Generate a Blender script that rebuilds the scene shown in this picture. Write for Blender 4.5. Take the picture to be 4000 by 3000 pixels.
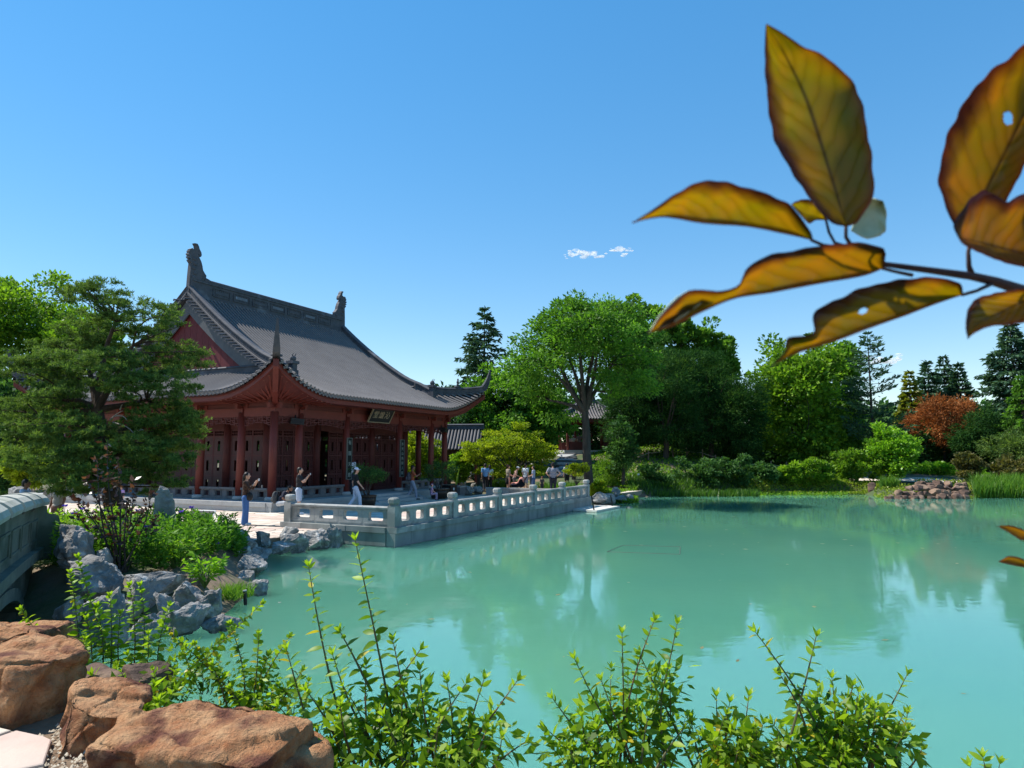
import bpy, bmesh, math, random
import numpy as np
from mathutils import Vector, Matrix, noise as mnoise

random.seed(11)
rng = np.random.default_rng(11)
for o_ in list(bpy.data.objects):
    bpy.data.objects.remove(o_, do_unlink=True)
scene = bpy.context.scene
col = scene.collection
R = math.radians

# ------------------------------------------------------------------ camera
CZ = 2.67                      # eye height above the pond surface (z = 0)
FPX, PITCH = 2644.6, 0.1053    # focal length in photo pixels (4000 wide), upward tilt
cam_d = bpy.data.cameras.new('camera')
cam = bpy.data.objects.new('camera', cam_d)
col.objects.link(cam)
cam_d.sensor_width = 36.0
cam_d.lens = FPX / 4000 * 36.0
cam_d.clip_start, cam_d.clip_end = 0.02, 6000
cam.location = (0, 0, CZ)
cam.rotation_euler = (math.pi / 2 + PITCH, 0, 0)
cam_d.dof.use_dof = True
cam_d.dof.focus_distance = 26.0
cam_d.dof.aperture_fstop = 11.0
scene.camera = cam

# ------------------------------------------------------------------ sky and sun
SUN_EL = R(53)
SUN_XY = (-0.965, 0.262)
world = bpy.data.worlds.new('World')
scene.world = world
world.use_nodes = True
wn = world.node_tree
sky_n = wn.nodes.new('ShaderNodeTexSky')
sky_n.sky_type = 'NISHITA'
sky_n.sun_disc = False
sky_n.sun_elevation = SUN_EL
sky_n.sun_rotation = math.atan2(SUN_XY[0], SUN_XY[1])
sky_n.altitude = 50
sky_n.air_density = 1.0
sky_n.dust_density = 0.0
sky_n.ozone_density = 1.6
gam_n = wn.nodes.new('ShaderNodeGamma')        # camera-like rendering of the blue: flatter and more saturated over the whole dome
gam_n.inputs['Gamma'].default_value = 0.57
hsv_n = wn.nodes.new('ShaderNodeHueSaturation')
hsv_n.inputs['Saturation'].default_value = 1.86
hsv_n.inputs['Value'].default_value = 1.66
wn.links.new(sky_n.outputs[0], gam_n.inputs['Color'])
wn.links.new(gam_n.outputs[0], hsv_n.inputs['Color'])
wn.links.new(hsv_n.outputs[0], wn.nodes['Background'].inputs[0])
wn.nodes['Background'].inputs[1].default_value = 0.15

sun_d = bpy.data.lights.new('sun', 'SUN')
sun_d.energy = 5.0
sun_d.angle = R(0.55)
sun_d.color = (1.0, 0.95, 0.87)
sun = bpy.data.objects.new('sun', sun_d)
col.objects.link(sun)
sdir = Vector((SUN_XY[0] * math.cos(SUN_EL), SUN_XY[1] * math.cos(SUN_EL), math.sin(SUN_EL)))
sun.rotation_euler = sdir.to_track_quat('Z', 'Y').to_euler()
sun.location = (-30, 10, 40)

scene.view_settings.view_transform = 'Standard'
scene.view_settings.look = 'None'
scene.view_settings.gamma = 1.0
scene.view_settings.use_curve_mapping = False
scene.view_settings.exposure = 0.6

# ------------------------------------------------------------------ picture geometry -> world points
_c, _s = math.cos(PITCH), math.sin(PITCH)
def ray(px, py):
    a, b = (px - 2000) / FPX, (1500 - py) / FPX
    return Vector((a, _c - b * _s, _s + b * _c))
def Pz(px, py, z):
    r = ray(px, py); t = (z - CZ) / r.z
    return Vector((r.x * t, r.y * t, z))
def Py(px, py, y):
    r = ray(px, py); t = y / r.y
    return Vector((r.x * t, y, CZ + r.z * t))

# hall frame: x along the front, y into the hall
YAW = 0.4533
U = Vector((math.sin(YAW), math.cos(YAW), 0)); V = Vector((-math.cos(YAW), math.sin(YAW), 0))
HROT = math.pi / 2 - YAW
H0 = Vector((-10.07, 28.68, 0))
T0 = Vector((-3.42, 20.10, 0))
def hw(x, y, z=0.0):
    return H0 + U * x + V * y + Vector((0, 0, z))
def tw(x, y, z=0.0):
    return T0 + U * x + V * y + Vector((0, 0, z))
ZT = 0.40      # terrace paving
ZP = 0.78      # hall floor

# ------------------------------------------------------------------ object helpers
def tag(o, label=None, cat=None, group=None, kind=None):
    if label: o['label'] = label
    if cat: o['category'] = cat
    if group: o['group'] = group
    if kind: o['kind'] = kind
    return o
def empty(name, loc=(0, 0, 0), rz=0.0, label=None, cat=None, group=None, kind=None):
    o = bpy.data.objects.new(name, None)
    o.empty_display_size = 0.1
    col.objects.link(o)
    o.location = loc; o.rotation_euler = (0, 0, rz)
    return tag(o, label, cat, group, kind)
def link(name, me, mat=None, parent=None, loc=None):
    o = bpy.data.objects.new(name, me)
    col.objects.link(o)
    if mat is not None and len(me.materials) == 0: me.materials.append(mat)
    if parent is not None: o.parent = parent
    if loc is not None: o.location = loc
    return o
def copy_tree(o, parent=None):
    c = o.copy(); col.objects.link(c)
    c.parent = parent
    for ch in o.children: copy_tree(ch, c)
    return c

class MB:
    def __init__(s): s.v = []; s.f = []
    def add(s, vs, fs):
        b = len(s.v)
        s.v.extend([tuple(q) for q in vs]); s.f.extend([tuple(i + b for i in f) for f in fs])
        return s
    def box(s, p0, p1, M=None):
        x0, y0, z0 = p0; x1, y1, z1 = p1
        vs = [(x0,y0,z0),(x1,y0,z0),(x1,y1,z0),(x0,y1,z0),(x0,y0,z1),(x1,y0,z1),(x1,y1,z1),(x0,y1,z1)]
        if M is not None: vs = [M @ Vector(q) for q in vs]
        return s.add(vs, [(0,3,2,1),(4,5,6,7),(0,1,5,4),(1,2,6,5),(2,3,7,6),(3,0,4,7)])
    def cbox(s, c, d, M=None):
        return s.box([c[i]-d[i]/2 for i in range(3)], [c[i]+d[i]/2 for i in range(3)], M)
    def bar(s, a, b, w, h, up=(0,0,1)):
        a = Vector(a); b = Vector(b); d = (b-a)
        if d.length < 1e-6: return s
        d.normalize(); up = Vector(up)
        if abs(d.dot(up)) > .98: up = Vector((1,0,0))
        x = d.cross(up).normalized(); y = x.cross(d)
        vs = [p + x*sx*w/2 + y*sy*h/2 for p in (a,b) for sx,sy in ((-1,-1),(1,-1),(1,1),(-1,1))]
        return s.add(vs, [(0,1,2,3),(7,6,5,4),(0,4,5,1),(1,5,6,2),(2,6,7,3),(3,7,4,0)])
    def tube(s, pts, rad, n=8, cap=True, sq=1.0):
        pts = [Vector(p) for p in pts]
        if not hasattr(rad, '__len__'): rad = [rad]*len(pts)
        b = len(s.v); x = None
        for i, p in enumerate(pts):
            d = (pts[min(i+1,len(pts)-1)] - pts[max(i-1,0)])
            if d.length < 1e-9: d = Vector((0,0,1))
            d.normalize()
            if x is None:
                up = Vector((0,0,1)) if abs(d.z) < .9 else Vector((1,0,0))
                x = d.cross(up).normalized()
            else:
                x = (x - d*x.dot(d))
                x = x.normalized() if x.length > 1e-6 else d.orthogonal().normalized()
            y = d.cross(x)
            for k in range(n):
                a = 2*math.pi*k/n
                s.v.append(tuple(p + x*math.cos(a)*rad[i] + y*math.sin(a)*rad[i]*sq))
        m = len(pts)
        for i in range(m-1):
            for k in range(n):
                s.f.append((b+i*n+k, b+i*n+(k+1)%n, b+(i+1)*n+(k+1)%n, b+(i+1)*n+k))
        if cap:
            s.f.append(tuple(b+k for k in reversed(range(n))))
            s.f.append(tuple(b+(m-1)*n+k for k in range(n)))
        return s
    def ell(s, c, r, n=10, m=7, M=None):
        if not hasattr(r, '__len__'): r = (r,r,r)
        vs = []; c = Vector(c)
        for i in range(1, m):
            t = math.pi*i/m
            for k in range(n):
                a = 2*math.pi*k/n
                q = Vector((r[0]*math.sin(t)*math.cos(a), r[1]*math.sin(t)*math.sin(a), r[2]*math.cos(t)))
                vs.append(c + (M @ q if M is not None else q))
        q = Vector((0,0,r[2])); vs.append(c + (M @ q if M is not None else q)); vs.append(c - (M @ q if M is not None else q))
        T, B = len(vs)-2, len(vs)-1; fs = []
        for i in range(m-2):
            for k in range(n):
                fs.append((i*n+k, (i+1)*n+k, (i+1)*n+(k+1)%n, i*n+(k+1)%n))
        for k in range(n):
            fs.append((T, k, (k+1)%n)); fs.append((B, (m-2)*n+(k+1)%n, (m-2)*n+k))
        return s.add(vs, fs)
    def prism(s, poly, org, ax, ay, th):
        # 2D polygon in the plane org + a*ax + b*ay, extruded +-th/2 along the normal
        org = Vector(org); ax = Vector(ax); ay = Vector(ay); nn = ax.cross(ay).normalized()
        n = len(poly)
        vs = [org + ax*a + ay*b - nn*th/2 for a,b in poly] + [org + ax*a + ay*b + nn*th/2 for a,b in poly]
        fs = [tuple(reversed(range(n))), tuple(range(n,2*n))] + [(i,(i+1)%n,n+(i+1)%n,n+i) for i in range(n)]
        return s.add(vs, fs)
    def sweep(s, pts, prof, up=(0,0,1), cap=True, scales=None):
        # profile (a across, b up) swept along pts, kept upright
        pts = [Vector(p) for p in pts]; up = Vector(up); b = len(s.v); n = len(prof)
        for i, p in enumerate(pts):
            d = (pts[min(i+1,len(pts)-1)] - pts[max(i-1,0)]).normalized()
            x = d.cross(up)
            x = x.normalized() if x.length > 1e-4 else Vector((1,0,0))
            k = scales[i] if scales is not None else 1.0
            y = up if abs(d.dot(up)) < .7 else x.cross(d)
            for a, h in prof: s.v.append(tuple(p + x*a*k + y*h*k))
        for i in range(len(pts)-1):
            for k in range(n):
                s.f.append((b+i*n+k, b+i*n+(k+1)%n, b+(i+1)*n+(k+1)%n, b+(i+1)*n+k))
        if cap:
            s.f.append(tuple(b+k for k in reversed(range(n)))); s.f.append(tuple(b+(len(pts)-1)*n+k for k in range(n)))
        return s
    def mesh(s, name, smooth=False):
        me = bpy.data.meshes.new(name)
        me.from_pydata(s.v, [], s.f); me.update()
        bm = bmesh.new(); bm.from_mesh(me); bmesh.ops.recalc_face_normals(bm, faces=bm.faces); bm.to_mesh(me); bm.free()
        if smooth: me.polygons.foreach_set('use_smooth', [True]*len(me.polygons))
        return me
    def build(s, name, mat, parent=None, smooth=False, loc=None, kind=None):
        o = link(name, s.mesh(name, smooth), mat, parent, loc)
        if kind: o['kind'] = kind
        return o

def np_mesh(name, verts, faces, mat, parent=None, tint=None, smooth=False, loc=None):
    # verts (n,3); faces (m,k) with one k
    me = bpy.data.meshes.new(name)
    n, m, k = len(verts), len(faces), faces.shape[1]
    me.vertices.add(n); me.vertices.foreach_set('co', np.ascontiguousarray(verts, dtype=np.float32).ravel())
    me.loops.add(m*k); me.loops.foreach_set('vertex_index', np.ascontiguousarray(faces, dtype=np.int32).ravel())
    me.polygons.add(m)
    me.polygons.foreach_set('loop_start', np.arange(0, m*k, k, dtype=np.int32))
    me.polygons.foreach_set('loop_total', np.full(m, k, dtype=np.int32))
    if smooth: me.polygons.foreach_set('use_smooth', np.ones(m, dtype=bool))
    me.update(calc_edges=True)
    if tint is not None:
        at = me.attributes.new('tint', 'FLOAT', 'POINT')
        at.data.foreach_set('value', np.ascontiguousarray(tint, dtype=np.float32))
    return link(name, me, mat, parent, loc)

# ------------------------------------------------------------------ materials
MATS = {}
def _base(name):
    m = bpy.data.materials.new(name); m.use_nodes = True
    nt = m.node_tree; b = nt.nodes['Principled BSDF']
    return m, nt, b
def mat(name, c1, c2=None, scale=3.0, rough=.8, bump=0.0, bscale=None, detail=5.0, c3=None, s3=.6, spec=.3, metal=0.0, stretch=None, w3=(.5,.62)):
    if name in MATS: return MATS[name]
    m, nt, b = _base(name)
    b.inputs['Roughness'].default_value = rough
    b.inputs['Specular IOR Level'].default_value = spec
    b.inputs['Metallic'].default_value = metal
    b.inputs['Base Color'].default_value = (*c1, 1)
    geo = nt.nodes.new('ShaderNodeNewGeometry'); src = geo.outputs['Position']
    if stretch:
        mp = nt.nodes.new('ShaderNodeMapping'); mp.inputs['Scale'].default_value = stretch
        nt.links.new(src, mp.inputs['Vector']); src = mp.outputs['Vector']
    if c2 is not None:
        nz = nt.nodes.new('ShaderNodeTexNoise'); nz.inputs['Scale'].default_value = scale; nz.inputs['Detail'].default_value = detail
        nz.inputs['Roughness'].default_value = .62
        nt.links.new(src, nz.inputs['Vector'])
        rp = nt.nodes.new('ShaderNodeValToRGB'); e = rp.color_ramp.elements
        e[0].position = .32; e[0].color = (*c1, 1); e[1].position = .68; e[1].color = (*c2, 1)
        nt.links.new(nz.outputs['Fac'], rp.inputs['Fac']); out = rp.outputs['Color']
        if c3 is not None:
            n3 = nt.nodes.new('ShaderNodeTexNoise'); n3.inputs['Scale'].default_value = s3; n3.inputs['Detail'].default_value = 6
            nt.links.new(src, n3.inputs['Vector'])
            r3 = nt.nodes.new('ShaderNodeValToRGB'); r3.color_ramp.elements[0].position = w3[0]; r3.color_ramp.elements[1].position = w3[1]
            nt.links.new(n3.outputs['Fac'], r3.inputs['Fac'])
            mx = nt.nodes.new('ShaderNodeMix'); mx.data_type = 'RGBA'
            nt.links.new(r3.outputs['Color'], mx.inputs[0]); nt.links.new(out, mx.inputs[6]); mx.inputs[7].default_value = (*c3, 1)
            out = mx.outputs[2]
        nt.links.new(out, b.inputs['Base Color'])
    if bump:
        nb = nt.nodes.new('ShaderNodeTexNoise'); nb.inputs['Scale'].default_value = bscale or scale*4; nb.inputs['Detail'].default_value = 8
        nb.inputs['Roughness'].default_value = .65
        nt.links.new(src, nb.inputs['Vector'])
        bp = nt.nodes.new('ShaderNodeBump'); bp.inputs['Strength'].default_value = 1.0; bp.inputs['Distance'].default_value = bump
        nt.links.new(nb.outputs['Fac'], bp.inputs['Height']); nt.links.new(bp.outputs['Normal'], b.inputs['Normal'])
    MATS[name] = m
    return m
def leafmat(name, dark, mid, light, trans=.35, rough=.45, spec=.35, tcol=None):
    if name in MATS: return MATS[name]
    m, nt, b = _base(name)
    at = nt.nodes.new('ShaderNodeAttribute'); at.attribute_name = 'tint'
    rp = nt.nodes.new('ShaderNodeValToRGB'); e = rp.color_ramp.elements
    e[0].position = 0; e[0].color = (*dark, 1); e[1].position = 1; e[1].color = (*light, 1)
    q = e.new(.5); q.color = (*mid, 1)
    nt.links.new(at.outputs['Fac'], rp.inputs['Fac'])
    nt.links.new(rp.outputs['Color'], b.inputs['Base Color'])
    b.inputs['Roughness'].default_value = rough; b.inputs['Specular IOR Level'].default_value = spec
    tr = nt.nodes.new('ShaderNodeBsdfTranslucent')
    hs = nt.nodes.new('ShaderNodeMix'); hs.data_type = 'RGBA'; hs.blend_type = 'MULTIPLY'; hs.inputs[0].default_value = 1
    hs.inputs[7].default_value = (*(tcol or (1.25, 1.35, .55)), 1)
    nt.links.new(rp.outputs['Color'], hs.inputs[6]); nt.links.new(hs.outputs[2], tr.inputs['Color'])
    mx = nt.nodes.new('ShaderNodeMixShader'); mx.inputs[0].default_value = trans
    nt.links.new(b.outputs[0], mx.inputs[1]); nt.links.new(tr.outputs[0], mx.inputs[2])
    nt.links.new(mx.outputs[0], nt.nodes['Material Output'].inputs['Surface'])
    MATS[name] = m
    return m

M_TILE = mat('roof_tile', (.138,.128,.127), (.172,.160,.157), 1.1, .8, .003, 30)
M_TILE_D = mat('roof_trough_tile', (.040,.039,.042), (.060,.058,.060), 5, .8, .004, 40)  # shade between the tile rows, plus dirt and moss, put into the darker colour
M_RIDGE = mat('ridge_tile', (.062,.064,.074), (.10,.10,.112), 3, .75, .006, 30, c3=(.19,.21,.25), s3=.9, w3=(.6,.75))
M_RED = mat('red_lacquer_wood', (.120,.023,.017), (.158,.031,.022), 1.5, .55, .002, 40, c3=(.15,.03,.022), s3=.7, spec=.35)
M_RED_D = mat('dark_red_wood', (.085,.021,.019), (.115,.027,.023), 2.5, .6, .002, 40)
M_PURPLE = mat('plum_lattice_wood', (.090,.026,.026), (.12,.034,.033), 4, .6)
M_GABLE = mat('gable_red_board', (.13,.022,.025), (.165,.028,.03), 2.0, .65, .002, 30, stretch=(1,1,.2))
M_PLAST = mat('grey_plaster', (.115,.12,.13), (.15,.155,.165), 2.0, .9, .003, 20)
M_GRAN = mat('pale_granite', (.27,.28,.27), (.36,.36,.345), 6, .85, .004, 90, c3=(.19,.20,.19), s3=1.6)
M_WALL = mat('stained_granite', (.17,.19,.185), (.27,.29,.275), 2.2, .85, .005, 40, c3=(.10,.11,.105), s3=1.1, stretch=(1,1,.35), w3=(.55,.7))
M_PARAPET = mat('dark_stone', (.115,.115,.12), (.16,.16,.165), 5, .85, .003, 50)
M_STEP = mat('step_stone', (.33,.34,.34), (.42,.42,.41), 3, .85, .004, 40)
M_PAVE = mat('paving_stone', (.46,.40,.34), (.58,.51,.44), 1.3, .85, .004, 25, c3=(.43,.30,.24), s3=.8)
M_JOINT = mat('paving_joint', (.20,.16,.12), (.27,.22,.17), 4, .95)
M_BRIDGE = mat('bridge_stone', (.105,.125,.10), (.16,.18,.145), 2.5, .9, .008, 60, c3=(.07,.09,.068), s3=1.2)
M_COPE = mat('bridge_coping', (.34,.34,.29), (.44,.43,.37), 3, .9, .005, 60, c3=(.26,.27,.22), s3=1.2)
M_ROCK = mat('limestone', (.135,.13,.122), (.34,.33,.31), 3.4, .88, .06, 11, detail=9, c3=(.50,.485,.455), s3=5.5, w3=(.57,.68))
M_ROCKB = mat('brown_sandstone', (.33,.118,.040), (.55,.315,.155), 7.0, .85, .05, 34, detail=12, c3=(.15,.05,.026), s3=4.0, w3=(.50,.63))
M_ROCKS = mat('slab_rock', (.075,.048,.038), (.15,.095,.07), 3.2, .9, .05, 6, c3=(.24,.16,.11), s3=1.6)
M_BLACK = mat('black_plastic', (.012,.012,.014), None, rough=.4)
M_DARKB = mat('signboard_black', (.008,.012,.012), None, rough=.35)
M_GOLD = mat('gilt', (.30,.25,.16), (.25,.20,.13), 8, .45, spec=.5)
M_SKIN = mat('skin', (.52,.29,.20), (.58,.34,.24), 6, .55)
M_SKIN_D = mat('skin_dark', (.20,.10,.065), (.25,.13,.085), 6, .55)
M_HAIR = mat('hair', (.012,.009,.008), (.03,.02,.016), 30, .45)
M_BARK = mat('bark', (.035,.03,.026), (.075,.062,.052), 6, .95, .03, 14, stretch=(1,1,.25))
M_BARK_R = mat('pine_bark', (.05,.034,.026), (.10,.068,.05), 6, .95, .03, 14, stretch=(1,1,.3))
M_WHITE = mat('white_cloth', (.72,.72,.72), None, rough=.8)
M_SHOE = mat('white_shoe', (.65,.65,.66), None, rough=.6)
M_WOOD = mat('weathered_wood', (.20,.13,.085), (.28,.20,.14), 8, .9, .004, 40, stretch=(1,1,.2))
M_SOIL = mat('soil', (.13,.085,.055), (.20,.14,.09), 3, .95, .03, 12)
# ------------------------------------------------------------------ pond, terrain
POND = [(3.9,35.0),(-3.42,20.1),(-5.25,20.98),(-6.3,19.3),(-6.6,18.6),(-5.95,16.7),(-5.4,15.2),(-4.8,13.5),(-4.6,11.8),(-4.7,10.9),
        (-5.4,10.4),(-7.0,10.6),(-9.5,12.2),(-15,13.5),(-16,9.0),(-9,8.2),(-6.2,7.2),(-4.0,6.3),(-2.2,5.7),(-.8,5.0),(.5,4.5),(4,4.3),(10,3.5),(20,1),(34,-1),
        (46,10),(47,30),(40,43.2),(32,43.4),(29,43.8),(26,42.8),(23.6,43.0),(24.0,46.5),(24.4,48.0),(19.6,48.0),(15.9,47.3),(10,45.0),(7.8,43.6),(6.2,39.0),(4.8,35.6)]
PA = np.array(POND); PB = np.roll(PA, -1, axis=0)
def pond_sd(X, Y):
    P = np.stack([X.ravel(), Y.ravel()], 1)
    best = np.full(len(P), 1e9); inside = np.zeros(len(P), bool)
    for a, b in zip(PA, PB):
        d = b - a; t = np.clip(((P - a) @ d) / (d @ d), 0, 1)
        q = a + t[:, None] * d
        best = np.minimum(best, np.hypot(*(P - q).T))
        cr = ((a[1] > P[:, 1]) != (b[1] > P[:, 1])) & (P[:, 0] < (b[0]-a[0])*(P[:, 1]-a[1])/(b[1]-a[1]+1e-12)+a[0])
        inside ^= cr
    return np.where(inside, -best, best).reshape(X.shape)
def sstep(a, b, x):
    t = np.clip((x - a) / (b - a), 0, 1); return t*t*(3-2*t)
def ground_h(X, Y):
    X = np.asarray(X, float); Y = np.asarray(Y, float)
    sd = pond_sd(X, Y)
    h = np.full(X.shape, .33)
    near = 1 - sstep(5.0, 8.0, Y + np.clip(-X - 6, 0, 9)*-.6)
    h = h + near * .62
    bed = np.exp(-(((X + 8.2)/2.6)**2 + ((Y - 14.6)/2.6)**2)); h = h + bed * .35
    hill = np.exp(-(((X - 7)/9)**2 + ((Y - 63)/11)**2)); h = h + hill * 2.6
    back = sstep(44, 58, Y) * sstep(6, 14, X); h = h + back * np.where(X > 24, 1.0, 1.55 - .055*np.clip(X-16, 0, 10))
    h = h + sstep(70, 110, Y) * 1.0
    nz = .05*np.sin(X*1.7+Y*.6)+.04*np.sin(Y*2.1-X*.8)
    flat = sstep(0, 1, hill + back)
    h = h + nz*flat
    bank = sstep(0.0, .95, sd)
    z = np.where(sd > 0, -.12 + (h + .12)*bank, -.12 - .7*sstep(0, 1.5, -sd))
    # keep the terrain under the terrace and hall
    hx = (X - H0.x)*U.x + (Y - H0.y)*U.y; hy = (X - H0.x)*V.x + (Y - H0.y)*V.y
    ter = (hx > -6.5) & (hx < 23) & (hy > -9) & (hy < 18)
    z = np.where(ter, np.minimum(z, .30), z)
    return z
def gz(x, y): return float(ground_h(np.array([x]), np.array([y]))[0])

ax = np.concatenate([[-2500,-900,-350,-150,-90], np.arange(-60, 70.1, .55), [90,150,350,900,2500]])
ay = np.concatenate([[-600,-200,-60,-25], np.arange(-12, 100.1, .55), [115,150,260,600,1500,3000]])
GX, GY = np.meshgrid(ax, ay)
GZ = ground_h(GX, GY)
nx, ny = len(ax), len(ay)
idx = np.arange(nx*ny).reshape(ny, nx)
fc = np.stack([idx[:-1,:-1], idx[:-1,1:], idx[1:,1:], idx[1:,:-1]], -1).reshape(-1, 4)
# ground material: soil by the near bank, lawn and leaf litter elsewhere
mg, ntg, bg = _base('garden_ground')
geo = ntg.nodes.new('ShaderNodeNewGeometry')
n1 = ntg.nodes.new('ShaderNodeTexNoise'); n1.inputs['Scale'].default_value = .5; n1.inputs['Detail'].default_value = 6
n2 = ntg.nodes.new('ShaderNodeTexNoise'); n2.inputs['Scale'].default_value = 9; n2.inputs['Detail'].default_value = 8
for q in (n1, n2): ntg.links.new(geo.outputs['Position'], q.inputs['Vector'])
ra = ntg.nodes.new('ShaderNodeValToRGB'); ra.color_ramp.elements[0].color = (.035,.06,.02,1); ra.color_ramp.elements[1].color = (.075,.10,.03,1)
rb = ntg.nodes.new('ShaderNodeValToRGB'); rb.color_ramp.elements[0].color = (.11,.075,.048,1); rb.color_ramp.elements[1].color = (.22,.155,.10,1)
ntg.links.new(n2.outputs['Fac'], ra.inputs['Fac']); ntg.links.new(n2.outputs['Fac'], rb.inputs['Fac'])
rm = ntg.nodes.new('ShaderNodeValToRGB'); rm.color_ramp.elements[0].position = .47; rm.color_ramp.elements[1].position = .58
ntg.links.new(n1.outputs['Fac'], rm.inputs['Fac'])
sx = ntg.nodes.new('ShaderNodeSeparateXYZ'); ntg.links.new(geo.outputs['Position'], sx.inputs[0])
mr = ntg.nodes.new('ShaderNodeMapRange'); mr.inputs[1].default_value = 9; mr.inputs[2].default_value = 12; mr.inputs[3].default_value = 1; mr.inputs[4].default_value = 0
ntg.links.new(sx.outputs[1], mr.inputs[0])
mxm = ntg.nodes.new('ShaderNodeMath'); mxm.operation = 'MAXIMUM'
ntg.links.new(rm.outputs['Color'], mxm.inputs[0]); ntg.links.new(mr.outputs[0], mxm.inputs[1])
mx = ntg.nodes.new('ShaderNodeMix'); mx.data_type = 'RGBA'
ntg.links.new(mxm.outputs[0], mx.inputs[0]); ntg.links.new(ra.outputs['Color'], mx.inputs[6]); ntg.links.new(rb.outputs['Color'], mx.inputs[7])
ntg.links.new(mx.outputs[2], bg.inputs['Base Color']); bg.inputs['Roughness'].default_value = .95
bp = ntg.nodes.new('ShaderNodeBump'); bp.inputs['Distance'].default_value = .03
ntg.links.new(n2.outputs['Fac'], bp.inputs['Height']); ntg.links.new(bp.outputs['Normal'], bg.inputs['Normal'])
ground = np_mesh('ground', np.stack([GX.ravel(), GY.ravel(), GZ.ravel()], 1), fc, mg, smooth=True)
tag(ground, kind='structure')

# pond water: milky turquoise, nearly still
mw, ntw, bw = _base('pond_water')
bw.inputs['Base Color'].default_value = (.075,.225,.175,1)
bw.inputs['Roughness'].default_value = .015
bw.subsurface_method = 'BURLEY'
bw.inputs['Subsurface Weight'].default_value = 1.0      # milky water: light spreads below the surface
bw.inputs['Subsurface Radius'].default_value = (2.2, 2.6, 2.4)
bw.inputs['Subsurface Scale'].default_value = 1.0
bw.inputs['IOR'].default_value = 1.75
bw.inputs['Specular IOR Level'].default_value = .5
gw = ntw.nodes.new('ShaderNodeNewGeometry')
mpw = ntw.nodes.new('ShaderNodeMapping'); mpw.inputs['Scale'].default_value = (.9, 1.5, 1)
ntw.links.new(gw.outputs['Position'], mpw.inputs['Vector'])
w1 = ntw.nodes.new('ShaderNodeTexNoise'); w1.inputs['Scale'].default_value = 2.6; w1.inputs['Detail'].default_value = 4; w1.inputs['Roughness'].default_value = .5
ntw.links.new(mpw.outputs['Vector'], w1.inputs['Vector'])
bpw = ntw.nodes.new('ShaderNodeBump'); bpw.inputs['Strength'].default_value = 1; bpw.inputs['Distance'].default_value = .0022
ntw.links.new(w1.outputs['Fac'], bpw.inputs['Height']); ntw.links.new(bpw.outputs['Normal'], bw.inputs['Normal'])
w2 = ntw.nodes.new('ShaderNodeTexNoise'); w2.inputs['Scale'].default_value = .16; w2.inputs['Detail'].default_value = 3
ntw.links.new(gw.outputs['Position'], w2.inputs['Vector'])
rw = ntw.nodes.new('ShaderNodeValToRGB'); rw.color_ramp.elements[0].position = .35; rw.color_ramp.elements[1].position = .7
rw.color_ramp.elements[0].color = (.074,.250,.174,1); rw.color_ramp.elements[1].color = (.098,.275,.180,1)
ntw.links.new(w2.outputs['Fac'], rw.inputs['Fac']); ntw.links.new(rw.outputs['Color'], bw.inputs['Base Color'])
m_ = MB(); m_.add([(-30,-2,0),(60,-2,0),(60,52,0),(-30,52,0)], [(0,1,2,3)])
tag(m_.build('water', mw), kind='structure')
# drifting bits of leaf and scum on the surface
nd = 170; dx = rng.uniform(-4, 30, nd); dy = rng.uniform(7, 42, nd); ok = pond_sd(dx, dy) < -.5; dx, dy = dx[ok], dy[ok]; nd = len(dx)
an = rng.uniform(0, 6.28, nd); ln_ = rng.uniform(.02, .07, nd) * (1 + dy*.02); wd = ln_*rng.uniform(.25, .6, nd); ca, sa = np.cos(an), np.sin(an)
dv = np.stack([np.stack([dx+ca*a*ln_-sa*b*wd, dy+sa*a*ln_+ca*b*wd, np.full(nd, .004)], 1) for a, b in ((-1,0),(0,-1),(1,0),(0,1))], 1).reshape(-1,3)
tag(np_mesh('floating_debris', dv, np.arange(nd*4).reshape(-1,4), mat('wet_leaf', (.10,.085,.03), (.20,.17,.06), 3, .6)), 'scattered bits of leaf drifting on the pond', 'leaf litter', kind='stuff')

# ------------------------------------------------------------------ terrace paving
def clip_poly(poly, a, b, c):
    # keep a*x+b*y<=c
    out = []
    for i in range(len(poly)):
        p, q = poly[i], poly[(i+1) % len(poly)]
        dp, dq = a*p[0]+b*p[1]-c, a*q[0]+b*q[1]-c
        if dp <= 0: out.append(p)
        if dp*dq < 0:
            t = dp/(dp-dq); out.append((p[0]+t*(q[0]-p[0]), p[1]+t*(q[1]-p[1])))
    return out
def crazy(region, cell, seed):
    # irregular flagstones: voronoi cells (jittered grid) clipped to a convex region, in plan
    r = random.Random(seed); xs = [p[0] for p in region]; ys = [p[1] for p in region]
    pts = []
    y = min(ys)-cell; row = 0
    while y < max(ys)+cell:
        x = min(xs)-cell + (row % 2)*cell*.5
        while x < max(xs)+cell:
            pts.append((x+r.uniform(-.36,.36)*cell, y+r.uniform(-.36,.36)*cell)); x += cell
        y += cell*.85; row += 1
    cells = []
    for i, p in enumerate(pts):
        poly = list(region)
        for j, q in enumerate(pts):
            if i == j or abs(p[0]-q[0]) > 2.6*cell or abs(p[1]-q[1]) > 2.6*cell: continue
            a, b = q[0]-p[0], q[1]-p[1]; mid = ((p[0]+q[0])/2, (p[1]+q[1])/2); n = math.hypot(a, b)
            poly = clip_poly(poly, a/n, b/n, (a*mid[0]+b*mid[1])/n - .016)
            if len(poly) < 3: break
        if len(poly) >= 3:
            cells.append(poly)
    return cells
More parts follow.
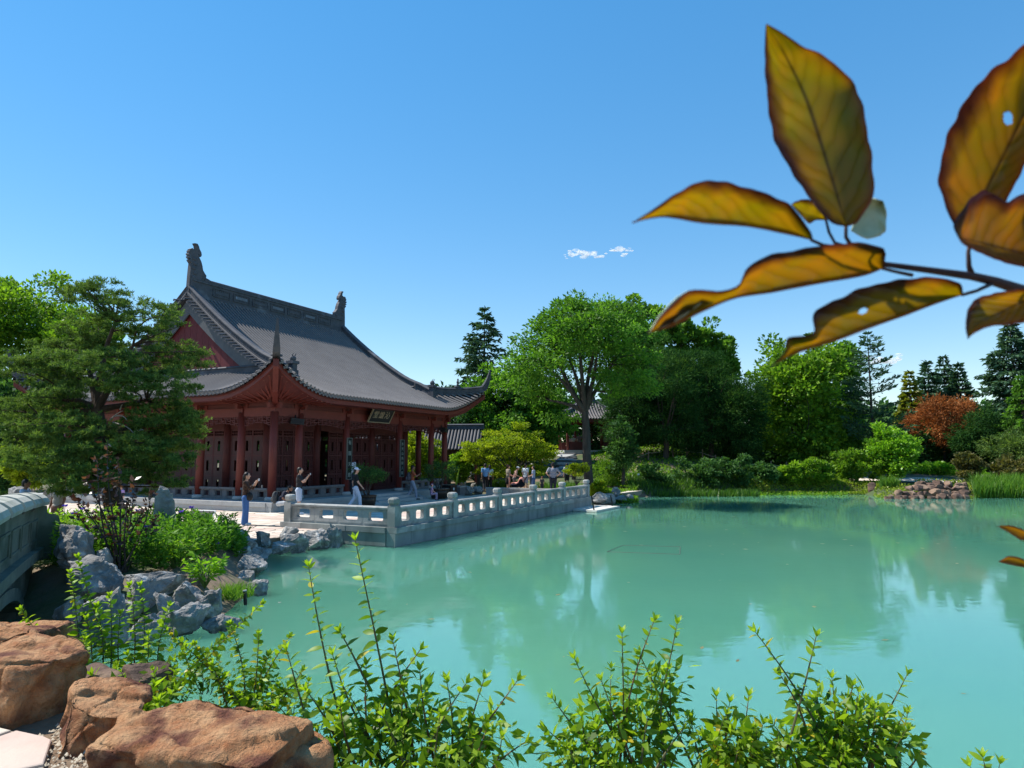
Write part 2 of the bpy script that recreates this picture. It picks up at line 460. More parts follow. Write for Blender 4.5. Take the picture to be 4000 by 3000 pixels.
M_PAVES = [mat('flagstone_sand', (.50,.42,.34), (.60,.52,.43), 1.6, .85, .004, 25, c3=(.44,.33,.26), s3=1.3),
           mat('flagstone_rose', (.47,.34,.28), (.55,.44,.37), 1.6, .85, .004, 25, c3=(.50,.42,.34), s3=1.2),
           mat('flagstone_pale', (.54,.49,.42), (.64,.58,.50), 1.6, .85, .004, 25, c3=(.48,.40,.32), s3=1.4)]
def lay_flags(name, region, cell, z, seed, th=.05):
    b = MB(); n = len(region)
    b.add([(x, y, z-.012) for x, y in region]+[(x, y, z-.3) for x, y in region], [tuple(range(n))]+[(i,(i+1)%n,n+(i+1)%n,n+i) for i in range(n)])
    base = tag(b.build(name, M_JOINT), kind='structure')
    r = random.Random(seed)
    for poly in crazy(region, cell, seed):
        A = abs(sum(poly[i][0]*poly[(i+1)%len(poly)][1]-poly[(i+1)%len(poly)][0]*poly[i][1] for i in range(len(poly))))/2
        if A < .012: continue
        cx = sum(p[0] for p in poly)/len(poly); cy = sum(p[1] for p in poly)/len(poly)
        dz = r.uniform(-.004, .006); m = MB(); k = len(poly)
        vs = [(x-cx, y-cy, -th) for x, y in poly] + [((x-cx)*.985, (y-cy)*.985, dz-.004) for x, y in poly] + [((x-cx)*.955, (y-cy)*.955, dz) for x, y in poly]
        fs = [tuple(range(2*k, 3*k))] + [(s*k+i, s*k+(i+1)%k, (s+1)*k+(i+1)%k, (s+1)*k+i) for s in (0,1) for i in range(k)]
        m.add(vs, fs)
        m.build('flagstone', M_PAVES[r.choice((0,0,1,2,2))], base, loc=(cx, cy, z))
    return base
# crazy paving on the left (plan points, world)
def w2(p): return (p.x, p.y)
lay_flags('flagstone_paving', [(-5.3,20.95), w2(tw(-.06,8.75)), (-12.42,18.5), (-9.0,17.9), (-6.9,18.7)], .62, ZT, 3)
lay_flags('flagstone_walk', [w2(tw(-.06,8.77)), w2(tw(3.8,8.77)), w2(tw(3.8,24)), (-26.3,27.9), (-20,19.8), (-12.44,18.5)], .85, ZT-.004, 4)
# path leading away past the far end of the terrace
lay_flags('garden_path', [w2(tw(17.4,1.0)), w2(tw(30,-.2)), w2(tw(36,3.4)), w2(tw(31,6.6)), w2(tw(17.4,7.4))], 1.0, ZT+.004, 5)
# sawn slabs on the terrace itself, in courses along its length
tp = MB(); tp.box((.1,.12,-.2),(17.35,8.78,-.012))
tpo = tp.build('terrace_paving', M_JOINT); tpo.location = T0 + Vector((0,0,ZT)); tpo.rotation_euler = (0,0,HROT); tag(tpo, kind='structure')
r_ = random.Random(8); y = .16; slab_me = {}
while y < 8.3:
    x = .14; wy = .62
    while x < 17.3:
        L = r_.choice((1.0,1.25,1.5)); L = min(L, 17.3-x)
        if L > .2:
            key = (round(L,2), wy)
            if key not in slab_me:
                b = MB(); b.box((.006,.006,-.05),(L-.006,wy-.006,0)); slab_me[key] = b.mesh('paving_slab')
                slab_me[key].materials.append(M_PAVES[0])
            o = link('paving_slab', slab_me[key], None, tpo, (x, y, r_.uniform(-.002,.003)))
            o.material_slots[0].link = 'OBJECT'; o.material_slots[0].material = M_PAVES[r_.choice((0,0,2,2,1))]
        x += L
    y += wy

# ------------------------------------------------------------------ terrace retaining wall
tr = empty('terrace_wall', T0, HROT, 'stained granite retaining wall of the terrace rising from the pond', 'wall')
def wall_run(L, mk, seed):
    r = random.Random(seed)
    for z0, z1, lmin, lmax, out in ((-.75,.02,1.0,1.7,.0),(.02,.40,.8,1.6,.012),(.40,.57,1.2,1.8,.05)):
        x = 0
        while x < L - 1e-6:
            l = min(r.uniform(lmin, lmax), L - x)
            if L - x - l < .35: l = L - x
            b = MB(); q = out + r.uniform(0,.012); mk(b, x+.004, x+l-.004, z0+.003, z1-.003, q)
            b.build('coping_stone' if z1 > .5 else 'wall_block', M_GRAN if z1 > .5 and r.random() < .3 else M_WALL, tr)
            x += l
wall_run(17.2, lambda b, x0, x1, z0, z1, q: b.box((x0, -q, z0), (x1, .30, z1)), 1)
wall_run(4.1, lambda b, x0, x1, z0, z1, q: b.box((-q, .32+x0, z0), (.30, .32+x1, z1)), 2)
b = MB(); b.box((16.95,.32,-.75),(17.2,7.5,.36)); b.build('end_wall', M_WALL, tr)

# ------------------------------------------------------------------ carved balustrade
ba = empty('stone_balustrade', T0 + Vector((0,0,.57)), HROT, 'pale carved stone balustrade along the terrace edge above the pond', 'balustrade')
def post_mesh():
    b = MB(); w = .135
    b.box((-w,-w,0),(w,w,.62))
    b.add([(-w*.75,-w*.75,.62),(w*.75,-w*.75,.62),(w*.75,w*.75,.62),(-w*.75,w*.75,.62),(-w*.75,-w*.75,.67),(w*.75,-w*.75,.67),(w*.75,w*.75,.67),(-w*.75,w*.75,.67)],
          [(0,1,5,4),(1,2,6,5),(2,3,7,6),(3,0,4,7),(4,5,6,7)])
    return b.mesh('post')
def cap_mesh():
    b = MB(); w = .15
    rings = [(.10,.66),(w,.70),(w+.004,.80),(w-.02,.84),(.09,.86)]
    vs = []; fs = []
    for i, (q, z) in enumerate(rings):
        c = q*.42
        vs += [(-q,-q+c,z),(-q+c,-q,z),(q-c,-q,z),(q,-q+c,z),(q,q-c,z),(q-c,q,z),(-q+c,q,z),(-q,q-c,z)]
    for i in range(len(rings)-1):
        for k in range(8): fs.append((i*8+k, i*8+(k+1)%8, (i+1)*8+(k+1)%8, (i+1)*8+k))
    fs.append(tuple(range(32,40))); b.add(vs, fs)
    return b.mesh('post_cap')
pm, cm = post_mesh(), cap_mesh(); pm.materials.append(M_GRAN); cm.materials.append(M_GRAN)
def panel_mesh(W):
    b = MB(); t = .07; ox, z0, z1 = W*.30, .15, .42
    b.box((-W/2,-t,0),(W/2,t,z0)); b.box((-W/2,-t,z1),(W/2,t,.50))
    b.box((-W/2,-t,z0),(-ox,t,z1)); b.box((ox,-t,z0),(W/2,t,z1))
    for sx in (-1,1):                       # carved notches in the corners of the opening
        for (za, zb) in ((z0,z0+.028),(z1-.028,z1)):
            b.box((min(sx*ox, sx*(ox-.045)),-t*.9,za),(max(sx*ox, sx*(ox-.045)),t*.9,zb))
        b.box((min(sx*ox, sx*(ox-.014)),-t*.9,z0+.028),(max(sx*ox, sx*(ox-.014)),t*.9,z1-.028))
    # moulded handrail and a raised band
    b.add([(-W/2,-t-.035,.50),(W/2,-t-.035,.50),(W/2,-t-.045,.555),(-W/2,-t-.045,.555),(-W/2,t+.035,.50),(W/2,t+.035,.50),(W/2,t+.045,.555),(-W/2,t+.045,.555),
           (-W/2,-t-.01,.59),(W/2,-t-.01,.59),(-W/2,t+.01,.59),(W/2,t+.01,.59)],
          [(0,1,2,3),(4,7,6,5),(3,2,9,8),(7,10,11,6),(8,9,11,10),(0,4,5,1),(0,3,8,10,7,4),(1,5,6,11,9,2)])
    b.box((-W/2+.04,-t-.012,.06),(W/2-.04,-t,.10)); b.box((-W/2+.04,-t-.012,.455),(W/2-.04,-t,.475))
    me = b.mesh('panel'); me.materials.append(M_GRAN)
    return me
def rail(L, n_bays, n_pan, along_x):
    step = L/n_bays; W = (step-.27)/n_pan; pme = panel_mesh(W-.008)
    for i in range(n_bays+1):
        if i == 0 and not along_x: continue
        loc = (i*step+.16, .16, 0) if along_x else (.16, i*step+.16, 0)
        p = link('post', pm, None, ba, loc); link('post_cap', cm, None, p, (0,0,0))
    for i in range(n_bays):
        for k in range(n_pan):
            q = i*step+.16+.135+W*(k+.5)
            o = link('balustrade_panel', pme, None, ba, (q,.16,0) if along_x else (.16,q,0))
            o.rotation_euler = (0,0,0 if along_x else -math.pi/2)
rail(16.75, 5, 4, True)
rail(4.05, 1, 4, False)
# ------------------------------------------------------------------ the hall
HL, HD, OV = 13.7, 14.2, 1.4
hall = empty('temple_hall', H0, HROT, 'red lacquered timber hall with grey tiled hip and gable roof beside the pond', 'hall')
def zr(d): return 5.28 + .36*d + .0310*d*d
RT = HD/2 + OV
GX = 1.0               # outer edge of the main (gabled) slope
GW = 1.35              # gable wall plane
def kk(mx): return max(0.0, 1 - mx/3.8)**2.2
def rpt(x, y, dz=0.0):
    dL, dR, dF, dB = x+OV, HL+OV-x, y+OV, HD+OV-y
    dx, dy = min(dL, dR), min(dF, dB)
    main = GX <= x <= HL-GX
    mn = dy if main else min(dx, dy)
    k = kk(max(dx, dy))
    sx = -1 if dL < dR else 1; sy = -1 if dF < dB else 1
    return Vector((x + sx*.42*k, y + sy*.42*k, zr(mn) + 1.32*k + dz))
def spt(x, y, dz=0.0):  # skirt (side) surface
    dL, dF, dB = x+OV, y+OV, HD+OV-y
    dR = HL+OV-x
    dx, dy = min(dL, dR), min(dF, dB)
    k = kk(max(dx, dy))
    sx = -1 if dL < dR else 1; sy = -1 if dF < dB else 1
    return Vector((x + sx*.42*k, y + sy*.42*k, zr(min(dx, dy)) + 1.32*k + dz))
roof = MB().add([(1,1,5),(1.01,1,5),(1,1.01,5)],[(0,1,2)])  # replaced by the deck below
SP = .235
def half_pipe(b, pts, r, lift=.0):
    n = 5; base = len(b.v)
    pts = [Vector(p) for p in pts]
    for i, p in enumerate(pts):
        d = (pts[min(i+1,len(pts)-1)] - pts[max(i-1,0)]).normalized()
        x = d.cross(Vector((0,0,1))).normalized(); up = x.cross(d)
        for k in range(n):
            a = math.pi*k/(n-1)
            b.v.append(tuple(p + x*math.cos(a)*r + up*(math.sin(a)*r+lift)))
    for i in range(len(pts)-1):
        for k in range(n-1):
            b.f.append((base+i*n+k, base+i*n+k+1, base+(i+1)*n+k+1, base+(i+1)*n+k))
    b.f.append(tuple(base+(len(pts)-1)*n+k for k in range(n)))
    return b
def row_front(b, x, back=False):
    top = RT if GX <= x <= HL-GX else min(x+OV, HL+OV-x)
    if top < .12: return False
    n = 3 + int(top*1.4)
    ds = [top*(1-i/n) for i in range(n+1)]
    f = (lambda d: rpt(x, HD+OV-d, .01)) if back else (lambda d: rpt(x, -OV+d, .01))
    pts = [f(d) for d in ds]
    half_pipe(b, pts, .062, .06)
    e = pts[-1]; dn = (pts[-1]-pts[-2]).normalized(); sd = dn.cross(Vector((0,0,1))).normalized()
    # round tile end and the pointed drip tile next to it
    c = e + dn*.012; vs = [c + sd*math.cos(a)*.072 + Vector((0,0,1))*math.sin(a)*.072 for a in [2*math.pi*i/8 for i in range(8)]]
    b.add(vs, [tuple(range(8))])
    q = e + sd*SP*.5 + dn*.005
    b.add([q - sd*.075, q + sd*.075, q + sd*.04 + Vector((0,0,-.10)), q - sd*.04 + Vector((0,0,-.10))], [(0,1,2,3)])
    return True
def row_side(b, y, right=False):
    top = min(GW+OV, y+OV, HD+OV-y)
    if top < .12: return False
    n = 3 + int(top*1.6)
    f = (lambda d: spt(HL+OV-d, y, .01)) if right else (lambda d: spt(-OV+d, y, .01))
    pts = [f(top*(1-i/n)) for i in range(n+1)]
    half_pipe(b, pts, .062, .06)
    e = pts[-1]; dn = (pts[-1]-pts[-2]).normalized(); sd = dn.cross(Vector((0,0,1))).normalized()
    c = e + dn*.012; vs = [c + sd*math.cos(a)*.072 + Vector((0,0,1))*math.sin(a)*.072 for a in [2*math.pi*i/8 for i in range(8)]]
    b.add(vs, [tuple(range(8))])
    q = e + sd*SP*.5 + dn*.005
    b.add([q - sd*.075, q + sd*.075, q + sd*.04 + Vector((0,0,-.10)), q - sd*.04 + Vector((0,0,-.10))], [(0,1,2,3)])
    return True
def deck_strip(b, lines):
    # lines: list of point lists with equal counts
    base = len(b.v); n = len(lines[0])
    for l in lines: b.v.extend([tuple(p) for p in l])
    for i in range(len(lines)-1):
        for k in range(n-1): b.f.append((base+i*n+k, base+(i+1)*n+k, base+(i+1)*n+k+1, base+i*n+k+1))
def front_lines(dz, dmax, back, xs, n=14):
    out = []
    for x in xs:
        top = RT if GX <= x <= HL-GX else min(x+OV, HL+OV-x)
        top = min(max(top, 0), dmax)
        out.append([rpt(x, (HD+OV-top*k/n) if back else (-OV+top*k/n), dz) for k in range(n+1)])
    return out
def side_lines(dz, dmax, right, ys, n=8):
    out = []
    for y in ys:
        top = min(max(min(y+OV, HD+OV-y), 0), GW+OV, dmax)
        out.append([spt((HL+OV-top*k/n) if right else (-OV+top*k/n), y, dz) for k in range(n+1)])
    return out
def lin(a, b, n): return [a+(b-a)*i/n for i in range(n+1)]
b = MB()
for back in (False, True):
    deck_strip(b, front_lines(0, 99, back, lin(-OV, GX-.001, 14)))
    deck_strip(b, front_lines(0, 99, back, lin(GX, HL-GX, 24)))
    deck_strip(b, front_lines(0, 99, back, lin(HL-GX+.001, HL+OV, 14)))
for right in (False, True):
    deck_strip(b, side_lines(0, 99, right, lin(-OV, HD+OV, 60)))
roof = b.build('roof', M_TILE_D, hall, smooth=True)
# rows of barrel tiles
x = -OV + .1
while x < HL+OV-.05:
    m = MB()
    if row_front(m, x): m.build('tile_row', M_TILE, roof)
    x += SP
y = -OV + .1
while y < HD+OV-.05:
    m = MB()
    if row_side(m, y): m.build('tile_row', M_TILE, roof)
    y += SP
m = MB(); x = -OV+.1
while x < HL+OV-.05: row_front(m, x, True); x += SP
y = -OV+.1
while y < HD+OV-.05: row_side(m, y, True); y += SP
m.build('rear_tile_rows', M_TILE, roof, smooth=True, kind='stuff')
# soffit boarding, eave boards, rafters
b = MB()
for back in (False, True):
    deck_strip(b, front_lines(-.13, 2.3, back, lin(-OV, HL+OV, 60), 5))
for right in (False, True):
    deck_strip(b, side_lines(-.13, 2.3, right, lin(-OV, HD+OV, 60), 5))
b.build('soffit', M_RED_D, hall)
# boarded eaves: from the purlins out to the foot of the eave boards
for side in 'fblr':
    b = MB(); rows = []
    if side in 'fb':
        for x in lin(-OV+.12, HL+OV-.12, 64):
            e = rpt(x, -OV+.14 if side == 'f' else HD+OV-.14, -.30); xc = min(max(x, 0), HL); yi = -.06 if side == 'f' else HD+.06
            a = Vector((xc, yi, 5.12)); rows.append([a.lerp(e, k/4) + Vector((0,0,-.10*math.sin(math.pi*k/4))) for k in range(5)])
    else:
        for y in lin(-OV+.12, HD+OV-.12, 64):
            e = spt(-OV+.14 if side == 'l' else HL+OV-.14, y, -.30); yc = min(max(y, 0), HD); xi = -.06 if side == 'l' else HL+.06
            a = Vector((xi, yc, 5.12)); rows.append([a.lerp(e, k/4) + Vector((0,0,-.10*math.sin(math.pi*k/4))) for k in range(5)])
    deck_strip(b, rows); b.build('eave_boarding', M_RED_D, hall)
def eave_board(name, pts, h, t, drop):
    m = MB()
    m.sweep([p + Vector((0,0,-drop)) for p in pts], [(-t/2,-h),(t/2,-h),(t/2,0),(-t/2,0)])
    return m.build(name, M_RED, hall)
eave_board('eave_board', [rpt(x, -OV+.10) for x in lin(-OV+.02, HL+OV-.02, 70)], .27, .06, .085)
eave_board('eave_board', [rpt(x, HD+OV-.10) for x in lin(-OV+.02, HL+OV-.02, 70)], .27, .06, .085)
eave_board('eave_board', [spt(-OV+.10, y) for y in lin(-OV+.02, HD+OV-.02, 70)], .27, .06, .087)
eave_board('eave_board', [spt(HL+OV-.10, y) for y in lin(-OV+.02, HD+OV-.02, 70)], .27, .06, .087)
for i in range(12):
    for flip in (0, 1):
        u_ = -OV+.35+i*.30
        e = (rpt(u_, -OV+.30, -.37) if flip == 0 else spt(-OV+.30, u_, -.37)); c_ = max(u_, 0)*.9+.04
        a = Vector((c_, -.08, 5.02)) if flip == 0 else Vector((-.08, c_, 5.02))
        m = MB(); m.bar(a.lerp(e,.25)+Vector((0,0,-.08)), e, .085, .10); m.build('rafter', M_RED, hall)
        m = MB(); m.bar(e, e+(e-a).normalized()*.012, .086, .101); m.build('rafter_end', mat('rafter_end_paint',(.30,.17,.14),None), hall)
# ------------------------------------------------------------------ ridges
m = MB(); zR = zr(RT) - .12; HRG = 1.05
m.box((GX+.1, HD/2-.13, zR),(HL-GX-.1, HD/2+.13, zR+HRG-.10))
ridge = m.build('main_ridge', M_RIDGE, roof)
m = MB()
for z0, z1, w in ((zR,zR+.16,.21),(zR+.17,zR+.22,.16),(zR+HRG-.22,zR+HRG-.16,.17)):
    m.box((GX+.2, HD/2-w, z0),(HL-GX-.2, HD/2+w, z1))
m.tube([(GX+.3,HD/2,zR+HRG-.06),(HL-GX-.3,HD/2,zR+HRG-.06)], .12, 10)
m.build('ridge_moulding', M_RIDGE, ridge)
npan = 7; pw = (HL-2*GX-2.6)/npan
M_RPAN = mat('ridge_panel', (.12,.13,.15), (.17,.185,.22), 5, .6, .008, 25, c3=(.34,.40,.48), s3=1.5, w3=(.62,.78))
for i in range(npan):
    xc = GX + 1.3 + pw*(i+.5)
    m = MB()
    m.box((xc-pw*.42, HD/2-.165, zR+.30),(xc+pw*.42, HD/2-.131, zR+.34)); m.box((xc-pw*.42, HD/2-.165, zR+.70),(xc+pw*.42, HD/2-.131, zR+.74))
    m.box((xc-pw*.42, HD/2-.165, zR+.34),(xc-pw*.39, HD/2-.131, zR+.70)); m.box((xc+pw*.39, HD/2-.165, zR+.34),(xc+pw*.42, HD/2-.131, zR+.70))
    for k in range(9):                                   # pierced fret along the top and bottom of the panel
        xx = xc - pw*.36 + pw*.72*k/8
        m.tube([(xx, HD/2-.15, zR+.40),(xx, HD/2-.13, zR+.40)], .028, 6); m.tube([(xx, HD/2-.15, zR+.645),(xx, HD/2-.13, zR+.645)], .028, 6)
    p = m.build('ridge_panel', M_RIDGE, ridge)
    m = MB(); m.box((xc-pw*.30, HD/2-.15, zR+.45),(xc+pw*.30, HD/2-.132, zR+.60)); m.build('relief', M_RPAN if i % 2 else M_RIDGE, p)
OWL = [(345,930),(352,700),(365,480),(330,445),(325,425),(352,410),(314,395),(312,370),(345,372),(305,335),(308,315),(345,322),(318,285),(322,262),(345,265),(335,240),(352,228),(372,212),(400,228),(455,205),(445,150),(415,112),(470,108),(500,150),(512,190),(550,240),(560,290),(545,325),(520,312),(503,278),(490,288),(510,330),(560,410),(585,480),(600,550),(640,600),(672,632),(665,672),(735,690),(765,705),(735,740),(745,800),(760,930),(770,1075),(345,1075)]
for s, x0 in ((1, GX+.02), (-1, HL-GX-.02)):
    m = MB(); pts = [((q-345)*.0030, (930-r)*.00285) for q, r in OWL]
    if s < 0: pts = [(-a, h) for a, h in reversed(pts)]
    m.prism(pts, (x0, HD/2, zR+.42), (1,0,0), (0,0,1), .22)
    o = m.build('ridge_beast', M_RIDGE, roof)
    m = MB()                                             # carved scales and eye
    for k in range(5): m.ell((x0+s*(.22+.08*(k%2)), HD/2-.11, zR+1.0+.24*k), (.13,.03,.10), 8, 5)
    m.build('scale_carving', M_RIDGE, o, smooth=True, kind='stuff')
    m = MB(); m.ell((x0+s*.85, HD/2-.11, zR+1.10), (.09,.05,.09), 8, 6); m.build('eye', M_RIDGE, o, smooth=True)
def ridge_prof(w, h): return [(-w*.62,0),(w*.62,0),(w*.62,h*.22),(w*.45,h*.26),(w*.45,h*.72),(w*.6,h*.76),(w*.6,h*.84),(w*.35,h),(-w*.35,h),(-w*.6,h*.84),(-w*.6,h*.76),(-w*.45,h*.72),(-w*.45,h*.26),(-w*.62,h*.22)]
def beast(parent, p, k=1.0, lean=0):
    m = MB()
    m.box((p[0]-.2*k, p[1]-.2*k, p[2]-.1),(p[0]+.2*k, p[1]+.2*k, p[2]+.42*k))
    m.box((p[0]-.15*k, p[1]-.15*k, p[2]+.42*k),(p[0]+.15*k, p[1]+.15*k, p[2]+.72*k))
    m.box((p[0]-.22*k, p[1]-.22*k, p[2]+.72*k),(p[0]+.22*k, p[1]+.22*k, p[2]+.86*k))
    m.ell((p[0], p[1], p[2]+.98*k), (.16*k,.16*k,.16*k), 8, 6)
    for s in (-1, 1): m.tube([(p[0]+s*.05*k, p[1], p[2]+1.05*k),(p[0]+s*.1*k, p[1]-.06*k, p[2]+1.16*k),(p[0]+s*.07*k, p[1]-.14*k, p[2]+1.24*k)], [.03*k,.025*k,.01*k], 6)
    return m.build('ridge_beast', M_RIDGE, parent)
def figure(parent, p):
    m = MB(); m.box((p[0]-.22,p[1]-.12,p[2]),(p[0]+.22,p[1]+.12,p[2]+.09))
    m.tube([(p[0]-.12,p[1],p[2]+.08),(p[0],p[1],p[2]+.28)], [.045,.06], 6); m.tube([(p[0]+.12,p[1],p[2]+.08),(p[0],p[1],p[2]+.28)], [.045,.06], 6)
    m.ell((p[0],p[1],p[2]+.34),(.09,.08,.12),8,6); m.ell((p[0]+.02,p[1],p[2]+.5),(.06,.06,.08),8,6)
    return m.build('ridge_figure', M_RIDGE, parent, smooth=True)
for fx in (0, 1):
    for by in (0, 1):
        X = GX+.18 if fx == 0 else HL-GX-.18
        f = lambda d: rpt(X, -OV+d if by == 0 else HD+OV-d)
        pts = [f(d) for d in lin(RT-.05, 1.75, 18)]
        m = MB(); m.sweep(pts, ridge_prof(.30,.55)); vr = m.build('vertical_ridge', M_RIDGE, roof)
        # little pierced openings along the ridge side
        m = MB()
        for i in range(40):
            q = f(RT-.6-(RT-2.6)*i/39)
            for s in (-1, 1): m.cbox((q.x+s*.135, q.y, q.z+.30),(.012,.05,.06))
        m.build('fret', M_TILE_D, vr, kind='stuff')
        # verge tiles along the gable edge
        for i in range(26):
            d = RT-.35-(RT-2.9)*i/25; q = f(d); s = -1 if fx == 0 else 1
            m = MB(); half_pipe(m, [Vector((q.x, q.y, q.z+.04)), Vector((q.x+s*.60, q.y, q.z-.05))], .065)
            m.add([(q.x+s*.605, q.y+.07*math.cos(a), q.z-.04+.07*math.sin(a)) for a in [2*math.pi*j/8 for j in range(8)]], [tuple(range(8))])
            m.build('verge_tile', M_RIDGE, vr)
        beast(vr, tuple(f(1.62) + Vector((0,0,0))), .92)
        # hip ridge with its upturned horn
        sx, sy = (-1 if fx == 0 else 1), (-1 if by == 0 else 1)
        def hp(d):
            xx = -OV+d if fx == 0 else HL+OV-d; yy = -OV+d if by == 0 else HD+OV-d
            return spt(xx, yy)
        pts = [hp(d) for d in lin(2.75, .12, 12)]; c = hp(0.0)
        scl = [1.0]*9 + [.98,.95,.92,.9]
        for (o_, z_, k_) in ((.02,.10,.88),(.10,.30,.80),(.16,.55,.66),(.21,.85,.5),(.235,1.15,.34),(.245,1.40,.2)):
            pts.append(Vector((c.x+sx*o_, c.y+sy*o_, c.z+z_))); scl.append(k_)
        m = MB(); m.sweep(pts, ridge_prof(.26,.46), scales=scl); hr = m.build('hip_ridge', M_RIDGE, roof)
        q = hp(1.05); figure(hr, (q.x, q.y, q.z+.45))
        # corner (hip) rafter under the horn
        m = MB(); a = Vector((0 if fx == 0 else HL, 0 if by == 0 else HD, 4.95)); e = c + Vector((-sx*.05,-sy*.05,-.30))
        mid = (a+e)/2 + Vector((0,0,-.22))
        m.sweep([a + Vector((-sx*.5,-sy*.5,.25)), a, mid, e], [(-.11,-.15),(.11,-.15),(.11,.15),(-.11,.15)]); m.build('hip_rafter', M_RED, hall)
# ------------------------------------------------------------------ gables
for fx in (0, 1):
    X = GW if fx == 0 else HL-GW; s = -1 if fx == 0 else 1; XB = GX+.22 if fx == 0 else HL-GX-.22
    zb = zr(GW+OV)
    y0, n = 1.45, 26
    pwid = (HD-2*y0)/n
    m = MB(); poly = [(y0, zb+.2)] + [(yy, zr(min(yy, HD-yy)+OV)-.12) for yy in lin(y0, HD-y0, 30)] + [(HD-y0, zb+.2)]
    m.prism(poly, (X-s*.05,0,0), (0,1,0), (0,0,1), .04); g = m.build('gable_wall', M_GABLE, hall)
    for i in range(n):
        ya, yb = y0+pwid*i+.006, y0+pwid*(i+1)-.006
        za, zc = zr(min(ya,HD-ya)+OV)-.16, zr(min(yb,HD-yb)+OV)-.16
        if max(za,zc) < zb+.35: continue
        m = MB(); m.prism([(ya,zb+.2),(yb,zb+.2),(yb,max(zc,zb+.21)),(ya,max(za,zb+.21))], (X+s*.0,0,0), (0,1,0), (0,0,1), .03); m.build('plank', M_GABLE, g)
    m = MB()
    for side in (0, 1):
        pts = [Vector((XB, (yy if side == 0 else HD-yy), zr(yy+OV)-.10)) for yy in lin(1.2, HD/2, 14)]
        vs = []
        for p in pts: vs += [(p.x-.03, p.y, p.z),(p.x+.03, p.y, p.z),(p.x+.03, p.y, p.z-.85),(p.x-.03, p.y, p.z-.85)]
        fs = [(i*4+k, i*4+(k+1)%4, (i+1)*4+(k+1)%4, (i+1)*4+k) for i in range(14) for k in range(4)] + [(0,1,2,3),(56,57,58,59)]
        m.add(vs, fs)
    m.build('barge_board', M_PLAST, hall)
    m = MB(); m.box((X-.02 if fx == 0 else X-.26, 1.5, zb-.05),(X+.26-.28*(1) if fx == 0 else X+.02, HD-1.5, zb+.16)) if False else None
    m.sweep([Vector((X+s*.10, 1.35, zb-.04)), Vector((X+s*.10, HD-1.35, zb-.04))], ridge_prof(.30,.36)); m.build('skirt_ridge', M_RIDGE, roof)
# ------------------------------------------------------------------ columns, beams
XS = [0,1.49,4.67,9.03,12.21,HL]; YS = [0,1.87,4.37,HD-4.37,HD-1.87,HD]
cb = MB(); cb.tube([(0,0,.14),(0,0,3.75)], [.175,.165], 18); cme = cb.mesh('column', True); cme.materials.append(M_RED)
bb = MB(); bb.tube([(0,0,0),(0,0,.05),(0,0,.14),(0,0,.17)], [.25,.28,.27,.20], 16); bme = bb.mesh('column_base', True); bme.materials.append(M_STEP)
br = MB()
br.box((-.13,-.13,3.75),(.13,.13,3.95)); br.box((-.36,-.07,3.90),(.36,.07,4.04)); br.box((-.07,-.36,3.905),(.07,.36,4.035))
for q in (-.3,.3): br.box((q-.08,-.09,4.04),(q+.08,.09,4.13)); br.box((-.09,q-.08,4.042),(.09,q+.08,4.128))
brme = br.mesh('bracket'); brme.materials.append(M_RED)
def column(x, y, bracket=True):
    c = link('column', cme, None, hall, (x,y,ZP)); link('column_base', bme, None, c)
    if bracket: link('bracket', brme, None, c)
for x in XS:
    for y in (0, HD): column(x, y)
for y in YS[1:-1]:
    for x in (0, HL): column(x, y)
icb = MB(); icb.tube([(0,0,.0),(0,0,4.3)], [.21,.20], 18); icme = icb.mesh('inner_column', True); icme.materials.append(M_RED_D)
IX0, IX1, IY0, IY1 = XS[1], XS[4], YS[1], YS[4]
for x in XS[1:5]:
    for y in (IY0, IY1): link('inner_column', icme, None, hall, (x,y,ZP))
for y in YS[2:4]:
    for x in (IX0, IX1): link('inner_column', icme, None, hall, (x,y,ZP))
def beam_run(a, b_, z0, z1, t, name='beam', mt=None):
    m = MB(); d = Vector(b_)-Vector(a)
    m.bar(Vector(a)+Vector((0,0,(z0+z1)/2)), Vector(b_)+Vector((0,0,(z0+z1)/2)), t, z1-z0)
    return m.build(name, mt or M_RED, hall)
def runs():
    for xa, xb in zip(XS, XS[1:]):
        yield (xa+.165,0,0),(xb-.165,0,0),'f'; yield (xa+.165,HD,0),(xb-.165,HD,0),'b'
    for ya, yb in zip(YS, YS[1:]):
        yield (0,ya+.165,0),(0,yb-.165,0),'l'; yield (HL,ya+.165,0),(HL,yb-.165,0),'r'
for a, b_, w in runs():
    beam_run(a, b_, 4.36, 4.72, .15)
for a, b_ in (((-.3,0,0),(HL+.3,0,0)),((-.3,HD,0),(HL+.3,HD,0))): beam_run(a, b_, 4.92, 5.20, .18, 'eave_purlin'); beam_run(a, b_, 4.722, 4.918, .07, 'frieze_board', M_RED_D)
for a, b_ in (((0,-.3,0),(0,HD+.3,0)),((HL,-.3,0),(HL,HD+.3,0))): beam_run(a, b_, 4.93, 5.19, .17, 'eave_purlin'); beam_run(a, b_, 4.724, 4.916, .068, 'frieze_board', M_RED_D)
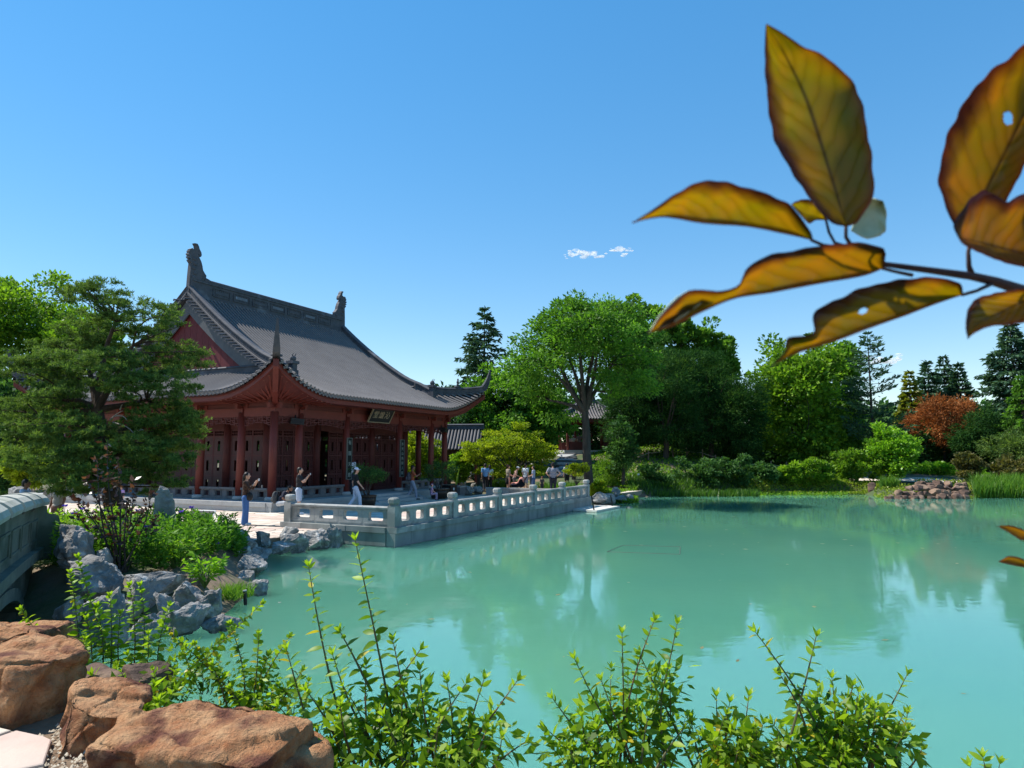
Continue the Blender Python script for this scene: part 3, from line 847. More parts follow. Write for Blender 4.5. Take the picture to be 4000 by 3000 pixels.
# hanging lattice under the beams
def lattice_frieze(W, h=.44, seed=1):
    m = MB(); t = .034; r = random.Random(seed)
    def hb(x0, x1, z): m.box((x0,-.02,z-t/2),(x1,.02,z+t/2))
    def vb(x, z0, z1): m.box((x-t/2,-.0185,z0),(x+t/2,.0185,z1))
    hb(-W/2, W/2, -t/2); 
    n = max(2, round(W/.26)); s = W/n
    for i in range(n+1):
        edge = abs(i-n/2)/(n/2); dep = h*(.62+.38*edge**2)
        vb(-W/2+min(max(i*s,t/2),W-t/2), -dep, -t)
    for i in range(n):
        x0, x1 = -W/2+i*s+t/2, -W/2+(i+1)*s-t/2; edge = abs(i+.5-n/2)/(n/2); dep = h*(.62+.38*edge**2)
        for k in range(4 if edge > .6 else 3):
            z = -dep*((k+1)/(4 if edge > .6 else 3)) + t/2
            q = r.uniform(.25,.75)
            if k % 2 == i % 2: hb(x0, x1, z)
            else: hb(x0, x0+(x1-x0)*q, z); vb(x0+(x1-x0)*q+t/2, z-.0, min(z+.10,-t))
    return m.mesh('lattice_frieze')
fr = {}
for a, b_, w in runs():
    A, B = Vector(a), Vector(b_); W = round((B-A).length, 2)
    if W not in fr: fr[W] = lattice_frieze(W, .46, int(W*100)); fr[W].materials.append(M_PURPLE)
    o = link('lattice_frieze', fr[W], None, hall, (A+B)/2 + Vector((0,0,4.36)))
    if w in 'lr': o.rotation_euler = (0,0,math.pi/2)
# low stone parapet between the outer columns
pp = {}
def parapet_mesh(W):
    m = MB(); h = .52
    m.box((-W/2,-.05,0),(W/2,.05,.10)); m.box((-W/2,-.11,h-.09),(W/2,.11,h))
    n = max(1, round(W/.72)); s = W/n
    for i in range(n):
        c = -W/2+s*(i+.5); q = .15
        m.box((c-s/2,-.045,.10),(c-q,.045,h-.09)); m.box((c+q,-.045,.10),(c+s/2,.045,h-.09))
        m.box((c-q,-.045,.10),(c+q,.045,.15)); m.box((c-q,-.045,h-.15),(c+q,.045,h-.09))
        for e in (-1,1): m.box((c+e*q*1.35-.02,-.065,.12),(c+e*q*1.35+.02,-.0455,h-.11))
    return m.mesh('low_parapet')
for a, b_, w in runs():
    A, B = Vector(a), Vector(b_)
    if w == 'f' and abs((A.x+B.x)/2-HL/2) < .5: continue
    if w == 'b' and abs((A.x+B.x)/2-HL/2) < .5: continue
    W = round((B-A).length, 2)
    if W not in pp: pp[W] = parapet_mesh(W); pp[W].materials.append(M_PARAPET)
    o = link('low_parapet', pp[W], None, hall, (A+B)/2 + Vector((0,0,ZP)))
    if w in 'lr': o.rotation_euler = (0,0,-math.pi/2 if w == 'l' else math.pi/2)
# ------------------------------------------------------------------ lattice doors of the inner room
def door_frame():
    m = MB(); W, Hh, t = 1.0, 3.10, .06
    m.box((-W/2,-.03,0),(-W/2+t,.03,Hh)); m.box((W/2-t,-.03,0),(W/2,.03,Hh))
    for z in (0, .12, .92, 1.86, 2.76, Hh-t): m.box((-W/2+t,-.028,z),(W/2-t,.028,z+t))
    m.box((-W/2+t,-.012,t),(W/2-t,.012,.12))
    return m.mesh('door_leaf')
def door_lattice():
    m = MB(); t = .028
    def hb(x0,x1,z): m.box((x0,-.014,z-t/2),(x1,.014,z+t/2))
    def vb(x,z0,z1): m.box((x-t/2,-.013,z0),(x+t/2,.013,z1))
    for z0, z1 in ((.18,.92),(.98,1.86),(1.92,2.76)):
        zc = (z0+z1)/2; hw_, hh = .13, (z1-z0)*.30
        vb(-hw_, zc-hh, zc+hh); vb(hw_, zc-hh, zc+hh); hb(-hw_, hw_, zc+hh); hb(-hw_, hw_, zc-hh)
        vb(-.30, z0, z1); vb(.30, z0, z1)
        for k in range(1, 6):
            z = z0+(z1-z0)*k/6
            hb(-.44,-.30,z); hb(.30,.44,z)
            if abs(z-zc) < hh: hb(-.30,-hw_,z); hb(hw_,.30,z)
        for x in (-.2,-.07,.07,.2):
            vb(x, z0, zc-hh); vb(x, zc+hh, z1)
        hb(-.30,.30,(z0+zc-hh)/2); hb(-.30,.30,(z1+zc+hh)/2)
    for x in (-.28,-.14,0,.14,.28): vb(x, 2.82, 3.04)
    hb(-.44,.44,2.93)
    return m.mesh('lattice')
def door_pane():
    m = MB()
    for z0, z1 in ((.18,.92),(.98,1.86),(1.92,2.76)):
        zc = (z0+z1)/2; hw_, hh = .115, (z1-z0)*.28
        m.box((-.44,.016,z0),(-hw_,.024,z1)); m.box((hw_,.016,z0),(.44,.024,z1)); m.box((-hw_,.016,z0),(hw_,.024,zc-hh)); m.box((-hw_,.016,zc+hh),(hw_,.024,z1))
    return m.mesh('pane')
dfm, dlm = door_frame(), door_lattice(); dfm.materials.append(M_PURPLE); dlm.materials.append(M_PURPLE)
dpm = door_pane(); dpm.materials.append(mat('smoked_pane', (.062,.020,.020), (.085,.027,.026), 3, .5))
def doors(a, b_, n, rz, openings=()):
    A, B = Vector(a), Vector(b_); d = (B-A); W = d.length/n; d.normalize()
    for i in range(n):
        o = link('door_leaf', dfm, None, hall, A + d*W*(i+.5))
        o.scale = ((W-.012), 1, 1); o.rotation_euler = (0,0,rz)
        if i in openings:
            o.rotation_euler = (0,0,rz+math.pi/2*.92); o.location = A + d*W*(i if i < n/2 else i+1) + Vector((0,0,0)) + Vector((-math.sin(rz),math.cos(rz),0))*W*.5
        link('lattice', dlm, None, o); link('pane', dpm, None, o)
q = .205
for xa, xb, n, op in ((XS[1],XS[2],4,()),(XS[2],XS[3],6,(0,)),(XS[3],XS[4],4,())):
    doors((xa+q,IY0,ZP),(xb-q,IY0,ZP),n,0,op); doors((xa+q,IY1,ZP),(xb-q,IY1,ZP),n,0,())
for ya, yb, n in ((YS[1],YS[2],3),(YS[2],YS[3],7),(YS[3],YS[4],3)):
    doors((IX0,ya+q,ZP),(IX0,yb-q,ZP),n,math.pi/2); doors((IX1,ya+q,ZP),(IX1,yb-q,ZP),n,math.pi/2)
m = MB(); z0, z1 = ZP+3.11, 5.0
m.box((IX0,IY0-.05,z0),(IX1,IY0+.05,z1)); m.box((IX0,IY1-.05,z0),(IX1,IY1+.05,z1)); m.box((IX0-.05,IY0+.05,z0),(IX0+.05,IY1-.05,z1)); m.box((IX1-.05,IY0+.05,z0),(IX1+.05,IY1-.05,z1))
m.build('wall_over_doors', M_RED_D, hall)
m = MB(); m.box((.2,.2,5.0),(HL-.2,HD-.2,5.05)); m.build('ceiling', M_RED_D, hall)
# ------------------------------------------------------------------ stone platform and steps
E = .95
m = MB(); m.box((-E+.28,-E+.28,-.1),(HL+E,HD+E,ZP-.002)); m.build('platform_core', M_STEP, hall)
r_ = random.Random(5)
def course(L, z0, z1, put, off):
    x = 0
    while x < L-1e-6:
        l = min(r_.uniform(1.1,1.7), L-x)
        if L-x-l < .5: l = L-x
        m = MB(); put(m, x+.004, x+l-.004, z0+.003, z1-.001, off+r_.uniform(0,.006)); m.build('platform_stone', M_STEP, hall); x += l
for z0, z1, off in ((.22,.60,0.0),(.60,ZP,.03)):
    course(HL+2*E, z0, z1, lambda m,a,c,z0,z1,o: m.box((-E+a,-E-o,z0),(-E+c,-E+.28,z1)), off)
    course(HD+2*E-.285, z0, z1, lambda m,a,c,z0,z1,o: m.box((-E-o,-E+.285+a,z0),(-E+.275,-E+.285+c,z1)), off)
for k, (z1, y1) in enumerate(((.66,-E-.40),(.53,-E-.76))):
    m = MB(); m.box((XS[2]+.4, y1, .2),(XS[3]-.2, y1+.37, z1)); m.build('step', M_STEP, hall)
for xx in (XS[2]+.2, XS[3]):
    m = MB(); m.prism([(-E-.95,.39),(-E-.04,.77),(-E-.04,.30),(-E-.95,.30)], (xx,0,0), (0,1,0), (0,0,1), .30); m.build('stair_cheek', M_STEP, hall)
# ------------------------------------------------------------------ plaque, couplet boards, loudspeakers
def text(name, body, size, parent, loc, rot, mt, ext=.006):
    c = bpy.data.curves.new(name, 'FONT'); c.body = body; c.size = size; c.extrude = ext; c.align_x = 'CENTER'; c.align_y = 'CENTER'
    c.space_character = 1.25; c.offset = size*.004
    tmp = bpy.data.objects.new('tmp', c); col.objects.link(tmp)
    me = bpy.data.meshes.new_from_object(tmp.evaluated_get(bpy.context.evaluated_depsgraph_get()))
    bpy.data.objects.remove(tmp); me.materials.clear(); me.materials.append(mt)
    o = bpy.data.objects.new(name, me); col.objects.link(o); o.parent = parent; o.location = loc; o.rotation_euler = rot
    return o
plq = empty('name_plaque', hw(6.85, -.42, 4.72), HROT, 'black name plaque with gilt frame and three gilt characters under the eaves', 'plaque')
tilt = R(28)
def tl(p): return Matrix.Rotation(tilt, 4, 'X') @ Vector(p)
TM = Matrix.Rotation(tilt, 4, 'X')
m = MB(); m.box((-.86,-.02,-.37),(.86,.04,.37), TM); bd = m.build('board', M_DARKB, plq)
m = MB(); fw = .055
m.box((-.90,-.06,-.41),(.90,.02,-.37), TM); m.box((-.90,-.06,.37),(.90,.02,.41), TM); m.box((-.90,-.06,-.37),(-.86,.02,.37), TM); m.box((.86,-.06,-.37),(.90,.02,.37), TM)
m.build('frame', M_GOLD, plq)
text('lettering', '堂誼沁', .42, plq, tl((0,-.03,0)), (math.pi/2+tilt,0,0), M_GOLD)
M_COUP = mat('couplet_green_black', (.006,.012,.011), None, rough=.8); M_CHAR = mat('pale_green_char', (.22,.27,.24), None, rough=.6)
M_CFR = mat('couplet_edge', (.17,.19,.17), None, rough=.6)
for xx, body in ((XS[2], '有園天意'), (XS[3], '水光山色與人親')):
    cp = empty('couplet_board', hw(xx, -.20, 1.55), HROT, 'narrow dark couplet board with %s characters on an entrance column' % ('four large' if xx < 6 else 'seven small'), 'couplet board', 'couplet boards beside the entrance')
    h = 1.95
    m = MB(); m.box((-.15,-.03,0),(.15,.03,h)); m.build('board', M_COUP, cp)
    m = MB(); m.box((-.17,-.04,-.02),(.17,.03,0)); m.box((-.17,-.04,h),(.17,.03,h+.02)); m.box((-.17,-.04,0),(-.15,.03,h)); m.box((.15,-.04,0),(.17,.03,h)); m.build('frame', M_CFR, cp)
    for i, ch in enumerate(body):
        text('character', ch, .19 if len(body) > 5 else .23, cp, (0,-.034,h-.22-(h-.4)*i/(len(body)-1)), (math.pi/2,0,0), M_CHAR, .003)
for (xx, yy, zz, rz) in ((1.05,-.25,4.15,-.5),(13.2,-.28,4.18,.3)):
    sp = empty('loudspeaker', hw(xx,yy,zz), HROT+rz, 'black box loudspeaker under the eaves %s' % ('above the man sitting on the platform' if xx < 5 else 'above the big glazed bowl'), 'loudspeaker', 'loudspeakers under the eaves')
    m = MB(); m.prism([(-.30,-.11),(.28,-.14),(.30,.10),(-.26,.14)], (0,0,0), (1,0,0), (0,0,1), .26); m.build('cabinet', M_BLACK, sp)
    m = MB(); m.box((-.24,-.142,-.09),(.24,-.131,.08)); m.build('grille', mat('grille', (.02,.02,.022), None, rough=.8), sp)
    m = MB(); m.bar((0,.12,.08),(0,.2,.3),.04,.04); m.build('mount', M_BLACK, sp)
# ------------------------------------------------------------------ rocks
def rock_mesh(size, seed, sub=4, cuts=9, rough=.10, fine=.025, boxy=.75, smooth=False, cut0=.62, cut1=.95, fscale=5.0):
    r = random.Random(seed)
    bm = bmesh.new(); bmesh.ops.create_icosphere(bm, subdivisions=sub, radius=1.0)
    planes = []
    for _ in range(cuts):
        n = Vector((r.gauss(0,1), r.gauss(0,1), r.gauss(0,1)*.8)).normalized(); planes.append((n, r.uniform(cut0, cut1)))
    ms = (size[0]+size[1]+size[2])/3
    off = Vector((r.uniform(-50,50), r.uniform(-50,50), r.uniform(-50,50)))
    for v in bm.verts:
        p = v.co.copy()
        p = Vector([math.copysign(abs(c)**boxy, c) for c in p])
        for n, o in planes:
            d = p.dot(n) - o
            if d > 0: p -= n*d
        q = Vector((p.x*size[0], p.y*size[1], p.z*size[2]))*(1.3/ms) + off
        f = mnoise.noise(q)*rough*1.6 + mnoise.noise(q*2.3)*rough*.7
        f2 = mnoise.noise(q*fscale)*fine + abs(mnoise.noise(q*fscale*2.1))*fine*.8
        p *= 1 + f + f2
        v.co = Vector((p.x*size[0]/2, p.y*size[1]/2, p.z*size[2]/2))
    me = bpy.data.meshes.new('rock'); bm.to_mesh(me); bm.free()
    if smooth: me.polygons.foreach_set('use_smooth', [True]*len(me.polygons))
    return me
def rock_px(x0, y0, x1, y1, depth, seed, label, mt=None, name='rock', cat='rock', group=None, sub=4, deep=.9, drop=.25, **kw):
    # picture box at a given depth -> a rock of that size, its foot sunk a little
    a, c = Py(x0, y1, depth), Py(x1, y0, depth)
    w, h = (c.x-a.x), (c.z-a.z)
    hh = h*(1+drop); me = rock_mesh((w*1.06, w*deep*1.06, hh*1.06), seed, sub, **kw)
    o = link(name, me, mt or M_ROCK, None, ((a.x+c.x)/2, depth + w*deep*.25, c.z-hh/2))
    o.rotation_euler = (0,0,0)
    return tag(o, label, cat, group)
G1 = 'grey limestone rocks around the pond edge'
ROCKS = [ # x0,y0,x1,y1,depth,label
 (180,2060,352,2205,12.2,'large pale grey boulder against the end of the stone bridge'),
 (345,2125,436,2240,12.4,'squarish pale rock standing beside the large bridge boulder'),
 (215,2195,460,2330,11.2,'dark broken rock under the large bridge boulder'),
 (425,2200,680,2350,11.2,'long slanting grey slab rock in the middle of the bank'),
 (165,2330,320,2450,10.2,'dark rock low beside the bridge arch'),
 (315,2300,500,2520,9.9,'big shaded boulder at the foot of the bank'),
 (580,2310,690,2420,10.7,'leaning pale rock with a cracked face'),
 (640,2270,772,2380,11.2,'pale rock with a small hole near its top'),
 (770,2305,882,2400,11.3,'rounded crinkled grey rock next to the mossy tuft'),
 (640,2375,790,2470,10.3,'cracked grey rock at the waterline'),
 (775,2400,908,2460,10.5,'low flat rock lapped by the water'),
 (560,2395,645,2460,10.0,'small grey stone wedged at the waterline'),
 (490,2405,625,2520,9.6,'rusty streaked rock at the inlet edge'),
 (905,2170,1046,2245,15.2,'broad pale boulder jutting into the pond'),
 (905,2215,1016,2300,14.2,'bluish triangular rock in the shade of the iris'),
 (955,2275,1052,2340,13.3,'dark wet rock half in the water'),
 (875,2120,962,2200,16.4,'grey rock at the edge of the iris bed'),
 (918,2095,1002,2150,17.3,'brownish grey rock below the paving edge'),
 (955,2130,1046,2185,16.8,'dark pitted rock in the shore row'),
 (980,2066,1062,2128,18.3,'tall rounded rock at the corner of the paving'),
 (1030,2115,1146,2165,17.9,'flat topped rock at the water below the paving'),
 (1055,2066,1165,2120,19.0,'grey rock set against the paving edge'),
 (1100,2090,1200,2160,18.9,'shaded rock under the paving edge'),
 (1150,2078,1285,2165,19.6,'long rock with a pale wavy top by the terrace wall'),
 (1265,2040,1350,2150,20.2,'pointed upright rock at the terrace wall corner'),
 (860,2070,960,2120,18.2,'low mottled rock beside the wooden stake'),
 (0,1905,90,1985,21.0,'dark layered rock behind the bridge end'),
 (165,1912,225,1960,21.5,'small pale rock behind the bridge parapet'),
 (725,2245,800,2300,12.3,'half buried dark rock behind the hole rock'),
 (435,2330,560,2420,10.8,'dark rock in the shadow between boulders'),
 (300,2240,420,2310,11.6,'flat dark rock under the pale squarish rock'),
 (1020,2355,1112,2402,12.6,'thin pale stone slab just above the water'),
 (1030,2265,1075,2292,14.9,'small stone tip poking out of the pond'),
 (1130,2306,1205,2340,13.9,'pair of low stones awash in the pond'),
]
for i, (x0,y0,x1,y1,d,lb) in enumerate(ROCKS):
    rock_px(x0,y0,x1,y1,d,100+i,lb,group=G1,rough=.17,fine=.085,cut0=.42,cuts=14,boxy=.66,fscale=4.2,sub=5)
# shoreline of the far end of the terrace
FAR = [(2300,1925,2385,1960,36.3,'pale flat rock beside the end post of the balustrade'),(2345,1930,2405,1965,36.8,'grey rock below the ivy clump'),
       (2390,1905,2425,1945,39.5,'upright pale rock behind the far shore stones'),(2395,1935,2455,1962,38.8,'round grey rock at the far waterline'),
       (2440,1930,2475,1960,40.2,'last grey rock of the far shore row'),(2310,1950,2375,1966,35.9,'flat stone step above the raft')]
for i, (x0,y0,x1,y1,d,lb) in enumerate(FAR): rock_px(x0,y0,x1,y1,d,300+i,lb,group=G1,rough=.13,fine=.05,cut0=.5,sub=3)
PATHR = [(1805,1890,1855,1930,38.5,'grey rock by the path mouth'),(1845,1900,1885,1928,39.0,'low pale rock on the path edge'),(1838,1888,1862,1912,39.6,'dark lumpy rock on the path edge'),
         (1780,1870,1830,1905,41.5,'dark rock heap under the banana leaf'),(1800,1850,1850,1885,44.0,'grey rock behind the banana leaf'),(1945,1835,1985,1875,46.5,'slanted brown rock behind the woman in taupe'),
         (2090,1855,2130,1895,45.0,'pale rock beside the small child'),(2000,1820,2060,1850,50.0,'dark rock under the yellow maple'),(2300,1870,2345,1900,40.0,'grey rock at the foot of the tall tree')]
for i, (x0,y0,x1,y1,d,lb) in enumerate(PATHR): rock_px(x0,y0,x1,y1,Pz((x0+x1)/2,y1,.36).y,330+i,lb,group='rocks along the garden path',rough=.14,fine=.06,cut0=.5,sub=3)
# standing scholar rock in the bed
o = rock_px(560,1890,705,2160,15.2,77,'tall standing rock with a pale right edge among the flowers',name='standing_rock',rough=.16,fine=.06,cut0=.45,cuts=12,deep=.6)

# ------------------------------------------------------------------ brown sandstone blocks by the camera
def block_mesh(size, seed, n=40, bev=.022, amp=.03):
    # angular quarried block: jittered box, chamfered, then roughened
    r = random.Random(seed); bm = bmesh.new(); bmesh.ops.create_cube(bm, size=1.0)
    for v in bm.verts: v.co = Vector((v.co.x*size[0]*r.uniform(.72,1.10), v.co.y*size[1]*r.uniform(.72,1.10), v.co.z*size[2]*r.uniform(.70,1.06)))
    for _ in range(3):                       # knock corners off
        c = max(bm.verts, key=lambda v: v.co.dot(Vector((r.uniform(-1,1), r.uniform(-1,1), r.uniform(.1,1)))))
        nrm = c.co.normalized(); bmesh.ops.bisect_plane(bm, geom=bm.verts[:]+bm.edges[:]+bm.faces[:], plane_co=c.co*r.uniform(.78,.9), plane_no=nrm, clear_outer=True)
        bmesh.ops.holes_fill(bm, edges=[e for e in bm.edges if e.is_boundary], sides=0)
    bmesh.ops.bevel(bm, geom=bm.edges[:], offset=bev, segments=2, affect='EDGES', profile=.6)
    bmesh.ops.triangulate(bm, faces=bm.faces[:])
    for _ in range(9):
        L = max(size)/n; es = [e for e in bm.edges if e.calc_length() > L*1.35]
        if not es or len(bm.verts) > 40000: break
        bmesh.ops.subdivide_edges(bm, edges=es, cuts=1); bmesh.ops.triangulate(bm, faces=bm.faces[:])
    bm.normal_update(); off = Vector((seed*3.1, seed*1.7, 5))
    for v in bm.verts:
        q = v.co*2.6 + off; ql = Vector((v.co.x*3, v.co.y*3, v.co.z*11)) + off
        f = mnoise.noise(q)*amp + mnoise.noise(q*2.7)*amp*.55 + mnoise.noise(q*7)*amp*.28 + mnoise.noise(ql)*amp*.35
        st = mnoise.noise(q*1.4+Vector((9,9,9))); f += amp*.9*max(0, min(1, (st-.10)*14)) - amp*1.2*max(0, 1-abs(mnoise.noise(q*.9+Vector((3,1,7))))*30)*.5
        v.co += v.normal*f
    me = bpy.data.meshes.new('block'); bm.to_mesh(me); bm.free(); me.polygons.foreach_set('use_smooth', [True]*len(me.polygons))
    return me
def block_px(corners, d_top, label, seed, h, depth_back=None, tilt=(0,0,0), size=None, loc=None, sub=6, **kw):
    me = block_mesh(size, seed, amp=.034, bev=.05 if sub == 6 else .022)
    o = link('sandstone_block', me, M_ROCKB, None, loc); o.rotation_euler = tilt
    return tag(o, label, 'rock', 'brown sandstone blocks edging the path')
bk = dict(cuts=9, rough=.07, fine=.045, boxy=.36, cut0=.72, cut1=1.2, fscale=7.0, sub=5)
p = Py(60, 2512, 5.3); block_px(None,0,'flat orange sandstone slab at the back of the edging row',11,0,size=(1.0,.62,.40),loc=(p.x-.10,p.y,p.z-.06),tilt=(.05,.02,.1),**bk)
p = Py(120, 2690, 4.55); block_px(None,0,'tall sandstone block with a sloping pale top',12,0,size=(.62,.55,.64),loc=(p.x-.08,p.y,p.z-.03),tilt=(.04,.10,-.35),**bk)
p = Py(395, 2850, 4.05); block_px(None,0,'brown sandstone block with a chipped flake on top',19,0,size=(.42,.55,.54),loc=(p.x-.06,p.y+.1,p.z-.09),tilt=(.10,.12,.45),**bk)
p = Py(790, 2905, 3.85); block_px(None,0,'wide rusty sandstone boulder with a rounded top',14,0,size=(1.02,.66,.58),loc=(p.x+.03,p.y,p.z-.17),tilt=(.12,.10,-.12),sub=6,cuts=11,rough=.10,fine=.014,boxy=.6,cut0=.62,cut1=1.05,fscale=6)
p = Py(1130, 2960, 3.95); block_px(None,0,'small dark red sandstone piece at the end of the edging row',15,0,size=(.36,.40,.36),loc=(p.x,p.y,p.z-.08),tilt=(.1,.2,.5),**bk)
p = Py(560, 2650, 5.1); tag(link('soil_rock', rock_mesh((.42,.4,.34),16,4), M_ROCKS, None, (p.x,p.y,p.z-.05)), 'rounded brown rock half hidden in the green leaves','rock')
p = Py(380, 2650, 5.0); tag(link('soil_rock', rock_mesh((.5,.4,.25),17,4), M_ROCKS, None, (p.x,p.y,p.z-.05)), 'low brown rock behind the tall sandstone block','rock')
# path flags and gravel at the camera's feet
lay_flags('footpath', [(-3.6,2.6),(-1.9,2.6),(-2.35,3.55),(-2.62,4.05),(-3.4,4.35),(-4.4,4.2)], .55, 1.07, 21)
gv = rng.uniform([-2.75,3.0],[-1.3,4.3],(2600,2)); z_ = ground_h(gv[:,0], gv[:,1])
gv = gv[(gv[:,0]*.7+gv[:,1] > 1.75)]
n = len(gv); s = rng.uniform(.006,.016,(n,1))
th = rng.uniform(0,6.28,n); base = np.stack([gv[:,0], gv[:,1], np.full(n,1.052)],1)
off = np.array([[1,0,0],[-.5,.87,0],[-.5,-.87,0],[0,0,.9]])
vv = (base[:,None,:] + off[None]*s[:,:,None]*rng.uniform(.6,1.3,(n,4,1))).reshape(-1,3)
f0 = np.array([[0,1,3],[1,2,3],[2,0,3]]); ff = (np.arange(n)[:,None,None]*4 + f0[None]).reshape(-1,3)
gr = np_mesh('gravel', vv, ff, mat('gravel', (.25,.20,.14),(.52,.46,.36),25,.9)); tag(gr,'fine pale gravel between the sandstone blocks and the path','gravel',kind='stuff')
b = MB(); b.add([(-3.6,2.4,1.045),(-.9,2.4,1.045),(-1.0,3.3,1.03),(-1.6,4.0,1.0),(-2.6,4.6,1.03),(-4.6,4.6,1.04),(-5.2,3,1.045)],[tuple(range(7))])
tag(b.build('path_bed', M_SOIL), kind='structure')

# ------------------------------------------------------------------ stone pile on the far bank, path behind
r_ = random.Random(31)
px_rows = [(3470,3790,1958,42.4,11),(3490,3790,1940,43.0,10),(3540,3785,1922,43.8,8),(3590,3790,1906,44.6,6)]
k = 0
for xa, xb, yy, d, n in px_rows:
    for i in range(n):
        x = xa+(xb-xa)*(i+.5)/n + r_.uniform(-8,8); w = (xb-xa)/n*r_.uniform(.9,1.25); h = r_.uniform(20,30)
        rock_px(x-w/2, yy-h, x+w/2, yy, d, 400+k, 'flat brown rock in the stone pile on the far bank', M_ROCKS, 'pile_rock', 'rock', 'flat brown rocks stacked on the far bank', sub=3, rough=.1, fine=.04, boxy=.5, cut0=.6, deep=1.0); k += 1
rock_px(3395,1885,3425,1930,47.2,480,'single brown rock beside the small iris tuft on the far bank',M_ROCKS,sub=3)
pth = MB(); vs = []; xs_ = [25.5+1.0*i for i in range(26)]
for q in xs_:
    y0 = 49.6 + .6*math.sin(q*.3); vs += [(q, y0+t, max(gz(q, y0+t), .5)+.06) for t in (0,.7,1.4,2.1)]
pth.add(vs,[(4*i+k,4*i+4+k,4*i+5+k,4*i+1+k) for i in range(25) for k in range(3)])
tag(pth.build('far_path', M_PAVES[2]), kind='structure')

# ------------------------------------------------------------------ arched stone bridge on the left
bdg = empty('stone_bridge', (0,0,0), 0, 'grey green stone arch bridge with a rounded coping at the inlet', 'bridge')
A_, B_ = Vector((-9.05,12.9,0)), Vector((-5.2,5.9,0)); dB = (B_-A_).normalized(); nB = Vector((-dB.y,dB.x,0))
if nB.x < 0: nB = -nB                    # faces the pond
LB = (B_-A_).length
def bp_(s, o, z): return A_ + dB*s + nB*o + Vector((0,0,z))
def top_z(s): return 1.74 + .10*math.sin(min(1,max(0,s/LB))*math.pi)
# parapet body
m = MB(); n = 16; th = .14
vs = []
for i in range(n+1):
    s = LB*i/n; t = top_z(s)
    vs += [bp_(s,-th,t-.80),bp_(s,th,t-.80),bp_(s,th,t),bp_(s,-th,t)]
m.add(vs,[(i*4+k_,i*4+(k_+1)%4,(i+1)*4+(k_+1)%4,(i+1)*4+k_) for i in range(n) for k_ in range(4)]+[(0,1,2,3),(n*4,n*4+1,n*4+2,n*4+3)])
par = m.build('parapet', M_BRIDGE, bdg)
# coping stones: rounded rolls with darker necks between
s = -.05; i = 0
CP = [(-.28,0),(.28,0),(.295,.06),(.26,.135),(.175,.20),(.06,.235),(-.06,.235),(-.175,.20),(-.26,.135),(-.295,.06)]
while s < LB:
    l = 1.15
    pts = [bp_(s+l*q, 0, top_z(s+l*q)+.02) for q in (0,.02,.5,.86)]
    m = MB(); m.sweep([p_-Vector((0,0,.02)) for p_ in pts], CP, scales=[.93,1,1.02,1.02]); c_ = m.build('coping_stone', M_COPE, bdg, smooth=False)
    m = MB(); m.tube([bp_(s+l*.86,0,top_z(s+l*.86)+.02), bp_(s+l,0,top_z(s+l)+.02)], [.21,.21], 18, sq=.7); m.build('neck', mat('coping_neck',(.10,.10,.10),(.15,.15,.14),5,.9), c_)
    s += l; i += 1
# relief panels on the parapet face
s = .25
while s < LB-.8:
    m = MB(); t = top_z(s+.4)
    for (a0,a1,z0,z1) in ((0,.86,-.30,-.26),(0,.86,-.66,-.62),(0,.04,-.62,-.30),(.82,.86,-.62,-.30)):
        vs = [bp_(s+a, o, t+z) for a in (a0,a1) for o in (th-.002,th+.02) for z in (z0,z1)]
        m.add(vs,[(0,1,3,2),(4,6,7,5),(0,4,5,1),(2,3,7,6),(0,2,6,4),(1,5,7,3)])
    m.build('relief_panel', M_BRIDGE, par); s += 1.05
# scroll-shaped end that flares toward the bank
m = MB(); E0 = bp_(0,0,0); fl = (nB*.75 - dB*.65).normalized()
poly = [(0,.78),(0,1.72),(.22,1.72),(.24,1.58),(.46,1.52),(.50,1.40),(.68,1.34),(.70,.78)]
m.prism(poly, (E0.x,E0.y,0), fl, (0,0,1), .26); m.build('scroll_end', M_BRIDGE, bdg)
# ledge below the parapet, arch ring and spandrel wall
m = MB(); pts = [bp_(s_, th+.02, top_z(s_)-.84) for s_ in lin(-.05, LB, 12)]
m.sweep(pts,[(-.10,-.12),(.16,-.12),(.16,.02),(.10,.05),(-.10,.05)]); m.sweep([E0+Vector((0,0,.84))+nB*.1, E0+fl*.8+Vector((0,0,.78))+nB*.1],[(-.12,-.12),(.14,-.12),(.14,.02),(-.12,.05)])
m.build('ledge', M_BRIDGE, bdg)
m = MB(); c0, ra = LB*.50, 2.35; n = 24; vs = []; fs = []
def arch_z(s_):
    q = 1 - ((s_-c0)/ra)**2
    return .62*math.sqrt(q)-.05 if q > 0 else -.6
ss = lin(.0, LB, 60)
for s_ in ss:
    zt_ = top_z(s_)-.86; zb_ = max(-.6, min(arch_z(s_), zt_-.05))
    vs += [bp_(s_,.10,zb_), bp_(s_,.10,zt_), bp_(s_,-.9,zb_), bp_(s_,-.9,zt_)]
for i in range(60):
    a = i*4; fs += [(a,a+4,a+5,a+1),(a,a+2,a+6,a+4),(a+1,a+5,a+7,a+3),(a+2,a+3,a+7,a+6)]
m.add(vs, fs+[(0,1,3,2),(240,242,243,241)]); m.build('spandrel_wall', M_BRIDGE, bdg)
m = MB(); pts = [bp_(c0+ra*math.cos(a), .13, .62*math.sin(a)-.02) for a in lin(0,math.pi,22)]
m.sweep(pts,[(-.05,-.03),(.06,-.03),(.06,.16),(-.05,.16)]); m.build('arch_ring', M_BRIDGE, bdg)
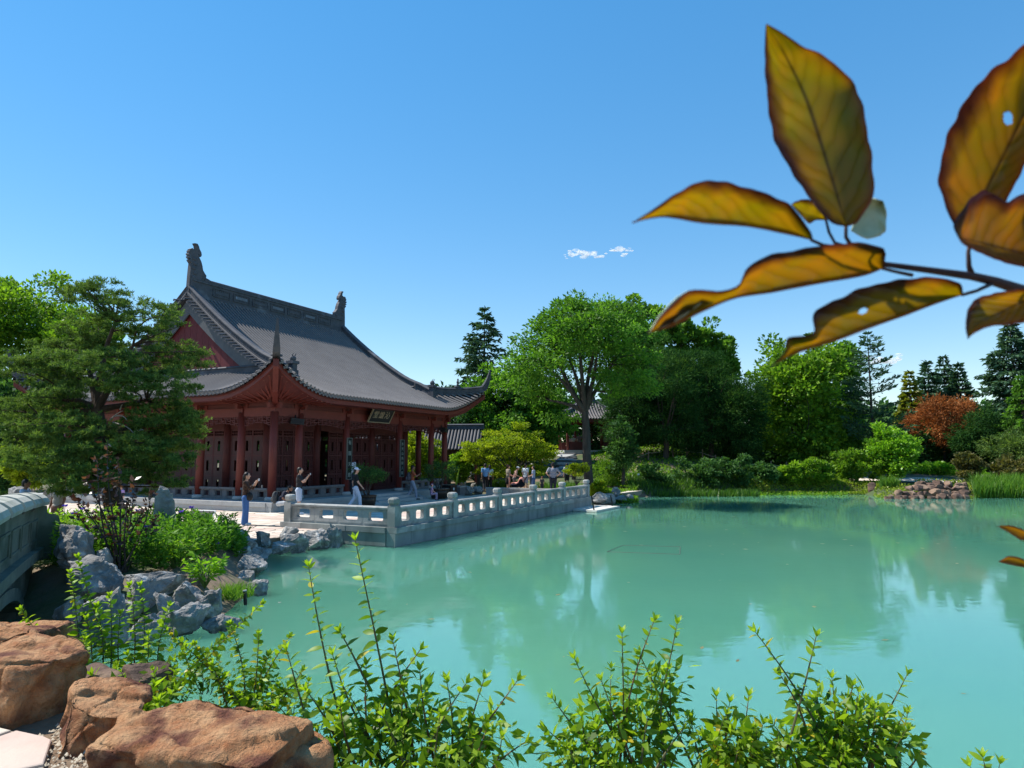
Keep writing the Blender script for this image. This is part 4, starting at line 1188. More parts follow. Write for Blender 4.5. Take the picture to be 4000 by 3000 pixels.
# second, rear parapet across the deck
m = MB(); vs = []
for i in range(n+1):
    s = LB*i/n; t = top_z(s); vs += [bp_(s,-2.1,t-.80),bp_(s,-1.85,t-.80),bp_(s,-1.85,t),bp_(s,-2.1,t)]
m.add(vs,[(i*4+k_,i*4+(k_+1)%4,(i+1)*4+(k_+1)%4,(i+1)*4+k_) for i in range(n) for k_ in range(4)]+[(0,1,2,3),(n*4,n*4+1,n*4+2,n*4+3)])
m.build('rear_parapet', M_BRIDGE, bdg)
m = MB(); vs = []
for i in range(n+1):
    s = LB*i/n; t = top_z(s)-.82; vs += [bp_(s,-2.1,t-.15),bp_(s,.08,t-.15),bp_(s,.08,t),bp_(s,-2.1,t)]
m.add(vs,[(i*4+k_,i*4+(k_+1)%4,(i+1)*4+(k_+1)%4,(i+1)*4+k_) for i in range(n) for k_ in range(4)]+[(0,1,2,3),(n*4,n*4+1,n*4+2,n*4+3)])
m.build('deck', M_STEP, bdg)
# ------------------------------------------------------------------ foliage engine
def unit(a): return a / np.maximum(np.linalg.norm(a, axis=-1, keepdims=True), 1e-9)
def leaf_cards(P, D, L, W, tint, fold=.12):
    # one folded four-point leaf per row; D is the leaf axis
    n = len(P); up = rng.normal(size=(n,3)); S = unit(np.cross(D, up)); N = np.cross(D, S)
    L = np.broadcast_to(np.asarray(L, float), (n,))[:,None]; W = np.broadcast_to(np.asarray(W, float), (n,))[:,None]
    v = np.stack([P, P + D*L*.45 + S*W*.5 + N*W*fold, P + D*L, P + D*L*.45 - S*W*.5 + N*W*fold], 1).reshape(-1,3)
    f = np.arange(n*4).reshape(-1,4)
    return v, f, np.repeat(tint, 4)
def cluster_leaves(C, r, per, size, asp, flat=.6, out_c=None, droop=.0, tint_amp=.28, tint0=.45):
    # C (k,3) cluster centres, r (k,) radii
    k = len(C); n = k*per
    G = unit(rng.normal(size=(n,3))) * (rng.uniform(.15,1,(n,1))**.5)
    G[:,2] *= flat
    idx = np.repeat(np.arange(k), per)
    P = C[idx] + G*np.asarray(r)[idx][:,None]
    o = out_c if out_c is not None else C.mean(0)
    D = unit(unit(G)*.8 + unit(P - o)*.6 + rng.normal(size=(n,3))*.55 + np.array([0,0,-droop]))
    s = size*rng.uniform(.65,1.3,n)
    ct = rng.normal(0, tint_amp*.6, k)[idx]
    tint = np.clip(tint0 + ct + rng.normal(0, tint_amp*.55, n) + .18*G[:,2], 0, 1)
    return leaf_cards(P, D, s, s*asp, tint)
def merge(parts):
    vs, fs, ts, b = [], [], [], 0
    for v, f, t in parts:
        vs.append(v); fs.append(f+b); ts.append(t); b += len(v)
    return np.concatenate(vs), np.concatenate(fs), np.concatenate(ts)
def blob_points(blobs, n, shell=.45):
    vol = np.array([b[3]*b[4]*b[5] for b in blobs])**.8; pick = rng.choice(len(blobs), n, p=vol/vol.sum())
    B = np.array(blobs)[pick]; g = unit(rng.normal(size=(n,3))); rad = shell + (1-shell)*rng.uniform(0,1,(n,1))**.55
    return B[:,:3] + g*B[:,3:]*rad
def limb(m, a, b, r0, r1, sag=.1, n=5, seg=6):
    a = Vector(a); b = Vector(b); L = (b-a).length; pts = []
    j = Vector((random.uniform(-1,1), random.uniform(-1,1), random.uniform(-.2,1)))*L*sag
    for i in range(n+1):
        t = i/n; pts.append(a.lerp(b, t) + j*math.sin(math.pi*t))
    m.tube(pts, [r0+(r1-r0)*(i/n)**.8 for i in range(n+1)], seg, cap=False)
    return pts
def tree(name, label, loc, trunk, blobs, n_cl, per, cr, size, asp, mt, bark=None, n_limb=18, flat=.6, droop=0, group=None, cat='tree', shell=.45, tint0=.45, trunk_pts=None, leaders=None):
    # trunk = (height where it forks, radius)
    root = empty(name, loc, 0, label, cat, group)
    th, tr = trunk
    m = MB(); fork = Vector((0,0,th))
    tp = trunk_pts or [(0,0,-.3),(0,0,0),(random.uniform(-.1,.1),random.uniform(-.1,.1),th*.5),(0,0,th)]
    k = len(tp); m.tube(tp, [tr*1.35]+[tr*(1-.35*i/(k-1)) for i in range(1,k)], 10, cap=False)
    fork = Vector(tp[-1])
    C = blob_points(blobs, n_cl, shell)
    heads = leaders or []
    nodes = [fork]
    for h in heads:
        pts = limb(m, fork, h, tr*.55, tr*.18, .06, 6, 7); nodes += pts[2:]
    for c in C[rng.choice(n_cl, min(n_limb, n_cl), replace=False)]:
        c = Vector(c); q = min(nodes, key=lambda p: (p-c).length + max(0, p.z-c.z)*1.2)
        limb(m, q, c, tr*(.30 if q is fork else .16), tr*.05, .08, 4, 5)
    m.build('trunk', bark or M_BARK, root, smooth=True)
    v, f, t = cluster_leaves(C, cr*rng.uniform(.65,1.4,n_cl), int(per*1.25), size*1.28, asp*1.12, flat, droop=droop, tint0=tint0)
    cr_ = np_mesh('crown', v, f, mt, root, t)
    return root
def conifer(name, label, loc, H, R_, mt, levels=26, k=7, per=46, size=.22, asp=.3, droop=.25, z0=.06, tr=.16, group=None, up=.0, sparse=0.0, taper=.9, tint0=.42, bark=None):
    root = empty(name, loc, 0, label, 'tree', group)
    m = MB(); m.tube([(0,0,-.3),(0,0,H*.5),(0,0,H)], [tr*1.2,tr*.7,.015], 8, cap=False)
    Ps, Ds, ts = [], [], []
    for i in range(levels):
        f = i/(levels-1); z = H*(z0 + (1-z0)*f**.9); Lb = R_*(1-f)**taper*random.uniform(.75,1.15) + .10
        for j in range(k):
            if random.random() < sparse: continue
            a = random.uniform(0,6.283); L = Lb*random.uniform(.7,1.15)
            d = Vector((math.cos(a), math.sin(a), up - .12 - droop*.6*(1-f))).normalized()
            e = Vector((0,0,z)) + d*L + Vector((0,0,.10*L))
            if L > R_*.25: m.tube([(0,0,z), Vector((0,0,z))+d*L*.5-Vector((0,0,.03*L)), e], [tr*.16,tr*.1,.01], 4, cap=False)
            n = max(8, int(per*L/R_*2.2)); t = rng.uniform(.12,1,n)**.7
            base = np.array([0,0,z]) + np.outer(t*L, np.array(d)) + np.outer((t**2)*.10*L, [0,0,1])
            side = np.array([-math.sin(a), math.cos(a), 0.0]); sw = rng.uniform(-1,1,n)*(1-t*.75)*L*.34
            base = base + np.outer(sw, side) + rng.normal(0,.03,(n,3)); base[:,2] -= np.abs(sw)*.25
            D = unit(np.array(d)*.7 + np.outer(np.sign(sw), side)*.7 + rng.normal(0,.35,(n,3)) + np.array([0,0,-droop+.15]))
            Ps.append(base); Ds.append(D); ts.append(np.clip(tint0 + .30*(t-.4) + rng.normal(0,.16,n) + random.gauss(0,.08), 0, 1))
    m.build('trunk', bark or M_BARK, root, smooth=True)
    P, D, t = np.concatenate(Ps), np.concatenate(Ds), np.concatenate(ts)
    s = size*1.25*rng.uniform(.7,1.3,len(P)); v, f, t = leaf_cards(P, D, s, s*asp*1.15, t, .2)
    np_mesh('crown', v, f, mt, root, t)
    return root
def on_ground(x, y): return Vector((x, y, gz(x, y)))
def at(px, depth, sink=0):
    p = Py(px, 1785, depth); return Vector((p.x, depth, gz(p.x, depth)-sink))
def zt(py, depth): return Py(2000, py, depth).z
def mpx(px, depth): return px*depth/FPX

L_LOC = leafmat('leaf_locust', (0.040,0.109,0.014), (0.099,0.226,0.026), (0.211,0.393,0.044), .45, .55, .2)
L_MAP = leafmat('leaf_lime', (0.048,0.116,0.013), (0.144,0.273,0.022), (0.300,0.465,0.034), .45, .55, .2)
L_BRI = leafmat('leaf_bright', (0.064,0.168,0.013), (0.168,0.347,0.021), (0.322,0.540,0.039), .45)
L_GOLD = leafmat('leaf_goldgreen', (.09,.15,.012), (.24,.31,.018), (.40,.45,.025), .5, .6, .15)
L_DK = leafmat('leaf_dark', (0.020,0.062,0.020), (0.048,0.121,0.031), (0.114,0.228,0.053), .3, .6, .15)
L_PINE = leafmat('needle_pine', (0.032,0.072,0.022), (0.095,0.165,0.040), (0.20,0.28,0.07), .35, .7, .15)
L_BPINE = leafmat('needle_black_pine', (0.011,0.040,0.013), (0.030,0.083,0.022), (0.094,0.181,0.037), .3, .9, .04)
L_SPR = leafmat('needle_spruce', (0.020,0.054,0.033), (0.046,0.104,0.060), (0.117,0.194,0.092), .2, .85, .06)
L_POP = leafmat('leaf_poplar', (0.046,0.115,0.017), (0.115,0.241,0.032), (0.218,0.368,0.052), .5, .6, .15)
L_RUST = leafmat('leaf_rust', (.16,.058,.020), (.32,.125,.042), (.46,.21,.075), .35, .7, .1, tcol=(1.2,.85,.5))
L_YEL = leafmat('leaf_yellow_conifer', (0.070,0.105,0.011), (0.168,0.196,0.020), (0.336,0.323,0.027), .3)
L_PUR = leafmat('leaf_purple', (0.022,0.013,0.013), (0.062,0.036,0.029), (0.179,0.123,0.084), .3, .35, .5, tcol=(1.4,.8,.4))
L_GRASS = leafmat('grass_blade', (0.034,0.084,0.011), (0.084,0.190,0.020), (0.168,0.314,0.034), .4)
L_COVER = leafmat('groundcover_leaf', (0.086,0.147,0.012), (0.185,0.259,0.020), (0.320,0.394,0.037), .35)
L_FERN = leafmat('yew_spray', (0.056,0.062,0.017), (0.112,0.112,0.029), (0.179,0.146,0.045), .3)

# ------------------------------------------------------------------ left: garden pine and the trees behind it
d = 18.2; p0 = at(415, d); p0.z = .45
blobs = []
for (cx, cy, rx, ry, dy) in ((250,1360,200,70,.6),(560,1260,160,85,0),(430,1180,150,60,-.3),(190,1500,110,50,.3),(640,1400,130,80,.4),(690,1520,110,60,-.3),
                             (180,1620,190,90,0),(480,1460,170,80,-.6),(600,1640,170,80,.2),(80,1750,110,90,.2),(640,1790,140,80,-.2),(420,1770,190,80,.4),(300,1880,160,70,.2),(620,1900,110,50,0),(40,1610,90,70,.6),(330,1560,120,50,-.7),(660,1700,110,70,.5),(300,1280,120,70,.3),(400,1690,150,60,-.9),(540,1760,140,70,-.8),(330,1800,150,70,-.9),(480,1860,150,60,-.9),(700,1620,70,50,.2),(200,1450,150,70,-.4),(560,1520,140,60,-.5)):
    q = Py(cx, cy, d); blobs.append((q.x-p0.x, dy*1.5, q.z-p0.z, mpx(rx,d), mpx(rx,d)*.9, mpx(ry,d)))
root = empty('garden_pine', p0, 0, 'spreading garden pine with a twisted trunk in front of the hall side', 'tree')
m = MB(); tk = [Vector(Py(px,py,d))-p0+Vector((0,o,0)) for px,py,o in ((470,2150,0),(455,2020,0),(420,1900,.1),(400,1790,.0),(405,1690,-.1),(380,1600,0))]
m.tube(tk, [.30,.26,.23,.20,.17,.14], 10, cap=False)
heads = [Vector(Py(px,py,d))-p0+Vector((0,o,0)) for px,py,o in ((360,1480,.2),(300,1380,.4),(470,1500,-.2),(520,1350,0),(470,1260,-.2),(250,1560,.1),(560,1560,.2),(150,1640,.2))]
nodes = list(tk[2:])
for h in heads: nodes += limb(m, tk[-1], h, .11, .04, .10, 7, 7)[2:]
C = blob_points(blobs, 1150, .35)
for c in C[:150]:
    c = Vector(c); q = min(nodes, key=lambda p: (p-c).length + max(0,p.z-c.z)); limb(m, q, c, .035, .008, .14, 5, 5)
m.build('trunk', M_BARK_R, root, smooth=True)
# needle tufts: bursts of thin needles
k = len(C); per = 20; n = k*per; idx = np.repeat(np.arange(k), per)
G = unit(rng.normal(size=(n,3)))*rng.uniform(.2,1,(n,1)); G[:,2] = np.abs(G[:,2])*.55
tp = C[idx] + G*rng.uniform(.16,.32,n)[:,None]
nn = 9; T = np.repeat(tp, nn, 0); dn = unit(rng.normal(size=(n*nn,3)) + np.array([0,0,.9]) + np.repeat(G,nn,0)*.6)
tt = np.clip(np.repeat(.48 + .35*G[:,2] + rng.normal(0,.14,n) + rng.normal(0,.1,k)[idx], nn) + rng.normal(0,.08,n*nn), 0, 1)
ln = rng.uniform(.07,.13,n*nn); v, f, t = leaf_cards(T, dn, ln, .02, tt, .1)
np_mesh('crown', v, f, L_PINE, root, t)
m = MB()   # a bare dead branch catching the sun
for a, e in (((430,1640),(480,1605)),((450,1625),(495,1640)),((470,1600),(478,1580)),((440,1650),(520,1690)),((520,1690),(560,1680))):
    limb(m, Vector(Py(*a,d-.5))-p0, Vector(Py(*e,d-.9))-p0, .022, .008, .1, 4, 5)
m.build('dead_branch', mat('dead_wood',(.30,.27,.23),(.42,.38,.33),10,.9), root)

def bt(name, label, px, depth, y_top, y_bot, w, n_cl, per, size, mt, asp=.55, trunk_h=None, tr=.2, shape='round', group='trees around the pond', flat=.6, cr=None, sink=0, tint0=.45, n_limb=14, droop=0, bark=None, shell=.45):
    # broadleaf tree fitted to a picture box
    p = at(px, depth); zb, zt_ = zt(y_bot, depth)-p.z, zt(y_top, depth)-p.z; W = mpx(w, depth)/2; Hc = zt_-zb
    th = trunk_h if trunk_h is not None else max(.4, zb+Hc*.15)
    r = random.Random(int(px*7+depth)); bl = []
    if shape == 'column':
        for i in range(7):
            q = i/6; bl.append((r.uniform(-.1,.1)*W, r.uniform(-.1,.1)*W, zb+Hc*(.08+.86*q), W*(1.0-.55*abs(q-.4)**1.2), W*(1.0-.55*abs(q-.4)), Hc*.13))
    elif shape == 'low':
        for i in range(8): bl.append((r.uniform(-.7,.7)*W, r.uniform(-.5,.5)*W, zb+Hc*r.uniform(.3,.75), W*r.uniform(.3,.5), W*r.uniform(.3,.5), Hc*r.uniform(.25,.4)))
        bl.append((0,0,zb+Hc*.45,W*.8,W*.7,Hc*.45))
    else:
        bl.append((0,0,zb+Hc*.5,W*.72,W*.72,Hc*.42))
        for i in range(11):
            a = i*2.4; q = r.uniform(.12,.9); rad = W*.62*math.sqrt(max(.05,1-(2*q-1)**2))
            bl.append((math.cos(a)*rad, math.sin(a)*rad, zb+Hc*q, W*r.uniform(.26,.42), W*r.uniform(.26,.42), Hc*r.uniform(.13,.2)))
    return tree(name, label, p, (th, tr), bl, n_cl, per, cr or W*.22, size, asp, mt, bark, n_limb, flat, droop, group, tint0=tint0, shell=shell)
GB = 'trees behind the hall on the left'
bt('maple_tree','tall broadleaf tree rising behind the garden pine', 60, 46, 1060, 1700, 420, 260, 55, .22, L_MAP, group=GB, tr=.25)
bt('maple_tree','rounder broadleaf tree behind the rear roof horn', 300, 44, 1160, 1700, 330, 200, 45, .24, L_MAP, group=GB, tr=.25)
bt('hedge_tree','dark leafy tree filling the gap under the rear eaves', 30, 43, 1480, 1880, 380, 160, 45, .22, L_DK, group=GB, tr=.2)
bt('yellow_bamboo','yellow green feathery shrub beside the seated visitors', 120, 25, 1730, 1910, 150, 70, 60, .14, L_GOLD, asp=.3, trunk_h=.3, tr=.05, group=GB, shape='low')
bt('garden_shrub','dark shrub behind the rocks at the bridge end', 40, 27, 1760, 1935, 190, 70, 55, .12, L_DK, trunk_h=.2, tr=.05, group=GB, shape='low')

# ------------------------------------------------------------------ behind the hall and around the pavilion
conifer('spruce_tree','sparse dark spruce between the hall roof and the big spreading tree', at(1890,58), zt(1205,58)-at(1890,58).z, 5.4, L_SPR, 30, 8, 60, .34, .30, .35, tr=.22, group='conifers', sparse=.12, taper=.75)
bt('broadleaf_tree','mid green tree behind the upturned far roof corner', 1960, 55, 1400, 1830, 320, 220, 60, .22, L_LOC, tr=.18)
bt('broadleaf_tree','smaller green tree beside the covered corridor roof', 1840, 56, 1600, 1800, 240, 110, 50, .22, L_DK, tr=.15)
bt('broadleaf_tree','soft green tree beside the pavilion', 2110, 55, 1480, 1800, 260, 170, 55, .22, L_LOC, tr=.15)
# the big spreading tree
d = 39.0; p0 = at(2300, d); bl = []
for cx, cy, rx, ry, dy in ((2290,1260,200,80,0),(2130,1330,130,80,.5),(2420,1290,130,80,-.5),(2090,1430,110,70,-.8),(2480,1390,110,80,.8),(2280,1370,200,70,1.5),(2300,1330,180,80,-1.5),(2170,1500,110,50,1.2),(2420,1490,110,60,-.5),(2060,1520,80,50,.3),(2500,1500,70,50,.4),(2230,1210,80,40,-.6),(2350,1200,90,40,.6),(2200,1620,60,30,1.0)):
    q = Py(cx, cy, d); bl.append((q.x-p0.x, dy*1.6, q.z-p0.z, mpx(rx,d), mpx(rx,d)*1.0, mpx(ry,d)))
fp = lambda px,py,o=0: Vector(Py(px,py,d))-p0+Vector((0,o,0))
tree('shade_tree','tall spreading tree with a forked dark trunk at the end of the terrace', p0, (4,.30), bl, 460, 62, .62, .17, .42, L_LOC, n_limb=70, flat=.5, group='trees around the pond',
     trunk_pts=[fp(2305,1960),fp(2300,1880),fp(2292,1780),fp(2290,1680),fp(2285,1610)], leaders=[fp(2265,1480),fp(2215,1370,.5),fp(2150,1300,.5),fp(2315,1480),fp(2330,1350,-.4),fp(2360,1270),fp(2420,1390,.6),fp(2120,1430,-.8),fp(2150,1560,.7),fp(2250,1280,-1)])
for i, (px, yt, w) in enumerate(((2480,1200,70),(2570,1235,90),(2660,1275,90),(2765,1275,80),(2835,1330,90))):
    bt('poplar_tree', ('tallest poplar spire behind the spreading tree','second poplar spire above the dark pines','poplar between the taller spires','slim poplar next to the outermost poplar','outermost poplar above the dark pine shoulder')[i], px, 66, yt, 1700, w*1.35, 150, 60, .30, L_POP, shape='column', tr=.2, group='poplars behind the pines', cr=.6)
# dark pines
for i, (px, dep, yt, yb, w) in enumerate(((2600,54,1340,1790,340),(2780,55.5,1325,1830,370),(2900,54,1450,1840,210),(2470,55,1340,1750,260),(2690,57,1345,1800,300))):
    bt('dark_pine', ('dark pine with a bare trunk on the far bank','broad dark pine overhanging the far bank','small dark pine next to the large bright green tree','dark pine behind the spreading tree','tall dark pine at the centre of the dark group')[i], px, dep, yt, yb, w, 230, 70, .24, L_BPINE, asp=.16, tr=.28, group='dark pines on the far bank', flat=.5, bark=M_BARK_R, cr=.75, trunk_h=(zt(1700,dep)-at(px,dep).z), shell=.3)
bt('ivy_column','ivy covered stump between the pavilion and the dark pines', 2430, 46, 1640, 1830, 110, 60, 50, .15, L_DK, shape='column', tr=.15, cr=.4)
bt('lime_tree','large bright green broadleaf tree beside the dark pines', 3120, 56, 1340, 1850, 380, 300, 62, .26, L_MAP, tr=.22, shell=.4)
bt('lime_tree','second broadleaf tree merging into the large bright one', 3270, 60, 1330, 1830, 260, 200, 55, .26, L_LOC, tr=.22)
conifer('larch_tree','thin open larch with horizontal branches', at(3415,54), zt(1305,54)-at(3415,54).z, 2.7, L_SPR, 26, 5, 34, .26, .28, -.1, z0=.25, tr=.14, group='conifers', sparse=.25, up=.25, taper=.55)
conifer('golden_conifer','yellow green conifer behind the larch', at(3570,64), zt(1455,64)-at(3570,64).z, 2.2, L_YEL, 22, 7, 44, .34, .4, .1, tr=.15, group='conifers')
for i, (px, yt, dep, r_) in enumerate(((3645,1415,74,3.7),(3710,1395,76,4.0),(3765,1425,74,3.7))):
    conifer('spruce_tree', ('spruce of the distant trio nearest the golden conifer','tallest spruce of the distant trio','spruce of the distant trio nearest the big dark spruce')[i], at(px,dep), zt(yt,dep)-at(px,dep).z, r_, L_SPR, 24, 7, 44, .42, .36, .2, tr=.2, group='conifers')
conifer('spruce_tree','big dark spruce behind the drooping cedar', at(3985,60), zt(1255,60)-at(3985,60).z, 5.2, L_SPR, 34, 8, 70, .38, .30, .35, tr=.25, group='conifers')
conifer('cedar_tree','drooping soft green cedar in front of the big spruce', at(4010,54), zt(1470,54)-at(4010,54).z, 2.6, L_LOC, 26, 7, 46, .30, .25, .5, tr=.18, group='conifers', tint0=.3)
bt('rust_tree','rust red dead conifer bush', 3690, 60, 1545, 1740, 250, 170, 60, .26, L_RUST, asp=.22, tr=.12, flat=.8)
bt('dark_pine','dark low pine beside the rust red bush', 3840, 56, 1580, 1830, 260, 170, 60, .24, L_BPINE, asp=.2, tr=.2, group='dark pines on the far bank', shape='low')
bt('dark_pine','dark low pine under the drooping cedar', 3980, 53, 1680, 1840, 220, 130, 60, .22, L_PINE, asp=.2, tr=.2, group='dark pines on the far bank', shape='low')
bt('young_tree','small brilliant green tree by the stone pile', 3490, 49.5, 1650, 1860, 190, 130, 62, .16, L_BRI, tr=.07, shell=.3)
SB = 'shrubs on the far bank'
for px, dep, yt, yb, w, mt_, lb in ((3345,49.5,1745,1885,180,L_MAP,'round green shrub beside the brilliant green tree'),(3170,49,1790,1900,170,L_MAP,'bright shrub next to the round green shrub on the bank'),(3080,49.2,1810,1900,130,L_MAP,'bright shrub in the middle of the bank'),
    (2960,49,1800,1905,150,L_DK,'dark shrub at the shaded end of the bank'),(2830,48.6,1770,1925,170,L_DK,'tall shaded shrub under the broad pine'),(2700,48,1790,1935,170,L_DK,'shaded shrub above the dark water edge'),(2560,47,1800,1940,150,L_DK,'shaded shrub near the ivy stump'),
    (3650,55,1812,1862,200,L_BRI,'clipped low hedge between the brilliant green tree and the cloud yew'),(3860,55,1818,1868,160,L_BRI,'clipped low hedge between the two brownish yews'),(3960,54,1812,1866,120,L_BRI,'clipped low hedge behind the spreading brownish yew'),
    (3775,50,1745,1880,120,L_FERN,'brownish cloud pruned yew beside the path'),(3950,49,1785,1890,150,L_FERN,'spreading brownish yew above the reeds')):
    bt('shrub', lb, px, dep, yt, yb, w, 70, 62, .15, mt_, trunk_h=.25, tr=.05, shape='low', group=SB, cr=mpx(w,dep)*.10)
# the layered yellow-green maple behind the visitors, small trees at the terrace end
d = 46; p0 = at(2000, d); bl = []
for cx, cy, rx, ry in ((2000,1720,110,14),(1900,1740,90,16),(2090,1745,80,14),(1950,1690,80,12),(2060,1700,70,12),(2020,1770,120,22),(1880,1790,80,22),(2110,1790,70,18),(1990,1830,110,28),(2140,1770,60,10),(1850,1760,60,14),(2030,1665,40,10),(1930,1840,70,26),(2080,1840,70,22)):
    q = Py(cx, cy, d); bl.append((q.x-p0.x, random.uniform(-1.2,1.2), q.z-p0.z, mpx(rx,d), mpx(rx,d), mpx(ry,d)))
tree('japanese_maple','layered yellow green maple behind the visitors on the path', p0, (1.0,.11), bl, 300, 62, .40, .11, .5, L_GOLD, n_limb=50, flat=.30, group='trees around the pond', shell=.2)
bt('small_pruned_tree','little yellow leaved pruned tree behind the end of the balustrade', 2250, 37.2, 1805, 1862, 100, 40, 60, .07, L_GOLD, tr=.05, trunk_h=.75, flat=.5, shape='low')
bt('shrub','low yellow green clump beside the terrace end post', 2345, 37.5, 1882, 1945, 100, 40, 60, .09, L_GOLD, trunk_h=.1, tr=.02, shape='low', group='shrubs at the terrace end')
bt('shrub','glossy yellow green shrub seen through the hall colonnade', 1660, 48, 1690, 1890, 200, 110, 60, .15, L_GOLD, trunk_h=.3, tr=.05, shape='low', group='shrubs at the terrace end')
bt('shrub','large leaved green shrub beside the last hall column', 1790, 46, 1770, 1880, 110, 60, 60, .14, L_MAP, trunk_h=.3, tr=.05, shape='low', group='shrubs at the terrace end')
bt('shrub','dark shrub at the corridor wall', 1890, 52, 1740, 1870, 150, 60, 60, .14, L_DK, trunk_h=.3, tr=.05, shape='low', group='shrubs at the terrace end')
bt('shrub','low juniper on the slope under the pavilion', 2380, 47, 1790, 1890, 170, 80, 60, .12, L_MAP, asp=.25, trunk_h=.1, tr=.03, shape='low', group='shrubs at the terrace end', tint0=.3)
# wood closing the background far behind: reads as one mass
P = []; ps = []
for i in range(60):
    x = -60 + i*2.9 + random.uniform(-1,1); y = 84 + random.uniform(-4,6); h = random.uniform(7.0,10) - (2.5 if x > 26 else 0)
    ps.append((x, y, gz(x, y)+h*.5, 2.9, 2.5, h*.55))
C = blob_points(ps, 2400, .5); v, f, t = cluster_leaves(C, rng.uniform(.8,1.5,len(C)), 26, .85, .6, .7, tint0=.35)
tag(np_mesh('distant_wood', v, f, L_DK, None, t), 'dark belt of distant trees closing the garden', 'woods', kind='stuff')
P = []; ps = []
for i in range(34):
    x = 8 + i*1.35 + random.uniform(-.5,.5); y = 62 + random.uniform(-2,3); h = random.uniform(3.0,4.6)
    ps.append((x, y, gz(x, y)+h*.42, 1.4, 1.3, h*.6))
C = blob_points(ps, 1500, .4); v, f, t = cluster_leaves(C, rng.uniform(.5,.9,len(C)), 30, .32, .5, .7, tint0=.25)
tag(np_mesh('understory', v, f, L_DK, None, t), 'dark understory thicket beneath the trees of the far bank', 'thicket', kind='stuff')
# ------------------------------------------------------------------ low planting
def blades(name, label, pts, hmin, hmax, w, mt, cat='plants', lean=.35, tint0=.5, per=1):
    pts = np.asarray(pts); n = len(pts)
    D = unit(np.stack([rng.normal(0,lean,n), rng.normal(0,lean,n), np.ones(n)],1)); L = rng.uniform(hmin,hmax,n)
    S = unit(np.cross(D, rng.normal(size=(n,3)))); bend = np.stack([rng.normal(0,1,n), rng.normal(0,1,n), np.zeros(n)],1)*L[:,None]*.16
    a = pts; b = pts + D*L[:,None]*.55 + bend*.4; c = pts + D*L[:,None] + bend*1.4
    v = np.stack([a - S*w*.5, a + S*w*.5, b + S*w*.45, b - S*w*.45, c], 1).reshape(-1,3); i = np.arange(n)*5
    f4 = np.stack([i,i+1,i+2,i+3],1); f3 = np.stack([i+3,i+2,i+4,i+4],1)[:, :3]
    fs = np.concatenate([np.stack([i,i+1,i+2],1), np.stack([i,i+2,i+3],1), f3])
    t = np.repeat(np.clip(tint0 + rng.normal(0,.2,n),0,1),5); t[4::5] += .15
    return tag(np_mesh(name, v, fs, mt, None, np.clip(t,0,1)), label, cat, kind='stuff')
def scatter_xy(n, box):
    px0, px1, d0, d1 = box
    d = rng.uniform(d0, d1, n); x = (rng.uniform(px0, px1, n)-2000)*d/FPX
    return np.stack([x, d, np.maximum(ground_h(x, d), -.02)], 1)
blades('iris_reeds','tall green iris reeds beside the stone pile on the far shore', scatter_xy(2600,(3785,4080,43.2,46.0)), .7, 1.35, .05, L_GRASS, tint0=.6, lean=.12)
blades('iris_tuft','small tuft of iris leaves between the single brown rock and the stone pile', scatter_xy(350,(3425,3490,46.5,47.4)), .5, .95, .05, L_GRASS, tint0=.65, lean=.15)
blades('iris_border','green iris leaves along the path behind the visitors', np.concatenate([scatter_xy(1400,(1925,2010,45.0,48)),scatter_xy(1600,(2110,2260,41.5,44.5))]), .4, .85, .05, L_GRASS, tint0=.5, lean=.2)
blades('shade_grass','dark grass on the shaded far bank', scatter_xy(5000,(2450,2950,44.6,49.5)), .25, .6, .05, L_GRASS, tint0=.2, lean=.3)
pts = np.concatenate([scatter_xy(9000,(2880,3420,47.4,49.6)), scatter_xy(2500,(3400,3800,43.0,48.5)), scatter_xy(2500,(3560,4050,46.5,51))]); v, f, t = leaf_cards(pts + rng.normal(0,.04,pts.shape)+np.array([0,0,.08]), unit(rng.normal(size=pts.shape)+np.array([0,0,.6])), .13, .09, np.clip(rng.normal(.6,.2,len(pts)),0,1))
pts = None
tag(np_mesh('bank_groundcover', v, f, L_COVER, None, t), 'bright yellow green groundcover on the far bank', 'groundcover', kind='stuff')
pts = np.array(scatter_xy(15000,(2290,3300,46,62))); pts2 = np.array(scatter_xy(3500,(2320,2480,38.5,46)))
pts = np.concatenate([pts,pts2]); v, f, t = leaf_cards(pts + np.array([0,0,.06]), unit(rng.normal(size=pts.shape)+np.array([0,0,.5])), .22, .12, np.clip(rng.normal(.4,.2,len(pts)),0,1))
tag(np_mesh('slope_groundcover', v, f, L_MAP, None, t), 'low leafy groundcover on the slope under the trees', 'groundcover', kind='stuff')
